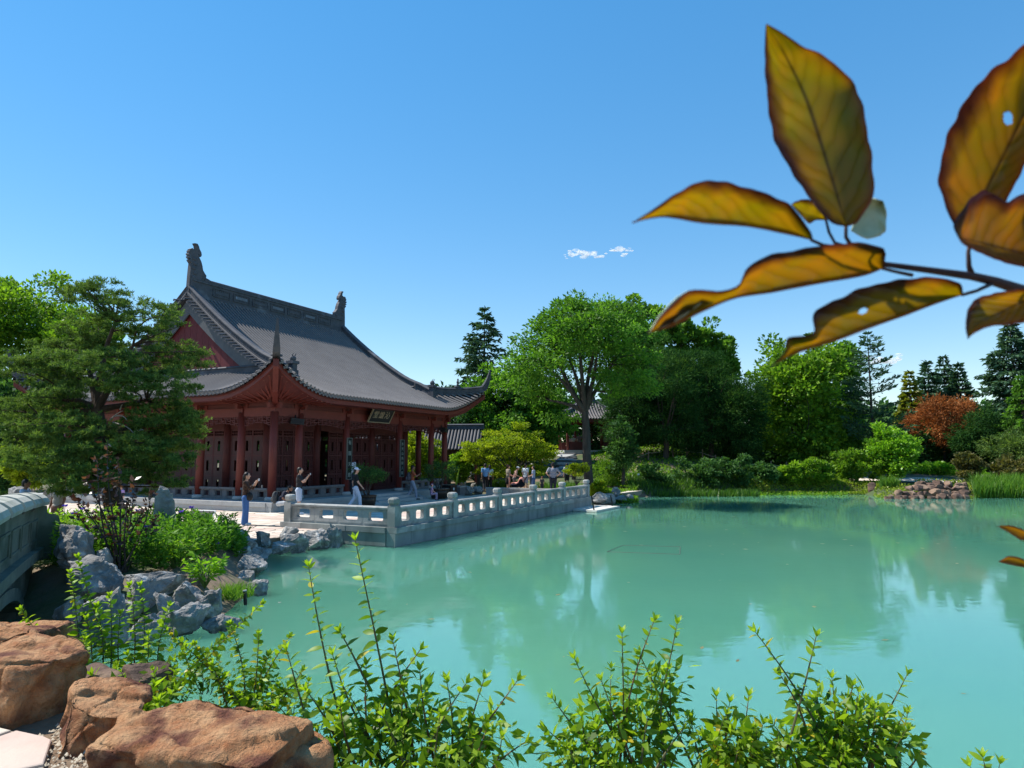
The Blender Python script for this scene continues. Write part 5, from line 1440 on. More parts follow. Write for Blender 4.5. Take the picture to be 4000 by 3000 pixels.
# ------------------------------------------------------------------ pavilion on the mound
def small_roof(parent, w, d, zE, rise, lift=.55, sp=.26, rows=True):
    # hipped roof, eaves at +-w/2, +-d/2, corners turned up
    hw_, hd = w/2, d/2; top = hd
    def pt(x, y, dz=0):
        dx, dy = hw_-abs(x), hd-abs(y); mn, mx = min(dx, dy), max(dx, dy); k = max(0, 1-mx/(hd*.8))**2.2
        return Vector((x*(1+.05*k), y*(1+.05*k), zE + rise*(.55*mn/top+.45*(mn/top)**2) + lift*k + dz))
    b = MB()
    for sy in (-1, 1):
        deck_strip(b, [[pt(x, sy*(hd - min(hd, hw_-abs(x))*k/6)) for k in range(7)] for x in lin(-hw_, hw_, 30)])
    for sx in (-1, 1):
        deck_strip(b, [[pt(sx*(hw_ - (hd-abs(y))*k/6), y) for k in range(7)] for y in lin(-hd, hd, 24)])
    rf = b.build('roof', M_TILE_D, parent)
    x = -hw_ + .12
    while x < hw_-.05:
        t = min(hd, hw_-abs(x))
        if t > .15:
            m = MB(); half_pipe(m, [pt(x, -(hd - t*(1-k/5)), .01) for k in range(6)], .08, .03); m.build('tile_row', M_TILE, rf)
        x += sp
    m = MB()
    for sx in (-1, 1):
        for sy in (-1, 1):
            pts = [pt(sx*(hw_-q), sy*(hd-q)) for q in lin(hd*.98, 0, 8)]; c = pts[-1]
            pts += [c + Vector((sx*.15, sy*.15, .22)), c + Vector((sx*.2, sy*.2, .5))]
            m.sweep(pts, ridge_prof(.2,.28), scales=[1]*9+[.7,.3])
    m.sweep([pt(-(hw_-hd),0), pt(hw_-hd,0)], ridge_prof(.24,.45)); m.build('ridge', M_RIDGE, rf)
    for sy in (-1, 1):
        m = MB(); m.sweep([pt(x, sy*(hd-.08), -.05) for x in lin(-hw_+.02, hw_-.02, 24)], [(-.03,-.26),(.03,-.26),(.03,0),(-.03,0)]); m.build('eave_board', M_RED, parent)
    for sx in (-1, 1):
        m = MB(); m.sweep([pt(sx*(hw_-.08), y, -.052) for y in lin(-hd+.02, hd-.02, 20)], [(-.03,-.26),(.03,-.26),(.03,0),(-.03,0)]); m.build('eave_board', M_RED, parent)
    b = MB(); b.box((-hw_+.4,-hd+.4,zE-.02),(hw_-.4,hd-.4,zE+.02)); b.build('ceiling', M_RED_D, parent)
    return rf
pz = 3.15
pav = empty('garden_pavilion', (7.0, 62.5, pz), R(8), 'small red pavilion with upturned tiled roof on the mound behind the trees', 'pavilion')
small_roof(pav, 6.2, 4.8, 2.75, 1.7)
m = MB(); m.box((-2.7,-2.1,-1.2),(2.7,2.1,0)); m.build('stone_base', M_STEP, pav)
cb2 = MB(); cb2.tube([(0,0,0),(0,0,2.75)], .12, 12); cm2 = cb2.mesh('column', True); cm2.materials.append(M_RED)
for x in (-2.3,-.8,.8,2.3):
    for y in (-1.7,1.7): link('column', cm2, None, pav, (x,y,0))
for y in (-1.7,1.7): m = MB(); m.box((-2.3,y-.07,2.35),(2.3,y+.07,2.74)); m.build('beam', M_RED, pav)
for x in (-2.3,2.3): m = MB(); m.box((x-.07,-1.62,2.36),(x+.07,1.62,2.73)); m.build('beam', M_RED, pav)
for x0, x1 in ((-2.18,-.92),(.92,2.18)):
    m = MB(); m.box((x0,-1.74,0),(x1,-1.66,.75)); m.build('low_wall', M_RED_D, pav)
m = MB(); m.box((.92,-1.2,0),(2.2,-1.1,2.3)); m.build('screen_wall', mat('pale_screen',(.34,.26,.22),(.40,.31,.26),3,.9), pav)
m = MB()
for k in range(14):
    a = k*2*math.pi/14; m.bar((1.5+.36*math.cos(a),-1.225,1.5+.36*math.sin(a)),(1.5+.36*math.cos(a+.45),-1.225,1.5+.36*math.sin(a+.45)),.05,.05)
m.build('round_window_frame', M_PARAPET, pav)
m = MB(); m.box((-2.2,1.4,0),(2.2,1.5,.75)); m.build('back_rail', M_RED_D, pav)
# steps up the mound
st = empty('garden_steps', (0,0,0), 0, 'rough stone steps climbing from the path to the pavilion', 'steps')
for i in range(11):
    t = i/10; d_ = 51.5 + 8.6*t; x_ = (2205-2000+10*t)*d_/FPX; z_ = gz(x_, d_)
    o = link('step', rock_mesh((1.7,.95,.34), 600+i, 3, 5, .04, .02, .35), M_STEP if i % 2 else M_PARAPET, st, (x_, d_, z_+.08)); o.rotation_euler = (0,0,random.uniform(-.1,.1))
# ------------------------------------------------------------------ covered corridor behind the hall
cor = empty('covered_corridor', (-5.6, 51.5, .4), R(-6), 'covered walkway with a grey tiled roof and arched opening behind the hall', 'corridor')
b = MB(); z1, z0 = 4.35, 2.75
def crp(x, t): return Vector((x, -1.6*t, z1-.4 - (z1-z0)*(.9*t+.1*t*t)+.35 - .25*t*(1-t)))
deck_strip(b, [[crp(x, k/6) for k in range(7)] for x in lin(-6.2, 3.4, 12)]); deck_strip(b, [[Vector((x, -crp(x,k/6).y, crp(x,k/6).z)) for k in range(7)] for x in lin(-6.2, 3.4, 12)])
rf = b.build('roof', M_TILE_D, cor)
x = -6.1
while x < 3.4:
    m = MB(); half_pipe(m, [crp(x, k/6)+Vector((0,0,.01)) for k in range(7)], .075, .03); m.build('tile_row', M_TILE, rf); x += .25
m = MB(); m.sweep([(-6.3,0,z1-.1),(3.5,0,z1-.1)], ridge_prof(.3,.4)); m.build('ridge', M_RIDGE, rf)
b = MB(); n = 18
arch = [(.9*math.cos(a), 1.0+.9*math.sin(a)) for a in lin(0, math.pi, n)]
b.box((-6,-.1,-.2),(1.0,.1,z0)); b.box((2.8,-.1,-.2),(3.2,.1,z0))
vs = []; fs = []
for i, (ax_, az) in enumerate(arch): vs += [(1.9+ax_,-.1,az),(1.9+ax_,.1,az),(1.9+ax_,-.1,z0),(1.9+ax_,.1,z0)]
for i in range(n): a = i*4; fs += [(a,a+4,a+6,a+2),(a+1,a+3,a+7,a+5),(a,a+1,a+5,a+4)]
b.add(vs, fs); b.build('wall', mat('dark_red_wall',(.10,.07,.06),(.14,.09,.075),2,.9), cor)  # dark red is the corridor wall's own colour
m = MB(); m.sweep([(1.9+1.02*math.cos(a),-.15,1.0+1.02*math.sin(a)) for a in lin(0,math.pi,16)], [(-.08,-.1),(.08,-.1),(.08,.1),(-.08,.1)], up=(0,-1,0)); m.build('arch_frame', M_PARAPET, cor)
for x in (-5,-2.2,.6,3.1):
    m = MB(); m.tube([(x,-1.3,0),(x,-1.3,z0+.1)], .1, 10); m.build('column', M_RED, cor)
# ------------------------------------------------------------------ rope fence on the far bank
rfz = empty('rope_fence', (0,0,0), 0, 'low wooden post and rope fence under the trees of the far bank', 'fence')
prev = None
for i, px in enumerate((2465,2530,2590,2625,2680,2740,2790,2815,2870,2915,2960,3005,3065,3120,3155,3220,3250)):
    d_ = 53.5 + 1.2*math.sin(i*.5); x_ = (px-2000)*d_/FPX; z_ = gz(x_, d_)
    m = MB(); m.tube([(x_,d_,z_-.1),(x_,d_,z_+random.uniform(.75,.9))], [.06,.05], 7); m.build('post', M_WOOD, rfz)
    q = Vector((x_, d_, z_+.62))
    if prev is not None:
        mid = (q+prev)/2 - Vector((0,0,.08)); m = MB(); m.tube([prev, (prev*3+q)/4-Vector((0,0,.06)), mid, (prev+q*3)/4-Vector((0,0,.06)), q], .018, 5); m.build('rope', mat('rope',(.34,.29,.22),None,rough=.95), rfz)
    prev = q
# ------------------------------------------------------------------ planter at the terrace end, pots, boxes
pl = empty('stone_planter', tw(17.6,.4,ZT-.02), HROT, 'low pale stone planter wall behind the end of the balustrade', 'planter')
m = MB(); m.box((0,0,0),(.22,6.0,.42)); m.build('wall', M_GRAN, pl)
m = MB(); m.box((-.03,-.03,.42),(.25,6.03,.50)); m.build('coping', M_GRAN, pl)
def potted(px, depth, label, y_top, w, pot_r=.36, pot_h=.5):
    p = Py(px, 1785, depth); loc = Vector((p.x, depth, ZT))
    root = empty('potted_shrub', loc, 0, label, 'potted plant', 'potted shrubs in front of the hall')
    m = MB(); m.tube([(0,0,0),(0,0,.05),(0,0,pot_h*.6),(0,0,pot_h)], [pot_r*.72,pot_r*.85,pot_r*1.02,pot_r], 20); m.build('pot', mat('glazed_pot',(.022,.016,.012),(.035,.025,.018),5,.35), root, smooth=True)
    m = MB(); m.tube([(0,0,pot_h-.04),(0,0,pot_h+.04)], [pot_r*1.08,pot_r*1.08], 20); m.build('rim', mat('glazed_pot',(.022,.016,.012)), root)
    H_ = zt(y_top, depth)-ZT; W = mpx(w, depth)/2; m = MB(); tips = []
    for i in range(5):
        a = i*1.26; e = Vector((math.cos(a)*W*.55, math.sin(a)*W*.55, H_*random.uniform(.6,.85))); limb(m, (math.cos(a)*.06,math.sin(a)*.06,pot_h-.05), e, .03, .012, .12, 6, 6)
    m.build('stem', M_BARK, root)
    bl = [(0,0,H_*.74,W*.75,W*.75,H_*.2)]+[(math.cos(i*1.1)*W*.6, math.sin(i*1.1)*W*.6, H_*random.uniform(.55,.85), W*.4,W*.4,H_*.14) for i in range(6)]
    C = blob_points(bl, 90, .3); v, f, t = cluster_leaves(C, rng.uniform(.12,.22,len(C)), 45, .07, .45, .7); np_mesh('crown', v, f, L_DK, root, t)
potted(1440, 30.2, 'leafy dark shrub in a dark pot behind the man in the cap', 1805, 150)
potted(1718, 36.3, 'leafy shrub in a big glazed bowl by the last columns', 1795, 170, .5, .5)
def boxes():
    p = Pz(1755, 1935, ZT); t = empty('equipment_case', (p.x, p.y, ZT), HROT, 'black equipment case beside the glazed bowl', 'case')
    m = MB(); m.box((-.35,-.3,0),(.35,.3,.55)); m.build('body', M_BLACK, t); m = MB(); m.box((-.36,-.31,.55),(.36,.31,.60)); m.build('lid', M_BLACK, t)
    m = MB(); m.box((-.08,-.315,.30),(.04,-.302,.44)); m.build('label', M_WHITE, t)
    p = Pz(1790, 1932, ZT); t = empty('stone_box', (p.x, p.y, ZT), HROT, 'grey stone plinth next to the black case', 'plinth')
    m = MB(); m.box((-.3,-.3,0),(.3,.3,.42)); m.build('body', M_PARAPET, t); m = MB(); m.box((-.33,-.33,.42),(.33,.33,.5)); m.build('top', M_GRAN, t)
    p = hw(9.6,-.6,ZP); t = empty('stone_bowl', p, HROT, 'small pale stone bowl on the hall steps', 'bowl')
    m = MB(); m.tube([(0,0,0),(0,0,.06),(0,0,.2),(0,0,.3)], [.14,.17,.26,.28], 16); m.build('body', M_GRAN, t, smooth=True)
    m = MB(); m.tube([(0,0,.285),(0,0,.31)], [.30,.30], 16); m.build('rim', M_GRAN, t)
boxes()
# banana-like bright leaves near the column
bn = empty('plantain_plant', Pz(1775,1925,.36), 0, 'bright yellow green broad leaved plant beside the last column', 'plant')
ML_BIG = leafmat('leaf_plantain', (.10,.20,.012), (.19,.32,.02), (.34,.46,.03), .5)
for i in range(12):
    a = i*.55+.3; L_ = random.uniform(.6,1.0) if i else 1.5; D_ = Vector((math.cos(a)*.8, math.sin(a)*.8, 1.0 if i else 4)).normalized(); S_ = D_.cross(Vector((0,0,1))).normalized(); vs = []; ts = []
    for k in range(7):
        t = k/6; c_ = D_*L_*t + Vector((0,0,-.35*L_*t*t if i else 0)) ; w_ = .16*L_*math.sin(math.pi*min(1,t*.93+.05))
        vs += [c_-S_*w_, c_+Vector((0,0,-.02)), c_+S_*w_]; ts += [.5+.4*random.random()]*3
    f_ = np.array([[k*3+j, k*3+j+1, k*3+j+4, k*3+j+3] for k in range(6) for j in range(2)])
    np_mesh('leaf', np.array([tuple(v) for v in vs]), f_, ML_BIG, bn, np.array(ts))
# ------------------------------------------------------------------ raft, floating frame, signs, stake
rt = empty('floating_platform', (0,0,0), 0, 'flat pale floating platform moored at the terrace end', 'raft')
c4 = [Vector((2.75,33.3,.10)),Vector((3.98,32.3,.10)),Vector((5.45,35.4,.10)),Vector((4.3,36.2,.10))]
ex, ey = (c4[1]-c4[0]), (c4[3]-c4[0])
for i in range(6):
    a = c4[0]+ey*(i/6); b_ = a + ey*(1/6-.004); m = MB()
    vs = [a, a+ex, b_+ex, b_]; m.add([q-Vector((0,0,.09)) for q in vs]+vs, [(0,3,2,1),(4,5,6,7),(0,1,5,4),(1,2,6,5),(2,3,7,6),(3,0,4,7)]); m.build('plank', mat('pale_board',(.52,.50,.45),(.60,.58,.53),4,.85), rt)
for (a, b_) in (((2.9,33.5,-.3),(2.62,33.5,.72)),((3.95,32.55,-.3),(3.8,32.7,.75)),((5.2,35.3,-.1),(5.1,35.4,.62))):
    m = MB(); m.tube([a, b_], .035, 8); m.build('pole', M_BLACK, rt)
fm = empty('pond_barrier', (0,0,0), 0, 'thin square of pipe floating flat on the pond', 'barrier')
q4 = [(2.65,19.25,.0),(4.55,18.75,.0),(4.95,20.3,.0),(3.3,20.6,.0)]
for i in range(4):
    m = MB(); m.tube([q4[i], q4[(i+1)%4]], .014, 6); m.build('pipe', mat('grey_pipe',(.06,.085,.065),None,rough=.7), fm)
ip = empty('interpretive_panel', Pz(772,2052,ZT), R(-12), 'slanted dark information panel on the paving beside the iris bed', 'sign')
m = MB(); m.prism([(-.32,0),(.30,0),(.36,.03),(-.26,.03)], (0,0,.02), (1,0,0), (0,1,0), .02); m.build('foot', M_BLACK, ip)
m = MB(); Mx = Matrix.Rotation(R(-35), 4, 'X'); m.box((-.42,-.03,.05),(.42,.0,.52), Mx); m.build('panel', M_BLACK, ip)
m = MB(); m.box((-.44,-.035,.52),(.44,.02,.55), Mx); m.box((.42,-.035,.05),(.44,.005,.52), Mx); m.build('edge', M_WHITE, ip)
m = MB(); m.box((-.36,.001,.12),(.36,.004,.46), Mx); m.build('face', mat('panel_face',(.55,.55,.5),(.4,.42,.4),20,.5), ip)
sk = empty('wooden_stake', Pz(872,2088,.42), 0, 'short brown wooden stake at the paving edge', 'stake')
m = MB(); m.tube([(0,0,-.15),(0,0,.24)], [.045,.04], 8); m.build('shaft', M_WOOD, sk); m = MB(); m.tube([(0,0,.24),(0,0,.27),(0,0,.29)], [.048,.05,.03], 8); m.build('head', M_WOOD, sk)
pt_ = empty('plant_marker', Pz(1945,1915,.36), 0, 'small white plant marker on a thin stalk', 'sign')
m = MB(); m.tube([(0,0,-.1),(0,0,.42)], .012, 6); m.build('stalk', M_BLACK, pt_); m = MB(); m.box((-.14,-.012,.0),(.14,.0,.16), Matrix.Translation((0,0,.40)) @ Matrix.Rotation(R(-25),4,'Y') @ Matrix.Rotation(R(-30),4,'X')); m.build('plate', M_WHITE, pt_)
pt_ = empty('plant_marker', Py(2494,1850,46.6), 0, 'tiny pale marker in the shaded grass', 'sign'); zz = gz(pt_.location.x, 46.6); pt_.location.z = zz
m = MB(); m.tube([(0,0,-.1),(0,0,.75)], .012, 6); m.build('stalk', M_BLACK, pt_); m = MB(); m.box((-.07,-.012,.70),(.07,0,.82)); m.build('plate', M_WHITE, pt_)
sl = empty('garden_spotlight', Pz(930,2380,.0)+Vector((0,.35,.02)), 0, 'small black spotlight tube in the mossy tuft', 'spotlight')
m = MB(); m.tube([(0,0,-.1),(-.03,0,.22)], .032, 10); m.build('tube', M_BLACK, sl); m = MB(); m.tube([(-.03,0,.22),(-.032,0,.24)], .036, 10); m.build('glass_cap', mat('lamp_cap',(.45,.45,.43),None,rough=.3), sl)
bn_ = empty('stone_bench', Py(165,1975,17.6), R(6), 'pale stone bench slab behind the flower bed', 'bench'); bn_.location.z = ZT
m = MB(); m.box((-.75,-.2,.36),(.75,.2,.46)); m.build('seat', M_GRAN, bn_)
for s_ in (-.5,.5): m = MB(); m.box((s_-.08,-.16,0),(s_+.08,.16,.36)); m.build('leg', M_PARAPET, bn_)
cpz = Py(213,1950,17.6); cu = empty('paper_cup', (cpz.x,17.6,ZT+.46), 0, 'white paper cup standing on the stone bench', 'cup')
m = MB(); m.tube([(0,0,0),(0,0,.11)], [.033,.043], 14); m.build('cup', M_WHITE, cu); m = MB(); m.tube([(0,0,.11),(0,0,.125)], [.046,.044], 14); m.build('lid', M_WHITE, cu)
cn = empty('drinks_can', hw(0,-.0,ZP+.52)+U*.0+V*.55, 0, 'small drinks can on the low parapet by the corner column', 'can')
m = MB(); m.tube([(0,0,0),(0,0,.12)], .034, 12); m.build('body', mat('can_metal',(.35,.33,.32),None,rough=.4,metal=.6), cn); m = MB(); m.tube([(0,0,.12),(0,0,.13)], [.03,.028], 12); m.build('top', M_GRAN, cn)

# ------------------------------------------------------------------ flower bed on the left bank
def bed_points(n, x0, x1, y0, y1):
    x = rng.uniform(x0,x1,n); y = rng.uniform(y0,y1,n); sd_ = pond_sd(x, y); k = (sd_ > .5)
    return np.stack([x[k], y[k], ground_h(x[k], y[k])], 1)
def bed(name, label, pts, h0, h1, per, ls, mt, tint0, cat='flowers'):
    # upright leafy stems
    n = len(pts); H_ = rng.uniform(h0,h1,n); lean = np.stack([rng.normal(0,.16,n), rng.normal(0,.16,n), np.ones(n)],1)
    t = rng.uniform(.12,1,(n,per)); P = (pts[:,None,:] + lean[:,None,:]*(t*H_[:,None])[:,:,None]).reshape(-1,3)
    D = unit(rng.normal(size=P.shape)*np.array([1,1,.4]) + np.array([0,0,.55])); s = ls*rng.uniform(.6,1.3,len(P))
    tn = np.clip(tint0 + .30*(t.ravel()-.5) + rng.normal(0,.14,len(P)),0,1)
    v, f, tt = leaf_cards(P, D, s, s*.30, tn); return tag(np_mesh(name, v, f, mt, None, tt), label, cat, kind='stuff')
bp1 = bed_points(900, -10.9,-6.2, 12.8, 17.2)
bed('flower_bed','dense bright green perennials in the bed beside the bridge', bp1[bp1[:,0] < -8.3+0*bp1[:,1]], .45, .95, 34, .12, L_MAP, .62)
bed('iris_bed','darker green iris and perennials on the bank above the rocks', bp1[bp1[:,0] >= -8.6], .40, .85, 34, .13, L_LOC, .42)
bp2 = bed_points(220, -8.8,-6.0, 16.2, 17.8); bed('edge_plants','bright low plants at the edge of the paving', bp2, .25,.6,26,.10,L_BRI,.6)
m_fl = leafmat('violet_petal', (.06,.02,.25),(.12,.05,.45),(.2,.1,.6),.3,tcol=(1,.9,1.1))
for i, (px, py, d_) in enumerate(((285,2008,13.6),(318,1990,13.8),(535,1995,13.6),(570,2060,13.0),(705,2000,14.6),(745,1983,15.6),(845,2125,14.6),(250,1978,14.2))):
    q = Py(px,py,d_); fl = empty('balloon_flower', (q.x,q.y,gz(q.x,q.y)), 0, 'single violet flower on a stem in the bed', 'flower', 'violet flowers in the bed'); hz = q.z-fl.location.z
    m = MB(); m.tube([(0,0,0),(.02,0,hz)], [.008,.005], 5); m.build('stem', mat('flower_stem',(.06,.14,.02),None), fl)
    vs = []; fs = []
    P_ = np.zeros((6,3))+np.array([.02,0,hz]); D_ = np.array([[math.cos(k*1.05),math.sin(k*1.05)-.5,.5] for k in range(6)]); v, f, tt = leaf_cards(P_, unit(D_), .07, .05, np.full(6,.5)); np_mesh('petals', v, f, m_fl, fl, tt)
ps_ = bed_points(1, -5.55,-5.5, 12.6, 12.65)
mo = []
for _ in range(900):
    a = random.uniform(0,6.28); r2 = random.uniform(0,.42)**.8; mo.append((-5.25+math.cos(a)*r2, 12.75+math.sin(a)*r2, .10))
blades('moss_tuft','soft yellow green mossy grass tuft at the water edge', mo, .12, .3, .012, L_GRASS, lean=.5, tint0=.75)
def herb(name, label, loc, n, R_, Hh, ls, mt, tint0=.6, asp=.3):
    root = empty(name, loc, 0, label, 'plant'); m = MB(); Ps, Ds = [], []
    for i in range(n):
        a = random.uniform(0,6.28); e = Vector((math.cos(a)*R_*random.uniform(.2,1), math.sin(a)*R_*random.uniform(.2,1), Hh*random.uniform(.6,1))); pts = limb(m, (0,0,0), e, .008, .004, .1, 4, 4)
        for k in range(9): Ps.append(tuple(Vector(pts[-1]).lerp(Vector(pts[1]), random.random()*.7))); Ds.append((math.cos(a)+random.gauss(0,.7), math.sin(a)+random.gauss(0,.7), random.gauss(.1,.4)))
    m.build('stem', mat('herb_stem',(.09,.15,.03),None), root); P_ = np.array(Ps); s = ls*rng.uniform(.7,1.2,len(P_)); v, f, tt = leaf_cards(P_, unit(np.array(Ds)), s, s*asp, np.clip(rng.normal(tint0,.15,len(P_)),0,1)); np_mesh('foliage', v, f, mt, root, tt)
q = Pz(790,2300,.35); herb('peony_plant','bright green peony clump among the bank rocks', (q.x,q.y+.1,gz(q.x,q.y)), 26, .40, .62, .16, L_BRI)
q = Pz(660,2250,.4); herb('peony_plant','second green leafy clump behind the slanting slab rock', (q.x,q.y+.2,gz(q.x,q.y)), 24, .42, .6, .15, L_MAP, .7)
q = Pz(1055,2130,.38); 
# purple leaved shrub
p0 = Py(470,2200,12.8); p0.z = gz(p0.x, 12.8); root = empty('purple_smokebush', p0, 0, 'dark purple leaved shrub in front of the garden pine', 'shrub')
m = MB(); Ps, Ds = [], []
for i, (px, py, o) in enumerate(((420,1720,0),(380,1790,.2),(460,1800,-.2),(330,1860,.1),(520,1880,.2),(280,1930,0),(590,1920,0),(440,1860,.4),(400,1930,-.3),(500,1960,-.2),(340,1990,.3),(560,1990,.3),(620,2010,.1),(300,2010,.2),(430,2010,-.4))):
    e = Vector(Py(px,py,12.8+o))-p0; pts = limb(m, (random.uniform(-.1,.1),random.uniform(-.1,.1),0), e, .022, .006, .08, 8, 6)
    for k in range(34):
        q = pts[-1].lerp(pts[3], random.random()**1.3); Ps.append(tuple(q+Vector((random.gauss(0,.03),random.gauss(0,.03),random.gauss(0,.03))))); Ds.append((random.gauss(0,1),random.gauss(0,1),random.gauss(.2,.5)))
m.build('branches', M_BARK, root); P_ = np.array(Ps); s = .12*rng.uniform(.7,1.25,len(P_)); v, f, tt = leaf_cards(P_, unit(np.array(Ds)), s, s*.55, np.clip(rng.normal(.5,.28,len(P_)),0,1)); np_mesh('foliage', v, f, L_PUR, root, tt)
# ------------------------------------------------------------------ people
CM = {}
def cloth(c, rough=.85):
    k = tuple(c)
    if k not in CM: CM[k] = mat('cloth_%d' % len(CM), c, tuple(min(1, q*1.18+.005) for q in c), 14, rough, .004, 30)
    return CM[k]
def capsule(m, a, b, ra, rb, n=10):
    a, b = Vector(a), Vector(b)
    m.tube([a, b], [ra, rb], n); m.ell(a, ra, n, 6); m.ell(b, rb, n, 6)
def remesh(o, voxel):
    md = o.modifiers.new('join', 'REMESH'); md.mode = 'VOXEL'; md.voxel_size = voxel; md.use_smooth_shade = True
    sm = o.modifiers.new('soft', 'SMOOTH'); sm.factor = .5; sm.iterations = 2
    return o
POSE = {
 'down':  dict(R=((.125,-.01,.64),(.13,.04,.49)), L=((-.125,-.01,.64),(-.13,.04,.49))),
 'phone': dict(R=((.118,.10,.69),(.05,.18,.805)), L=((-.118,.10,.69),(-.05,.18,.805))),
 'hips':  dict(R=((.215,-.05,.675),(.115,.02,.575)), L=((-.215,-.05,.675),(-.115,.02,.575))),
 'push':  dict(R=((.13,.01,.655),(.085,.16,.60)), L=((-.13,.01,.655),(-.085,.16,.60))),
 'walk':  dict(R=((.125,.05,.65),(.115,.15,.53)), L=((-.13,-.06,.645),(-.13,-.03,.49))),
 'one':   dict(R=((.13,.10,.68),(.06,.20,.74)), L=((-.125,.0,.64),(-.12,.07,.50))),
 'lap':   dict(R=((.13,.06,.66),(.05,.20,.58)), L=((-.13,.06,.66),(-.05,.20,.58))),
}
LEGS = {
 'stand': dict(R=((.055,.012,.285),(.055,0,.045)), L=((-.055,.012,.285),(-.055,0,.045))),
 'walk':  dict(R=((.055,.095,.30),(.055,.12,.05)), L=((-.055,-.01,.285),(-.055,-.15,.085))),
 'sit':   dict(R=((.075,.235,.545),(.075,.235,.28)), L=((-.075,.24,.545),(-.085,.20,.28))),
}
def person(label, loc, face, h, top, bottom, skin=None, hair=(.012,.009,.008), pose='down', legs='stand', sleeve='short', low='long', hat=None, shoes=(.05,.05,.05), longhair=False, bun=False, build=1.0, lean=0.0, voxel=.014, flare=False, group='visitors in the garden', head_turn=0.0):
    root = empty('person', loc, face, label, 'person', group)
    skin = skin or M_SKIN; s = h; bw = build
    seat = -.53 if legs == 'sit' else 0.0
    def P(q, torso=True):
        v = Vector(q)
        if torso and lean: # bend forward about the hips
            d = v.z-.53
            if d > 0: v = Vector((v.x, v.y + d*math.sin(lean), .53 + d*math.cos(lean) ))
        return Vector((v.x*s, v.y*s, (v.z+seat)*s))
    A, Lg = POSE[pose], LEGS[legs]
    sh = {'R': (.103*bw,0,.808), 'L': (-.103*bw,0,.808)}; hp = {'R': (.05*bw,0,.52), 'L': (-.05*bw,0,.52)}
    m = MB()                                     # the body: one continuous figure
    m.ell(P((0,0,.73)), (.088*s*bw,.055*s*bw,.11*s)); m.ell(P((0,0,.61)), (.074*s*bw,.05*s*bw,.10*s)); m.ell(P((0,0,.53)), (.082*s*bw,.056*s*bw,.06*s))
    capsule(m, P((-.085*bw,0,.80)), P((.085*bw,0,.80)), .034*s, .034*s)
    capsule(m, P((0,-.004,.81)), P((0,.008,.885)), .03*s, .028*s)
    hc = P((0,.012,.932)); ct, stn = math.cos(head_turn), math.sin(head_turn)
    def hd(x, y, z): return hc + Vector((x*ct - y*stn, x*stn + y*ct, z))*s
    m.ell(hc, (.045*s,.055*s,.064*s), 12, 9); m.ell(hd(0,.018,-.036), (.03*s,.034*s,.032*s)); m.ell(hd(0,.058,-.008), (.009*s,.013*s,.015*s), 6, 5)
    for e in (-1,1): m.ell(hd(e*.046,-.002,-.004), (.008*s,.012*s,.018*s), 6, 5)
    for k in 'RL':
        sg = 1 if k == 'R' else -1; el, wr = A[k]
        el = P(el); wr = P(wr); S_ = P(sh[k])
        capsule(m, S_, el, .029*s*bw, .024*s); capsule(m, el, wr, .0225*s, .0145*s)
        d = (wr-el).normalized(); side = Vector((1,0,0))*sg - d*d.x*sg; side = side.normalized() if side.length > .1 else Vector((0,1,0)); nrm = d.cross(side)
        pc = wr + d*.030*s; m.ell(pc, (.020*s,.020*s,.020*s), 8, 6)
        for j in range(4):                       # four fingers of unequal length, bent at the knuckle
            off = side*(j-1.5)*.0095*s; L_ = (.036,.043,.040,.031)[j]*s; b0 = pc + d*.016*s + off; b1 = b0 + d*L_*.5; b2 = b1 + (d*.6 - nrm*.45*sg)*L_*.55
            capsule(m, b0, b1, .0062*s, .0056*s, 6); capsule(m, b1, b2, .0056*s, .0048*s, 6)
        t0 = pc - side*.014*s*sg*0 + side*.017*s; capsule(m, t0, t0 + (side*.7+d*.6)*.030*s, .0068*s, .0056*s, 6)
        kn, an = Lg[k]; Hp = P(hp[k], False); kn = P(kn, False); an = P(an, False)
        capsule(m, Hp, kn, .047*s*bw, .032*s); capsule(m, kn, an, .031*s, .019*s)
        fd = Vector((0,1,0)); capsule(m, an + Vector((0,-.01,-.018))*s, an + Vector((sg*.008,.085,-.028))*s, .020*s, .017*s)
    body = remesh(m.build('body', skin, root), voxel)
    m = MB()                                     # upper garment
    m.ell(P((0,0,.725)), (.102*s*bw,.066*s*bw,.115*s)); m.ell(P((0,0,.62)), (.092*s*bw,.063*s*bw,.10*s)); m.ell(P((0,0,.545)), (.092*s*bw,.065*s*bw,.05*s))
    capsule(m, P((-.088*bw,0,.797)), P((.088*bw,0,.797)), .041*s, .041*s)
    for k in 'RL':
        el, wr = A[k]; S_, el, wr = P(sh[k]), P(el), P(wr)
        if sleeve == 'none': capsule(m, S_, S_.lerp(el,.1), .038*s*bw, .036*s)
        else: capsule(m, S_, S_.lerp(el,.62) if sleeve == 'short' else el, .038*s*bw, .036*s if sleeve == 'short' else .031*s)
        if sleeve == 'long': capsule(m, el, el.lerp(wr,.9), .031*s, .025*s)
        if sleeve == 'elbow': capsule(m, el, el.lerp(wr,.35), .031*s, .027*s)
    remesh(m.build('shirt', cloth(top), root), voxel)
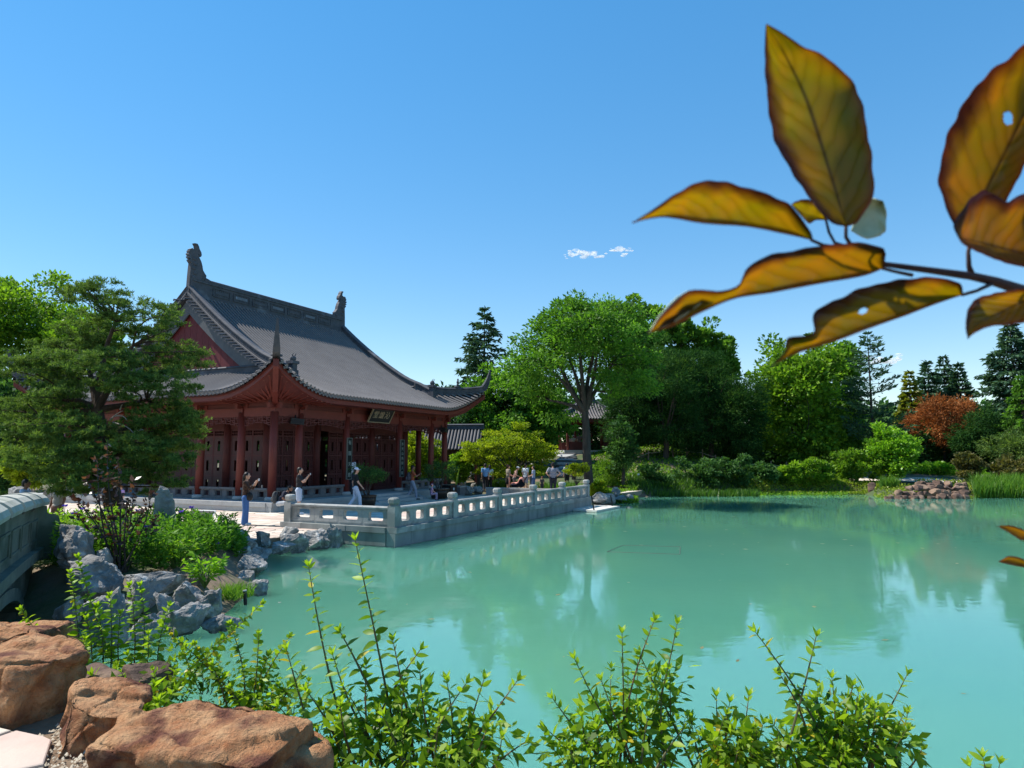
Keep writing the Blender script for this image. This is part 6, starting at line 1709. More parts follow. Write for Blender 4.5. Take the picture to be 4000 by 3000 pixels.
    if low == 'skirt' or low == 'dress':
        m = MB(); z0, r0, r1 = (.60 if low == 'skirt' else .60), .078, (.105 if low == 'skirt' else .13)
        m.tube([P((0,0,z0)), P((0,0,.53)), P((0,0,.40)), P((0,0,.31))], [r0*s*bw, .09*s*bw, r1*s*.95, r1*s], 18, sq=.75); m.build('skirt', cloth(bottom), root, smooth=True)
    else:
        m = MB(); m.ell(P((0,0,.525)), (.09*s*bw,.066*s*bw,.062*s)); m.ell(P((0,-.012,.505)), (.082*s*bw,.066*s*bw,.05*s))
        for k in 'RL':
            kn, an = Lg[k]; Hp = P(hp[k], False); kn = P(kn, False); an = P(an, False)
            if low == 'short': capsule(m, Hp, Hp.lerp(kn,.86), .060*s*bw, .052*s)
            else:
                capsule(m, Hp, kn, .058*s*bw, .045*s); e = an.lerp(kn, .02); capsule(m, kn, e, .045*s, (.052 if flare else .036)*s)
        remesh(m.build('trousers' if low == 'long' else 'shorts', cloth(bottom), root), voxel)
    for k in 'RL':
        sg = 1 if k == 'R' else -1; an = P(Lg[k][1], False); m = MB()
        capsule(m, an + Vector((0,-.018,-.020))*s, an + Vector((sg*.009,.088,-.028))*s, .026*s, .021*s); m.build('shoe', cloth(shoes), root, smooth=True)
    m = MB(); m.ell(hd(0,-.012,.016), (.052*s,.056*s,.056*s), 12, 8); m.ell(hd(0,-.03,-.015), (.046*s,.036*s,.045*s), 10, 7)
    if longhair: capsule(m, hd(0,-.045,-.01), hd(0,-.06,-.14), .036*s, .026*s)
    if bun: m.ell(hd(0,-.045,.045), (.028*s,.028*s,.026*s)); 
    remesh(m.build('hair', cloth(hair,.5), root), max(.009, voxel*.8))
    for e in (-1,1):
        m = MB(); m.ell(hd(e*.019,.052,.004), (.006*s,.004*s,.004*s), 6, 5); m.build('eye', M_BLACK, root)
    if hat:
        kind, hc_ = hat; m = MB(); m.ell(hd(0,-.004,.034), (.055*s,.060*s,.045*s), 14, 8)
        if kind == 'cap': m.ell(hd(0,.062,.024), (.042*s,.042*s,.006*s), 12, 5)
        elif kind == 'visor': m.ell(hd(0,.05,.02), (.075*s,.08*s,.007*s), 14, 5)
        else: m.ell(hd(0,0,.022), (.10*s,.105*s,.008*s), 16, 5)
        m.build('hat', cloth(hc_), root, smooth=True)
    root['hc'] = 0
    return root
def held_phone(root, h, loc, tilt=0, colr=(.55,.56,.58), label='pale phone held up in both hands'):
    o = empty('phone', root.matrix_basis @ Vector(loc), root.rotation_euler.z, label, 'phone')
    m = MB(); m.box((-.075,-.005,-.037),(.075,.005,.037)); m.build('case', cloth(colr,.4), o); m = MB(); m.box((-.07,-.0065,-.033),(.07,-.005,.033)); m.build('screen', M_BLACK, o)
    return o
def backpack(root, h, z, y, colr, label, k=1.0):
    o = empty('backpack', root.matrix_basis @ Vector((0,y,z)), root.rotation_euler.z, label, 'backpack')
    m = MB(); m.ell((0,0,0), (.15*k,.10*k,.23*k), 12, 9); m.ell((0,0,-.09*k), (.155*k,.115*k,.14*k), 12, 8); remesh(m.build('bag', cloth(colr), o), .015)
    m = MB(); m.ell((0,-.10*k,-.08*k), (.10*k,.05*k,.10*k), 10, 7); m.build('pocket', cloth(tuple(q*1.5 for q in colr)), o, smooth=True)
    for e in (-1,1): m = MB(); m.tube([(e*.09*k,.07*k,-.16*k),(e*.11*k,.10*k,.05*k),(e*.1*k,.14*k,.2*k),(e*.09*k,.05*k,.22*k)], .018*k, 6); m.build('strap', cloth(colr), o)
    return o
def gp(px, py, z): return Pz(px, py, z)
def dp(px, d, z): p = Py(px, 1785, d); return Vector((p.x, d, z))
RX = -math.pi/2
# the woman photographing the hall
w = gp(955, 2051, ZT); W1 = person('woman in brown top and flared jeans holding up a phone on the paving', w, RX+.12, 1.72, (.045,.022,.014), (.045,.12,.30), pose='phone', sleeve='elbow', flare=True, shoes=(.6,.6,.62), longhair=True, voxel=.009, build=.95)
bpy.context.view_layer.update()
held_phone(W1, 1.72, (0,.40,1.47), label='white phone held up by the woman in jeans', colr=(.75,.75,.74))
hb = empty('shoulder_bag', W1.matrix_basis @ Vector((.12,.16,.98)), W1.rotation_euler.z, 'black shoulder bag hanging at the hip of the woman in jeans', 'bag')
m = MB(); m.ell((0,0,-.05),(.05,.11,.14),10,8); m.build('bag', M_BLACK, hb, smooth=True); m = MB(); m.tube([(0,-.06,.05),(-.05,-.12,.3),(-.1,-.14,.47)],.008,6); m.build('strap', M_BLACK, hb)
# seated man with backpack at the platform corner
q = hw(-1.0,-.45,ZP); M1 = person('man in navy polo sitting on the platform edge with a backpack', dp(1098,27.2,ZP+.02), RX-.1, 1.78, (.012,.014,.030), (.42,.44,.46), skin=M_SKIN_D, pose='lap', legs='sit', low='short', shoes=(.6,.6,.62), lean=.62, voxel=.012)
backpack(M1, 1.78, .22, -.20, (.05,.055,.06), 'grey and black backpack on the seated man', 1.05)
M2 = person('man in dark tee and pale shorts photographing by the corner post', dp(1172,26.6,ZT), RX+.15, 1.82, (.016,.016,.02), (.38,.44,.55), pose='phone', low='short', shoes=(.62,.63,.66), build=1.05, voxel=.012)
held_phone(M2, 1.82, (0,.42,1.55), label='phone held up by the man in pale shorts')
M3 = person('tall man in white tee standing in the hall doorway', hw(5.3,.25,ZP), .2, 1.86, (.60,.64,.72), (.03,.035,.05), skin=M_SKIN_D, build=1.12, voxel=.013)
M4 = person('man in blue and white cap with black tee walking past the steps', dp(1392,29.0,ZT), RX+.3, 1.76, (.010,.013,.014), (.45,.50,.60), legs='walk', pose='walk', hat=('cap',(.55,.57,.66)), voxel=.013)
M5 = person('man in rust orange shirt with a grey backpack looking at a phone', dp(1612,35.4,ZT), RX+.25, 1.76, (.30,.075,.03), (.22,.25,.32), skin=M_SKIN_D, legs='walk', pose='one', voxel=.014)
held_phone(M5, 1.76, (.10,.44,1.34), colr=(.3,.32,.3), label='phone in the hand of the man in rust orange')
backpack(M5, 1.76, 1.18, -.19, (.07,.065,.075), 'grey backpack on the man in rust orange', 1.05)
person('small child in pink cap sitting on the hall steps', dp(1688,34.0,ZP), RX+.2, 1.05, (.40,.24,.36), (.30,.22,.32), pose='lap', legs='sit', hat=('cap',(.40,.20,.26)), voxel=.012)
# on the path beyond the terrace
ZG = ZT+.01
person('woman in straw hat and lilac blouse on the path', dp(1822,56.5,ZG), .1, 1.60, (.50,.46,.62), (.45,.42,.36), hat=('sun',(.60,.42,.20)), sleeve='long')
P_ = person('woman in white dress and pale blue cap with a black backpack', dp(1841,55.2,ZG), .05, 1.62, (.66,.64,.62), (.66,.64,.62), low='dress', hat=('cap',(.40,.55,.80)), longhair=True)
backpack(P_, 1.62, 1.15, -.16, (.012,.012,.014), 'small black backpack on the woman in white', .75)
person('woman in loose white blouse with a shoulder strap on the path', dp(1864,57.0,ZG), .0, 1.66, (.62,.60,.70), (.20,.22,.30), sleeve='elbow', longhair=True)
person('young child in pale blue shorts walking with the group', dp(1858,54.0,ZG), .1, 1.05, (.62,.64,.68), (.40,.50,.62), low='short', longhair=True, voxel=.012, legs='walk')
person('person in red dress at the head of the group on the path', dp(1882,60.0,ZG), -.2, 1.72, (.50,.05,.02), (.50,.05,.02), low='dress', skin=M_SKIN_D)
person('man in sky blue shirt and black trousers walking away', dp(1896,43.0,ZG), .15, 1.76, (.16,.32,.55), (.012,.012,.016), legs='walk', build=1.02)
person('woman in white walking beside the man in sky blue', dp(1913,44.2,ZG), .1, 1.66, (.55,.62,.66), (.012,.012,.014), longhair=True)
person('woman in taupe vest and black skirt beside the stroller', dp(1985,42.0,ZG), RX+.5, 1.70, (.20,.175,.135), (.012,.011,.012), low='skirt', pose='push', hair=(.05,.02,.012), bun=True)
person('woman with a pale sun visor leaning over the stroller', dp(2008,43.4,ZG), RX+.1, 1.60, (.40,.24,.20), (.10,.09,.09), hat=('visor',(.66,.66,.68)), lean=.35, hair=(.05,.03,.02), pose='push')
person('man in pale tee and grey shorts behind the stroller', dp(2052,44.0,ZG), RX+.9, 1.74, (.52,.58,.64), (.28,.28,.34), low='short', build=1.08)
person('woman in blue and white striped top pushing the stroller', dp(2084,42.6,ZG), -RX-.3, 1.62, (.34,.37,.50), (.06,.11,.24), low='short', pose='push')
person('visitor in turquoise top and sun hat behind the group', dp(2078,48.5,ZG), .3, 1.70, (.04,.30,.42), (.10,.12,.16), hat=('sun',(.52,.50,.36)))
person('toddler with reddish hair in a dark print shirt', dp(2117,41.5,ZG), .4, 1.0, (.05,.045,.045), (.02,.022,.03), hair=(.20,.07,.025), voxel=.012)
person('man in grey tee with hands on hips and a dark cap', dp(2160,39.2,ZG), .1, 1.86, (.22,.23,.28), (.012,.015,.025), pose='hips', low='long', hat=('cap',(.012,.012,.014)), build=1.18)
person('person in white tee on the path under the mound', dp(2214,48.5,.42), .2, 1.70, (.52,.52,.50), (.02,.02,.022), low='short')
person('person in red top near the foot of the mound steps', dp(2241,50.0,.42), .3, 1.72, (.50,.03,.03), (.03,.03,.035))
# at the pavilion
person('woman in pink top and sun hat outside the pavilion', dp(2222,60.6,gz(5.1,60.6)+.1), .4, 1.62, (.42,.25,.24), (.015,.017,.03), low='skirt', hat=('sun',(.62,.60,.52)))
person('woman in patterned skirt and sun hat at the pavilion', dp(2241,60.9,gz(5.6,60.9)+.1), .2, 1.60, (.40,.36,.28), (.30,.36,.40), low='skirt', hat=('sun',(.62,.60,.52)), pose='one')
person('tall visitor in tan clothes entering the pavilion', dp(2264,61.0,gz(6.1,61.0)+.1), -.2, 1.80, (.20,.13,.11), (.20,.10,.07), pose='one')
# seated/standing pair on the left
person('man in pale blue shirt by the bench behind the bridge', dp(108,18.3,ZT-.02), RX+.3, 1.66, (.32,.46,.66), (.45,.50,.58), pose='lap', build=1.1, voxel=.012, skin=M_SKIN_D)
person('man in dark cap and patterned shirt facing the pond', dp(238,18.8,ZT-.02), math.pi-.3, 1.70, (.36,.33,.29), (.20,.10,.07), hat=('cap',(.03,.03,.035)), voxel=.012, skin=M_SKIN_D)
person('small child in lilac behind the purple shrub', dp(482,25.5,ZT), 2.6, 1.2, (.40,.26,.52), (.42,.28,.52), voxel=.012)
# ------------------------------------------------------------------ stroller
sx = dp(2026,41.6,ZG); sr = empty('baby_stroller', sx, R(-8), 'black baby stroller under a salmon pink blanket', 'stroller')
m = MB(); m.prism([(-.42,.50),(-.38,.36),(.28,.36),(.38,.50),(.30,.78),(.20,.90),(.08,.86),(.02,.58),(-.42,.60)], (0,0,0), (1,0,0), (0,0,1), .46); m.build('body', mat('stroller_fabric',(.014,.013,.016),None,rough=.9), sr)
m = MB(); m.tube([(.30,-.2,.70),(.52,-.2,.98),(.52,.2,.98),(.30,.2,.70)], .016, 8); m.build('handle', M_BLACK, sr)
m = MB()
for e in (-.2,.2): m.tube([(.30,e,.42),(-.30,e,.10)], .016, 7); m.tube([(-.30,e,.42),(.34,e,.12)], .016, 7)
m.build('frame', M_BLACK, sr)
m = MB(); m.box((-.25,-.2,.16),(.25,.2,.30)); m.build('basket', M_BLACK, sr)
for x in (-.32,.36):
    for e in (-.24,.24):
        m = MB(); m.tube([(x,e-.02,.11),(x,e+.02,.11)], .11, 16); wl = m.build('wheel', M_BLACK, sr); m = MB(); m.tube([(x,e-.025,.11),(x,e+.025,.11)], .05, 10); m.build('hub', M_PARAPET, wl)
bk_ = empty('pink_blanket', sx, R(-8), 'salmon pink blanket draped over the stroller', 'blanket')
vs = []; prof = [(-.46,.48),(-.44,.60),(-.10,.64),(.0,.72),(.07,.90),(.16,.95),(.26,.90),(.33,.74)]
for (a, z) in prof:
    for j in range(9): y_ = -.27+.54*j/8; vs.append((a+.012*math.sin(j*2.2), y_, z + .012*math.sin(j*2.7) - (.10 if j in (0,8) else 0)))
m = MB(); m.add(vs, [(i*9+j, i*9+j+1, (i+1)*9+j+1, (i+1)*9+j) for i in range(len(prof)-1) for j in range(8)]); o = m.build('cloth', cloth((.62,.26,.20)), bk_, smooth=True); o.modifiers.new('thick','SOLIDIFY').thickness = .012
# ------------------------------------------------------------------ foreground shrubs: stems with paired leaves
def leaf_shape(name, L, W, mt, fold=.18, curl=.22, n=6, tint=.5):
    vs = []; ts = []
    for i in range(n+1):
        t = i/n; w = W*.5*(math.sin(math.pi*min(1,t**.8*.98+.01)))**.9 if 0 < t < 1 else .001
        y = L*t; z = -curl*L*t*t
        vs += [(-w, y, z+w*fold), (0, y, z), (w, y, z+w*fold)]; ts += [tint]*3
    f = np.array([[i*3+j, i*3+j+1, i*3+j+4, i*3+j+3] for i in range(n) for j in range(2)])
    o = np_mesh(name, np.array(vs), f, mt, None, np.array(ts), smooth=True); me = o.data; bpy.data.objects.remove(o)
    return me
L_FG = leafmat('leaf_front', (.032,.085,.008), (.15,.26,.014), (.33,.46,.025), .5, .45, .3)
L_FGY = leafmat('leaf_front_yellow', (.25,.22,.012), (.42,.34,.015), (.55,.44,.03), .45, .4, .4)
LM = [leaf_shape('leaf', .094, .037, L_FG, tint=t, curl=c) for t, c in ((.25,.35),(.4,.25),(.55,.3),(.7,.2),(.85,.15),(.5,.5))]
LMY = leaf_shape('leaf', .10, .042, L_FGY, tint=.5)
LS = [leaf_shape('leaf', .052, .032, L_FG, tint=t, curl=c) for t, c in ((.3,.35),(.5,.2),(.7,.25),(.85,.15))]
LSY = leaf_shape('leaf', .04, .024, L_FGY, tint=.5)
M_STEM = mat('green_stem', (.07,.085,.03), (.12,.10,.045), 12, .7); M_STEMR = mat('brown_stem', (.13,.065,.03), (.17,.10,.05), 12, .7)
COLLECT = None      # leaves past the first 300 of a shrub are joined into one part
NLEAF = [0]
def flush_leaves(root):
    global COLLECT
    if COLLECT:
        vs, fs, ts, b = [], [], [], 0
        for me, M in COLLECT:
            if me.name not in LCACHE:
                v = np.empty(len(me.vertices)*3); me.vertices.foreach_get('co', v); f = np.empty(len(me.loops), int); me.loops.foreach_get('vertex_index', f); t = np.empty(len(me.vertices)); me.attributes['tint'].data.foreach_get('value', t)
                LCACHE[me.name] = (v.reshape(-1,3), f.reshape(-1,4), t)
            v, f, t = LCACHE[me.name]; A = np.array(M); vs.append(v @ A[:3,:3].T + A[:3,3]); fs.append(f+b); ts.append(t); b += len(v)
        tag(np_mesh('side_foliage', np.concatenate(vs), np.concatenate(fs), L_FG, root, np.concatenate(ts), smooth=True), kind='stuff')
    COLLECT = None
LCACHE = {}
def put_leaf(me, parent, base, d, up_hint, k, loc0=None):
    d = Vector(d).normalized(); s = d.cross(Vector(up_hint)); s = s.normalized() if s.length > .05 else d.orthogonal().normalized(); u = s.cross(d)
    M = Matrix((( s.x, d.x, u.x, base.x),( s.y, d.y, u.y, base.y),( s.z, d.z, u.z, base.z),(0,0,0,1))) @ Matrix.Scale(k,4)
    if me is not LMY and me is not LSY:
        NLEAF[0] += 1
        if NLEAF[0] > 270 and COLLECT is not None: COLLECT.append((me, M)); return None
    o = bpy.data.objects.new('leaf', me); col.objects.link(o); o.parent = parent; o.matrix_basis = M
    return o
def shoot(shrub, a, b, r0, leaves, spacing, ks, yellow=.04, mt=None, bow=.06, small=False, top_cluster=True, start=.2, lower_big=1.3, seed=0, droop=.15):
    r = random.Random(seed); a = Vector(a); b = Vector(b); L = (b-a).length; n = 12
    side = Vector((r.uniform(-1,1), r.uniform(-.5,.5), .2))*L*bow
    pts = [a.lerp(b, t) + side*math.sin(math.pi*t) for t in lin(0,1,n)]
    m = MB(); m.tube(pts, [r0*(1-.75*i/n) for i in range(n+1)], 6); stem = m.build('stem', mt or M_STEM, shrub)
    t = start; k = 0; ang = r.uniform(0,6.28)
    while t < 1.0:
        i = min(n-1, int(t*n)); p = pts[i].lerp(pts[i+1], t*n-i); d = (pts[i+1]-pts[i]).normalized()
        x = d.orthogonal().normalized(); y = d.cross(x)
        for e in (0, math.pi):
            al = ang + e + r.uniform(-.3,.3); o = x*math.cos(al) + y*math.sin(al)
            up = .75 if t > .85 else .35
            q = (o + d*up + Vector((0,0,-droop*r.random()*(2.0 if t < .5 else .6)))).normalized()
            sz = ks*(lower_big - (lower_big-.75)*t)*r.uniform(.8,1.2)*(1 if t < .93 else .8)
            me = (LSY if small else LMY) if r.random() < yellow else r.choice(LS if small else LM)
            if t > .8 and not small and me is not LMY: me = LM[r.choice((3,4,4,2))]
            put_leaf(me, stem, p, q, d + Vector((r.gauss(0,.75), r.gauss(0,.75), r.gauss(.2,.5))), sz)
        ang += math.pi/2 + .2; t += spacing/L*(1.15-.45*t)
    if top_cluster:
        for j in range(5):
            al = j*1.26; d = (pts[-1]-pts[-2]).normalized(); x = d.orthogonal().normalized(); y = d.cross(x)
            put_leaf((LS[3] if small else LM[4]), stem, pts[-1], (x*math.cos(al)+y*math.sin(al))*.55 + d, d, ks*.7)
    return stem
def mass(shrub, blobs, n_cl, per, size, mt, tint0=.45):
    C = blob_points(blobs, n_cl, .3); k = len(C)
    v, f, t = cluster_leaves(C, np.full(k,.11), per, size, .42, .9, tint0=tint0, droop=.25, tint_amp=.32)
    return tag(np_mesh('inner_foliage', v, f, mt, shrub, t), kind='stuff')
FS = 'leafy shrubs on the near bank'
def shrub(label, base_px, depth, shoots, ks, r0, blobs, nm, seed, small=False, spacing=.06, yellow=.04, msize=.075):
    global COLLECT
    COLLECT = []; NLEAF[0] = 0
    p = Py(base_px, 3060, depth); root = empty('leafy_shrub', (p.x, depth, p.z), 0, label, 'shrub', FS); b0 = Vector((p.x, depth, p.z))
    for i, sh in enumerate(shoots):
        (bx, by, bd), (tx, ty, td) = sh[0], sh[1]
        shoot(root, Py(bx,by,bd)-b0, Py(tx,ty,td)-b0, r0, None, spacing, ks, yellow, M_STEMR if i % 3 == 2 else M_STEM, seed=seed+i, small=small, start=sh[2] if len(sh) > 2 else .2)
    bl = []
    for cx, cy, rx, ry, d_ in blobs:
        q = Py(cx,cy,d_)-b0; bl.append((q.x,q.y,q.z,mpx(rx,d_),mpx(rx,d_)*.7,mpx(ry,d_)))
    rr = random.Random(seed+999)
    for i in range(int(nm*.13)):                  # many thinner side shoots filling the bush
        cx, cy, rx, ry, d_ = rr.choice(blobs); tx = cx+rr.uniform(-1,1)*rx; ty = cy-rr.uniform(.1,1.25)*ry
        shoot(root, Py(cx+(tx-cx)*.4+rr.uniform(-25,25), min(3060, cy+ry*1.2+40), d_+rr.uniform(-.1,.1))-b0, Py(tx, ty, d_+rr.uniform(-.25,.2))-b0, r0*.6, None, spacing*1.05, ks*rr.uniform(.55,.85), yellow, M_STEM, seed=seed+300+i, small=small, start=.3)
    flush_leaves(root)
    if nm: mass(root, bl, int(nm*.20), 12, msize*1.2, L_FG, .5)
    return root
shrub('tall leafy shrub with two long shoots rising over the pond', 1480, 4.5,
  [((1560,2960,4.5),(1388,2112,4.4),.12),((1370,2960,4.6),(1206,2215,4.6),.18),((1620,2980,4.4),(1535,2505,4.35)),((1500,2990,4.3),(1300,2560,4.3)),((1250,2980,4.4),(1120,2540,4.4)),((1700,2990,4.3),(1640,2620,4.3)),
   ((1760,2990,4.3),(1745,2660,4.3)),((1800,3000,4.3),(1890,2655,4.3)),((1780,2990,4.2),(2020,2660,4.15),.25),((1650,3010,4.2),(1820,2670,4.2)),((1560,2990,4.3),(1575,2690,4.3)),((1450,2990,4.3),(1430,2600,4.5)),((1350,2990,4.3),(1200,2700,4.3)),((1250,2990,4.4),(1090,2760,4.4)),((1800,3050,4.1),(1900,2850,4.1)),((1880,3050,4.0),(2050,2900,4.0)),((1900,3080,4.0),(1960,2880,4.0)),
   ((1400,3020,4.2),(1330,2760,4.2)),((1600,3040,4.1),(1500,2800,4.1)),((1700,3040,4.1),(1720,2790,4.1)),((1480,2800,4.45),(1640,2540,4.5)),((1450,2700,4.45),(1330,2470,4.5))],
  1.0, .010, [(1400,2880,230,110,4.35),(1650,2890,220,90,4.3),(1800,2900,170,90,4.25),(1500,2780,170,90,4.4),(1350,2960,250,70,4.2),(1700,2980,260,60,4.1)], 330, 40)
shrub('dense branching shrub with four tall bright tipped shoots', 2400, 4.4,
  [((2470,2990,4.4),(2245,2575,4.4)),((2440,3000,4.4),(2430,2475,4.4),.15),((2420,2990,4.4),(2555,2425,4.4),.15),((2720,3020,4.4),(2500,2560,4.4),.3),((2530,2900,4.4),(2645,2435,4.45),.2),((2380,3000,4.3),(2160,2730,4.35)),((2300,3010,4.3),(2130,2845,4.3)),
   ((2600,3000,4.3),(2590,2640,4.4)),((2480,3000,4.3),(2350,2660,4.4)),((2330,3010,4.3),(2270,2800,4.3)),((2560,3010,4.2),(2690,2820,4.3)),((2400,3030,4.2),(2330,2850,4.2)),((2500,3030,4.2),(2530,2800,4.2))],
  .92, .009, [(2400,2880,170,120,4.4),(2560,2890,150,110,4.4),(2430,2700,60,130,4.4),(2280,2950,160,70,4.2),(2600,2700,60,80,4.45)], 230, 80, yellow=.07)
shrub('low shrub with many yellow leaves on the near bank', 2780, 4.3,
  [((2800,3020,4.3),(2798,2722,4.3)),((2850,3010,4.3),(2850,2745,4.3)),((2890,3020,4.3),(2925,2720,4.3),.2),((2760,3020,4.3),(2700,2810,4.3)),((2900,3020,4.25),(2980,2830,4.25)),((2820,3030,4.2),(2750,2880,4.2)),((2860,3030,4.2),(2900,2850,4.2)),((2940,3030,4.2),(3060,2900,4.2))],
  .95, .008, [(2820,2900,130,90,4.3),(2930,2930,140,70,4.25)], 110, 120, yellow=.16)
shrub('sparse shrub with two tall leaning shoots over open water', 3080, 4.4,
  [((3280,3020,4.4),(2952,2470,4.4),.15),((3040,3040,4.3),(3188,2487,4.3),.5),((3160,2900,4.4),(3050,2640,4.4)),((3120,3000,4.3),(3020,2830,4.3))],
  .95, .010, [(3100,2960,110,50,4.3)], 40, 150, yellow=.12)
shrub('dark dense shrub with one long shoot leaning over the pond', 3280, 4.5,
  [((3260,3010,4.5),(3250,2650,4.5)),((3330,3000,4.5),(3543,2635,4.5),.3),((3400,3020,4.4),(3470,2780,4.4)),((3300,3010,4.4),(3180,2740,4.5)),((3350,3010,4.4),(3400,2760,4.4)),((3420,3030,4.4),(3560,2900,4.4)),((3230,3010,4.4),(3120,2870,4.4)),((3500,3060,4.3),(3600,2930,4.3)),((3260,2900,4.5),(3330,2680,4.5))],
  .92, .009, [(3270,2830,150,120,4.5),(3380,2880,170,100,4.45),(3250,2960,180,60,4.35)], 250, 170)
shrub('three short leafy shoot tips rising alone over open water', 3830, 4.0, [((3880,3080,4.0),(3840,2960,4.0)),((3900,3090,4.0),(3905,2985,4.0)),((3830,3090,4.0),(3790,2995,4.0))], .9, .006, [], 0, 200)
shrub('arching small leaved shrub with yellow berries behind the sandstone', 900, 5.1,
  [((980,2790,5.0),(640,2450,5.0),.1),((960,2800,5.0),(900,2440,5.05),.1),((960,2800,5.0),(1130,2490,5.0),.1),((950,2800,5.0),(760,2520,5.0),.1),((960,2810,5.0),(1050,2560,4.9)),((700,2700,5.1),(1020,2360,5.2),.1),((980,2800,4.9),(1010,2480,4.9)),((560,2760,5.0),(500,2560,5.1)),((900,2810,4.9),(830,2600,4.9)),((640,2760,5.1),(860,2500,5.1)),((1000,2810,4.8),(1120,2680,4.8)),((420,2720,5.1),(700,2560,5.2)),((980,2820,4.8),(900,2690,4.8)),((560,2780,4.9),(680,2640,4.9)),((1040,2800,4.8),(1180,2620,4.85))],
  1.25, .007, [(960,2700,120,110,5.0),(620,2690,160,60,5.0),(800,2600,130,60,5.1),(1100,2740,120,70,4.85)], 170, 230, small=True, spacing=.032, yellow=.14, msize=.045)
shrub('row of thin upright leafy shoots in front of the grey boulders', 380, 5.3,
  [((250,2620,5.3),(85,2385,5.4),.1),((320,2640,5.4),(275,2240,5.5),.12),((460,2640,5.4),(305,2180,5.6),.12),((400,2660,5.3),(380,2370,5.4)),((430,2660,5.3),(430,2330,5.4)),((520,2660,5.3),(508,2290,5.4),.1),((540,2660,5.3),(548,2290,5.4),.1),((470,2660,5.3),(470,2400,5.4)),((360,2660,5.3),(340,2420,5.4)),((610,2660,5.3),(660,2370,5.3)),((560,2680,5.2),(580,2480,5.2)),((300,2640,5.2),(330,2500,5.2))],
  1.35, .006, [(430,2660,190,50,5.2),(300,2640,80,40,5.25)], 60, 260, small=True, spacing=.034, yellow=.05, msize=.05)
# broad low leaves between the sandstone blocks
shrub('low broad leaved plant spilling over the sandstone blocks', 560, 4.7,
  [((520,2790,4.7),(430,2690,4.7)),((560,2800,4.65),(600,2680,4.7)),((600,2800,4.6),(520,2720,4.6)),((500,2760,4.7),(350,2700,4.75)),((620,2810,4.6),(680,2700,4.6)),((560,2810,4.55),(570,2760,4.5)),((640,2820,4.5),(620,2740,4.5)),((400,2740,4.8),(360,2640,4.85))],
  .95, .006, [(540,2760,110,40,4.65)], 40, 300, spacing=.035)

# ------------------------------------------------------------------ the branch of a purple-leaved tree hanging into the view
mb, nb, bb_ = _base('copper_leaf')
au = nb.nodes.new('ShaderNodeAttribute'); au.attribute_name = 'along'; av = nb.nodes.new('ShaderNodeAttribute'); av.attribute_name = 'across'
def M2(op, a, b=None, c=None):
    n = nb.nodes.new('ShaderNodeMath'); n.operation = op
    for i, q in enumerate((a, b, c)):
        if q is None: continue
        if isinstance(q, (int, float)): n.inputs[i].default_value = q
        else: nb.links.new(q, n.inputs[i])
    return n.outputs[0]
def MRNG(a, lo, hi):
    n = nb.nodes.new('ShaderNodeMapRange'); n.inputs[1].default_value = lo; n.inputs[2].default_value = hi; nb.links.new(a, n.inputs[0]); return n.outputs[0]
ab = M2('ABSOLUTE', av.outputs['Fac'])
geo = nb.nodes.new('ShaderNodeNewGeometry'); nz = nb.nodes.new('ShaderNodeTexNoise'); nz.inputs['Scale'].default_value = 45; nb.links.new(geo.outputs['Position'], nz.inputs['Vector'])
vein_ph = M2('ADD', M2('ADD', M2('MULTIPLY', au.outputs['Fac'], 62.0), M2('MULTIPLY', ab, -16.0)), M2('MULTIPLY', nz.outputs['Fac'], 9.0))
vein = M2('POWER', M2('ABSOLUTE', M2('SINE', M2('MULTIPLY', vein_ph, .5))), .55)
mid = M2('SMOOTH_MIN', M2('MULTIPLY', ab, 16.0), 1.0, .3)
vm = M2('MULTIPLY', M2('ADD', M2('MULTIPLY', vein, .16), .84), M2('ADD', M2('MULTIPLY', mid, .65), .35))
edge = M2('POWER', ab, 9.0)
mixA = nb.nodes.new('ShaderNodeMix'); mixA.data_type = 'RGBA'; rpz = nb.nodes.new('ShaderNodeValToRGB'); rpz.color_ramp.elements[0].position = .35; rpz.color_ramp.elements[1].position = .65
nb.links.new(nz.outputs['Fac'], rpz.inputs['Fac']); nb.links.new(rpz.outputs['Color'], mixA.inputs[0]); mixA.inputs[6].default_value = (.53,.47,.025,1); mixA.inputs[7].default_value = (.64,.46,.05,1)
mixB = nb.nodes.new('ShaderNodeMix'); mixB.data_type = 'RGBA'; nb.links.new(edge, mixB.inputs[0]); nb.links.new(mixA.outputs[2], mixB.inputs[6]); mixB.inputs[7].default_value = (.60,.24,.04,1)
mulc = nb.nodes.new('ShaderNodeMix'); mulc.data_type = 'RGBA'; mulc.blend_type = 'MULTIPLY'; mulc.inputs[0].default_value = 1
cmb = nb.nodes.new('ShaderNodeCombineColor'); 
for i in range(3): nb.links.new(vm, cmb.inputs[i])
n2p = nb.nodes.new('ShaderNodeTexNoise'); n2p.inputs['Scale'].default_value = 26; n2p.inputs['Detail'].default_value = 5; nb.links.new(geo.outputs['Position'], n2p.inputs['Vector'])
pz_ = M2('MULTIPLY', MRNG(M2('ADD', M2('MULTIPLY', av.outputs['Fac'], -1.0), M2('MULTIPLY', n2p.outputs['Fac'], .8)), 1.05, 1.4), .85)
mixC = nb.nodes.new('ShaderNodeMix'); mixC.data_type = 'RGBA'; nb.links.new(pz_, mixC.inputs[0]); nb.links.new(mixB.outputs[2], mixC.inputs[6]); mixC.inputs[7].default_value = (.10,.03,.035,1)
oi = nb.nodes.new('ShaderNodeObjectInfo'); mixD = nb.nodes.new('ShaderNodeMix'); mixD.data_type = 'RGBA'; mixD.blend_type = 'MULTIPLY'
nb.links.new(oi.outputs['Random'], mixD.inputs[0]); nb.links.new(mixC.outputs[2], mixD.inputs[6]); mixD.inputs[7].default_value = (1.0,.80,.95,1)
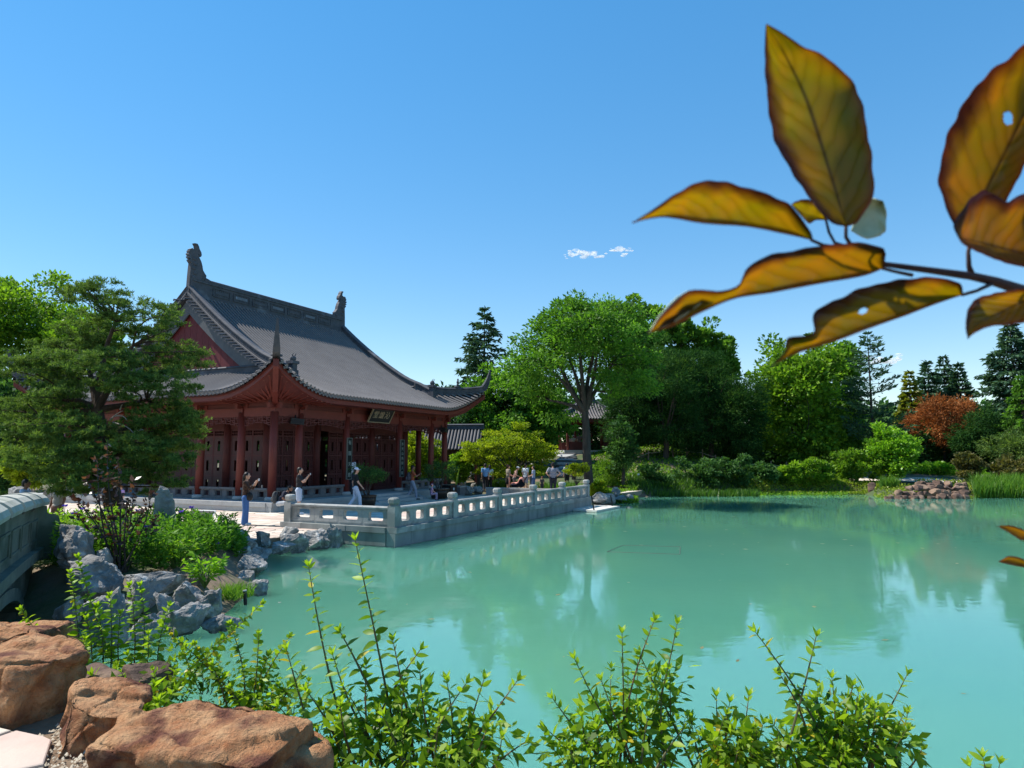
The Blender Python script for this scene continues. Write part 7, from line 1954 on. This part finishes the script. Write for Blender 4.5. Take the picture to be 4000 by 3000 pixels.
nb.links.new(mixD.outputs[2], mulc.inputs[6]); nb.links.new(cmb.outputs[0], mulc.inputs[7])
trn = nb.nodes.new('ShaderNodeBsdfTranslucent'); nb.links.new(mulc.outputs[2], trn.inputs['Color'])
bb_.inputs['Base Color'].default_value = (.075,.045,.05,1); bb_.inputs['Roughness'].default_value = .42
bmp = nb.nodes.new('ShaderNodeBump'); bmp.inputs['Distance'].default_value = .0012; nb.links.new(vein, bmp.inputs['Height']); nb.links.new(bmp.outputs['Normal'], bb_.inputs['Normal'])
mxs = nb.nodes.new('ShaderNodeMixShader'); mxs.inputs[0].default_value = .70
nb.links.new(bb_.outputs[0], mxs.inputs[1]); nb.links.new(trn.outputs[0], mxs.inputs[2]); nb.links.new(mxs.outputs[0], nb.nodes['Material Output'].inputs['Surface'])
M_TWIG = mat('dark_twig', (.035,.02,.022), (.06,.035,.035), 60, .6, .0008, 400)
br_ = empty('copper_leaf_branch', Py(4120,1180,.46), 0, 'branch with large backlit copper and olive leaves hanging into the view', 'branch')
BR0 = br_.location.copy()
def poly_at(pts, t):
    # smooth (Catmull-Rom) point along a picture polyline
    L = [0]
    for a, b in zip(pts, pts[1:]): L.append(L[-1]+math.hypot(b[0]-a[0], b[1]-a[1]))
    q = t*L[-1]; i = 0
    while i < len(pts)-2 and q > L[i+1]: i += 1
    k = (q-L[i])/max(1e-6, L[i+1]-L[i]); p1, p2 = pts[i], pts[i+1]
    p0 = pts[i-1] if i > 0 else (2*p1[0]-p2[0], 2*p1[1]-p2[1]); p3 = pts[i+2] if i+2 < len(pts) else (2*p2[0]-p1[0], 2*p2[1]-p1[1])
    out = []
    for c in (0, 1):
        m1, m2 = (p2[c]-p0[c])*.42, (p3[c]-p1[c])*.42
        h = (2*k**3-3*k**2+1)*p1[c] + (k**3-2*k**2+k)*m1 + (-2*k**3+3*k**2)*p2[c] + (k**3-k**2)*m2; out.append(h)
    return out
def poly_lin(pts, t):
    L = [0]
    for a, b in zip(pts, pts[1:]): L.append(L[-1]+math.hypot(b[0]-a[0], b[1]-a[1]))
    q = t*L[-1]
    for i in range(len(pts)-1):
        if q <= L[i+1] or i == len(pts)-2:
            k = (q-L[i])/max(1e-6, L[i+1]-L[i]); return pts[i][0]+k*(pts[i+1][0]-pts[i][0]), pts[i][1]+k*(pts[i+1][1]-pts[i][1])
def big_leaf(mid, ea, eb, d0, d1, cup=.010, sag=.010, na=52, nc=8, seed=0, hole=None, mt=None):
    # midrib and both margins (picture points, base to tip) lofted at their own depth; cupped about the midrib
    r = random.Random(seed); vs, al, ac = [], [], []
    ph = [r.uniform(0,6.28) for _ in range(4)]
    for i in range(na+1):
        t = i/na; M_ = poly_at(mid, t); A_ = poly_at(ea, t); B_ = poly_at(eb, t); d = d0+(d1-d0)*t + sag*math.sin(math.pi*t)
        wob = 1 + .014*math.sin(t*41+ph[0]) + .012*math.sin(t*67+ph[1])
        for j in range(-nc, nc+1):
            u = j/nc; E = A_ if u < 0 else B_; k = abs(u)
            x = M_[0]+(E[0]-M_[0])*k*(wob if k > .6 else 1); y = M_[1]+(E[1]-M_[1])*k*(wob if k > .6 else 1)
            dd = d - cup*k*k + .0018*math.sin(t*22+ph[2]+u*3)*k
            vs.append(tuple(Py(x, y, dd)-BR0)); al.append(t); ac.append(u)
    n = 2*nc+1; f = []
    for i in range(na):
        for j in range(n-1):
            if hole and ((i-hole[0])/hole[2])**2 + ((j-hole[1])/hole[3])**2 < 1: continue
            f.append((i*n+j, i*n+j+1, (i+1)*n+j+1, (i+1)*n+j))
    o = np_mesh('leaf', np.array(vs), np.array(f), mt or mb, br_, None, True)
    for nm, arr in (('along',al),('across',ac)):
        a_ = o.data.attributes.new(nm,'FLOAT','POINT'); a_.data.foreach_set('value', np.array(arr, dtype=np.float32))
    md = o.modifiers.new('thickness','SOLIDIFY'); md.thickness = .0005
    return o
Z = lambda pts: [(2400+x*.8738, y*.8738) for x, y in pts]
big_leaf(Z([(1035,1010),(960,760),(860,450),(760,240),(680,110)]), Z([(1035,1010),(960,985),(850,850),(720,630),(685,420),(675,250),(680,110)]), Z([(1035,1010),(1090,985),(1160,850),(1135,620),(1085,400),(950,260),(850,215),(750,150),(680,110)]), .42, .40, .012, .012, seed=1)
big_leaf(Z([(885,1075),(800,1040),(600,1005),(400,985),(220,965),(80,995)]), Z([(885,1075),(880,1040),(790,920),(650,855),(430,805),(300,850),(180,930),(80,995)]), Z([(885,1075),(800,1055),(600,1015),(400,1000),(220,972),(80,995)]), .41, .36, .020, .006, seed=2)
big_leaf(Z([(1205,1200),(1100,1225),(900,1260),(700,1300),(540,1325),(400,1380),(250,1450),(150,1490)]), Z([(1205,1200),(1205,1110),(1060,1085),(850,1110),(680,1145),(590,1200),(555,1275),(470,1300),(330,1300),(220,1400),(150,1490)]), Z([(1205,1200),(1110,1235),(900,1272),(700,1310),(540,1335),(400,1392),(260,1460),(150,1490)]), .43, .36, .018, .006, seed=3, na=44)
big_leaf(Z([(1560,1318),(1430,1350),(1300,1400),(1150,1450),(1000,1510),(880,1545),(790,1580),(700,1640)]), Z([(1560,1318),(1540,1262),(1400,1238),(1230,1258),(1100,1290),(980,1345),(905,1385),(885,1420),(893,1480),(860,1498),(775,1510),(760,1570),(700,1640)]), Z([(1560,1318),(1430,1362),(1300,1412),(1150,1465),(1000,1522),(880,1560),(790,1592),(700,1640)]), .44, .38, .016, .008, seed=4, na=170, nc=32, hole=(82,18,4.2,2.6))
big_leaf(Z([(1600,1050),(1650,880),(1740,700),(1840,500),(1960,320)]), Z([(1600,1050),(1520,1000),(1455,830),(1470,680),(1530,520),(1640,360),(1760,265),(1860,190),(1960,320)]), Z([(1600,1050),(1700,980),(1790,820),(1880,640),(1940,480),(1960,320)]), .45, .40, .014, .012, seed=5, na=160, nc=32, hole=(100,24,4.2,3.4))
big_leaf(Z([(1540,1060),(1650,1090),(1800,1130),(1980,1170)]), Z([(1540,1060),(1520,1000),(1580,910),(1650,850),(1760,900),(1880,870),(1980,1170)]), Z([(1540,1060),(1570,1095),(1700,1155),(1830,1190),(1980,1170)]), .40, .42, .012, .008, seed=6)
big_leaf(Z([(1960,1300),(1840,1340),(1720,1400),(1620,1450),(1580,1515)]), Z([(1960,1300),(1840,1290),(1700,1310),(1610,1340),(1575,1400),(1570,1470),(1580,1515)]), Z([(1960,1300),(1900,1420),(1780,1450),(1680,1460),(1610,1490),(1580,1515)]), .45, .41, .012, .008, seed=7)
big_leaf(Z([(950,985),(900,970),(850,960),(790,915)]), Z([(950,985),(920,920),(860,890),(810,900),(790,915)]), Z([(950,985),(900,985),(870,1000),(830,960),(790,915)]), .46, .44, .006, .002, seed=8, na=26, nc=6)
big_leaf(Z([(1060,1030),(1110,980),(1170,930),(1200,900)]), Z([(1060,1030),(1090,950),(1140,890),(1200,900)]), Z([(1060,1030),(1130,1065),(1205,1040),(1215,960),(1200,900)]), .46, .47, .006, .002, seed=9, na=26, nc=6, mt=mat('pale_leaf', (.42,.50,.30), (.55,.62,.42), 60, .5))
big_leaf([(4060,2110),(3990,2085),(3940,2062),(3895,2055)], [(4060,2110),(3990,2065),(3940,2052),(3895,2055)], [(4060,2110),(3990,2110),(3940,2080),(3895,2055)], .62, .6, .004, .002, seed=10, na=12, nc=4)
big_leaf([(4070,2230),(3990,2200),(3930,2185),(3900,2195)], [(4070,2230),(3990,2180),(3940,2172),(3900,2195)], [(4070,2230),(3990,2215),(3940,2205),(3900,2195)], .62, .6, .004, .002, seed=11, na=12, nc=4)
big_leaf(Z([(420,1330),(340,1370),(240,1440),(150,1492)]), Z([(420,1330),(340,1298),(270,1335),(200,1410),(150,1492)]), Z([(420,1330),(350,1385),(250,1455),(150,1492)]), .385, .36, .004, .002, seed=12, na=26, nc=6, mt=MATS['pale_leaf'])
def twig(pts, rr):
    m = MB(); m.tube([Py(x,y,d)-BR0 for x,y,d in pts], rr, 8); m.build('twig', M_TWIG, br_, smooth=True)
z2 = lambda x, y, d: (2400+x*.8738, y*.8738, d)
twig([z2(1960,1340,.47),z2(1830,1300,.465),z2(1700,1258,.46),z2(1600,1235,.455),z2(1420,1210,.445),z2(1210,1182,.435),z2(1120,1150,.43)], [.0044,.0040,.0034,.0030,.0024,.0019,.0013])
twig([z2(1600,1235,.455),z2(1585,1190,.452),z2(1582,1130,.45),z2(1595,1040,.45)], [.0024,.0017,.0014,.0012])
twig([z2(1120,1150,.43),z2(1060,1100,.428),z2(1035,1060,.424),z2(1035,1005,.42)], [.0018,.0014,.0012,.0011])
twig([z2(1060,1110,.43),z2(985,1085,.44),z2(960,1040,.45),z2(945,980,.46)], [.0012,.0010,.0010,.0009])
twig([z2(1030,1110,.43),z2(930,1095,.42),z2(880,1073,.41)], [.0012,.0011,.0010])
twig([z2(1700,1262,.46),z2(1620,1300,.45),z2(1555,1318,.44)], [.0016,.0012,.0011])
twig([z2(1330,1230,.44),z2(1260,1215,.435),z2(1200,1200,.43)], [.0014,.0012,.0011])

# ------------------------------------------------------------------ small clouds, far away
m_cl, ncl, bcl = _base('cloud_vapour'); bcl.inputs['Base Color'].default_value = (.95,.95,.96,1); bcl.inputs['Roughness'].default_value = 1
gcl = ncl.nodes.new('ShaderNodeNewGeometry'); nzc = ncl.nodes.new('ShaderNodeTexNoise'); nzc.inputs['Scale'].default_value = .06; nzc.inputs['Detail'].default_value = 6
ncl.links.new(gcl.outputs['Position'], nzc.inputs['Vector']); rc = ncl.nodes.new('ShaderNodeMapRange'); rc.inputs[1].default_value = .34; rc.inputs[2].default_value = .72; rc.inputs[3].default_value = 0; rc.inputs[4].default_value = .6
ncl.links.new(nzc.outputs['Fac'], rc.inputs[0])
tlc = ncl.nodes.new('ShaderNodeBsdfTranslucent'); tlc.inputs[0].default_value = (.95,.95,.97,1); mcl = ncl.nodes.new('ShaderNodeMixShader'); ncl.links.new(bcl.outputs[0], mcl.inputs[1]); ncl.links.new(tlc.outputs[0], mcl.inputs[2])
tpc = ncl.nodes.new('ShaderNodeBsdfTransparent'); mc2 = ncl.nodes.new('ShaderNodeMixShader'); ncl.links.new(rc.outputs[0], mc2.inputs[0]); ncl.links.new(tpc.outputs[0], mc2.inputs[1]); ncl.links.new(mcl.outputs[0], mc2.inputs[2]); ncl.links.new(mc2.outputs[0], ncl.nodes['Material Output'].inputs['Surface'])
for i, (x0,x1,yc,h_,lb) in enumerate(((2205,2365,993,26,'thin white cloud wisp high above the trees'),(2385,2468,978,20,'shorter white cloud wisp beside the thin one'),(3390,3520,1405,34,'faint low cloud behind the larch'))):
    D_ = 2200.0; a, b = Py(x0,yc,D_), Py(x1,yc,D_); m = MB(); r = random.Random(i+3); W_ = (b.x-a.x)
    for k in range(30):
        t = (k+r.random())/30; s_ = mpx(h_,D_)*r.uniform(.16,.40)*(1-abs(2*t-1)**2*.6)
        m.ell((W_*(t-.5), r.uniform(-30,30), r.gauss(0,.18)*mpx(h_,D_)+mpx(h_,D_)*.25*math.sin(t*5+i)), (s_*1.9,s_*1.6,s_*.62), 10, 7)
    c_ = m.build('cloud', m_cl, None, smooth=True, loc=((a.x+b.x)/2, D_, a.z)); tag(c_, lb, 'cloud', 'small clouds', kind='stuff')
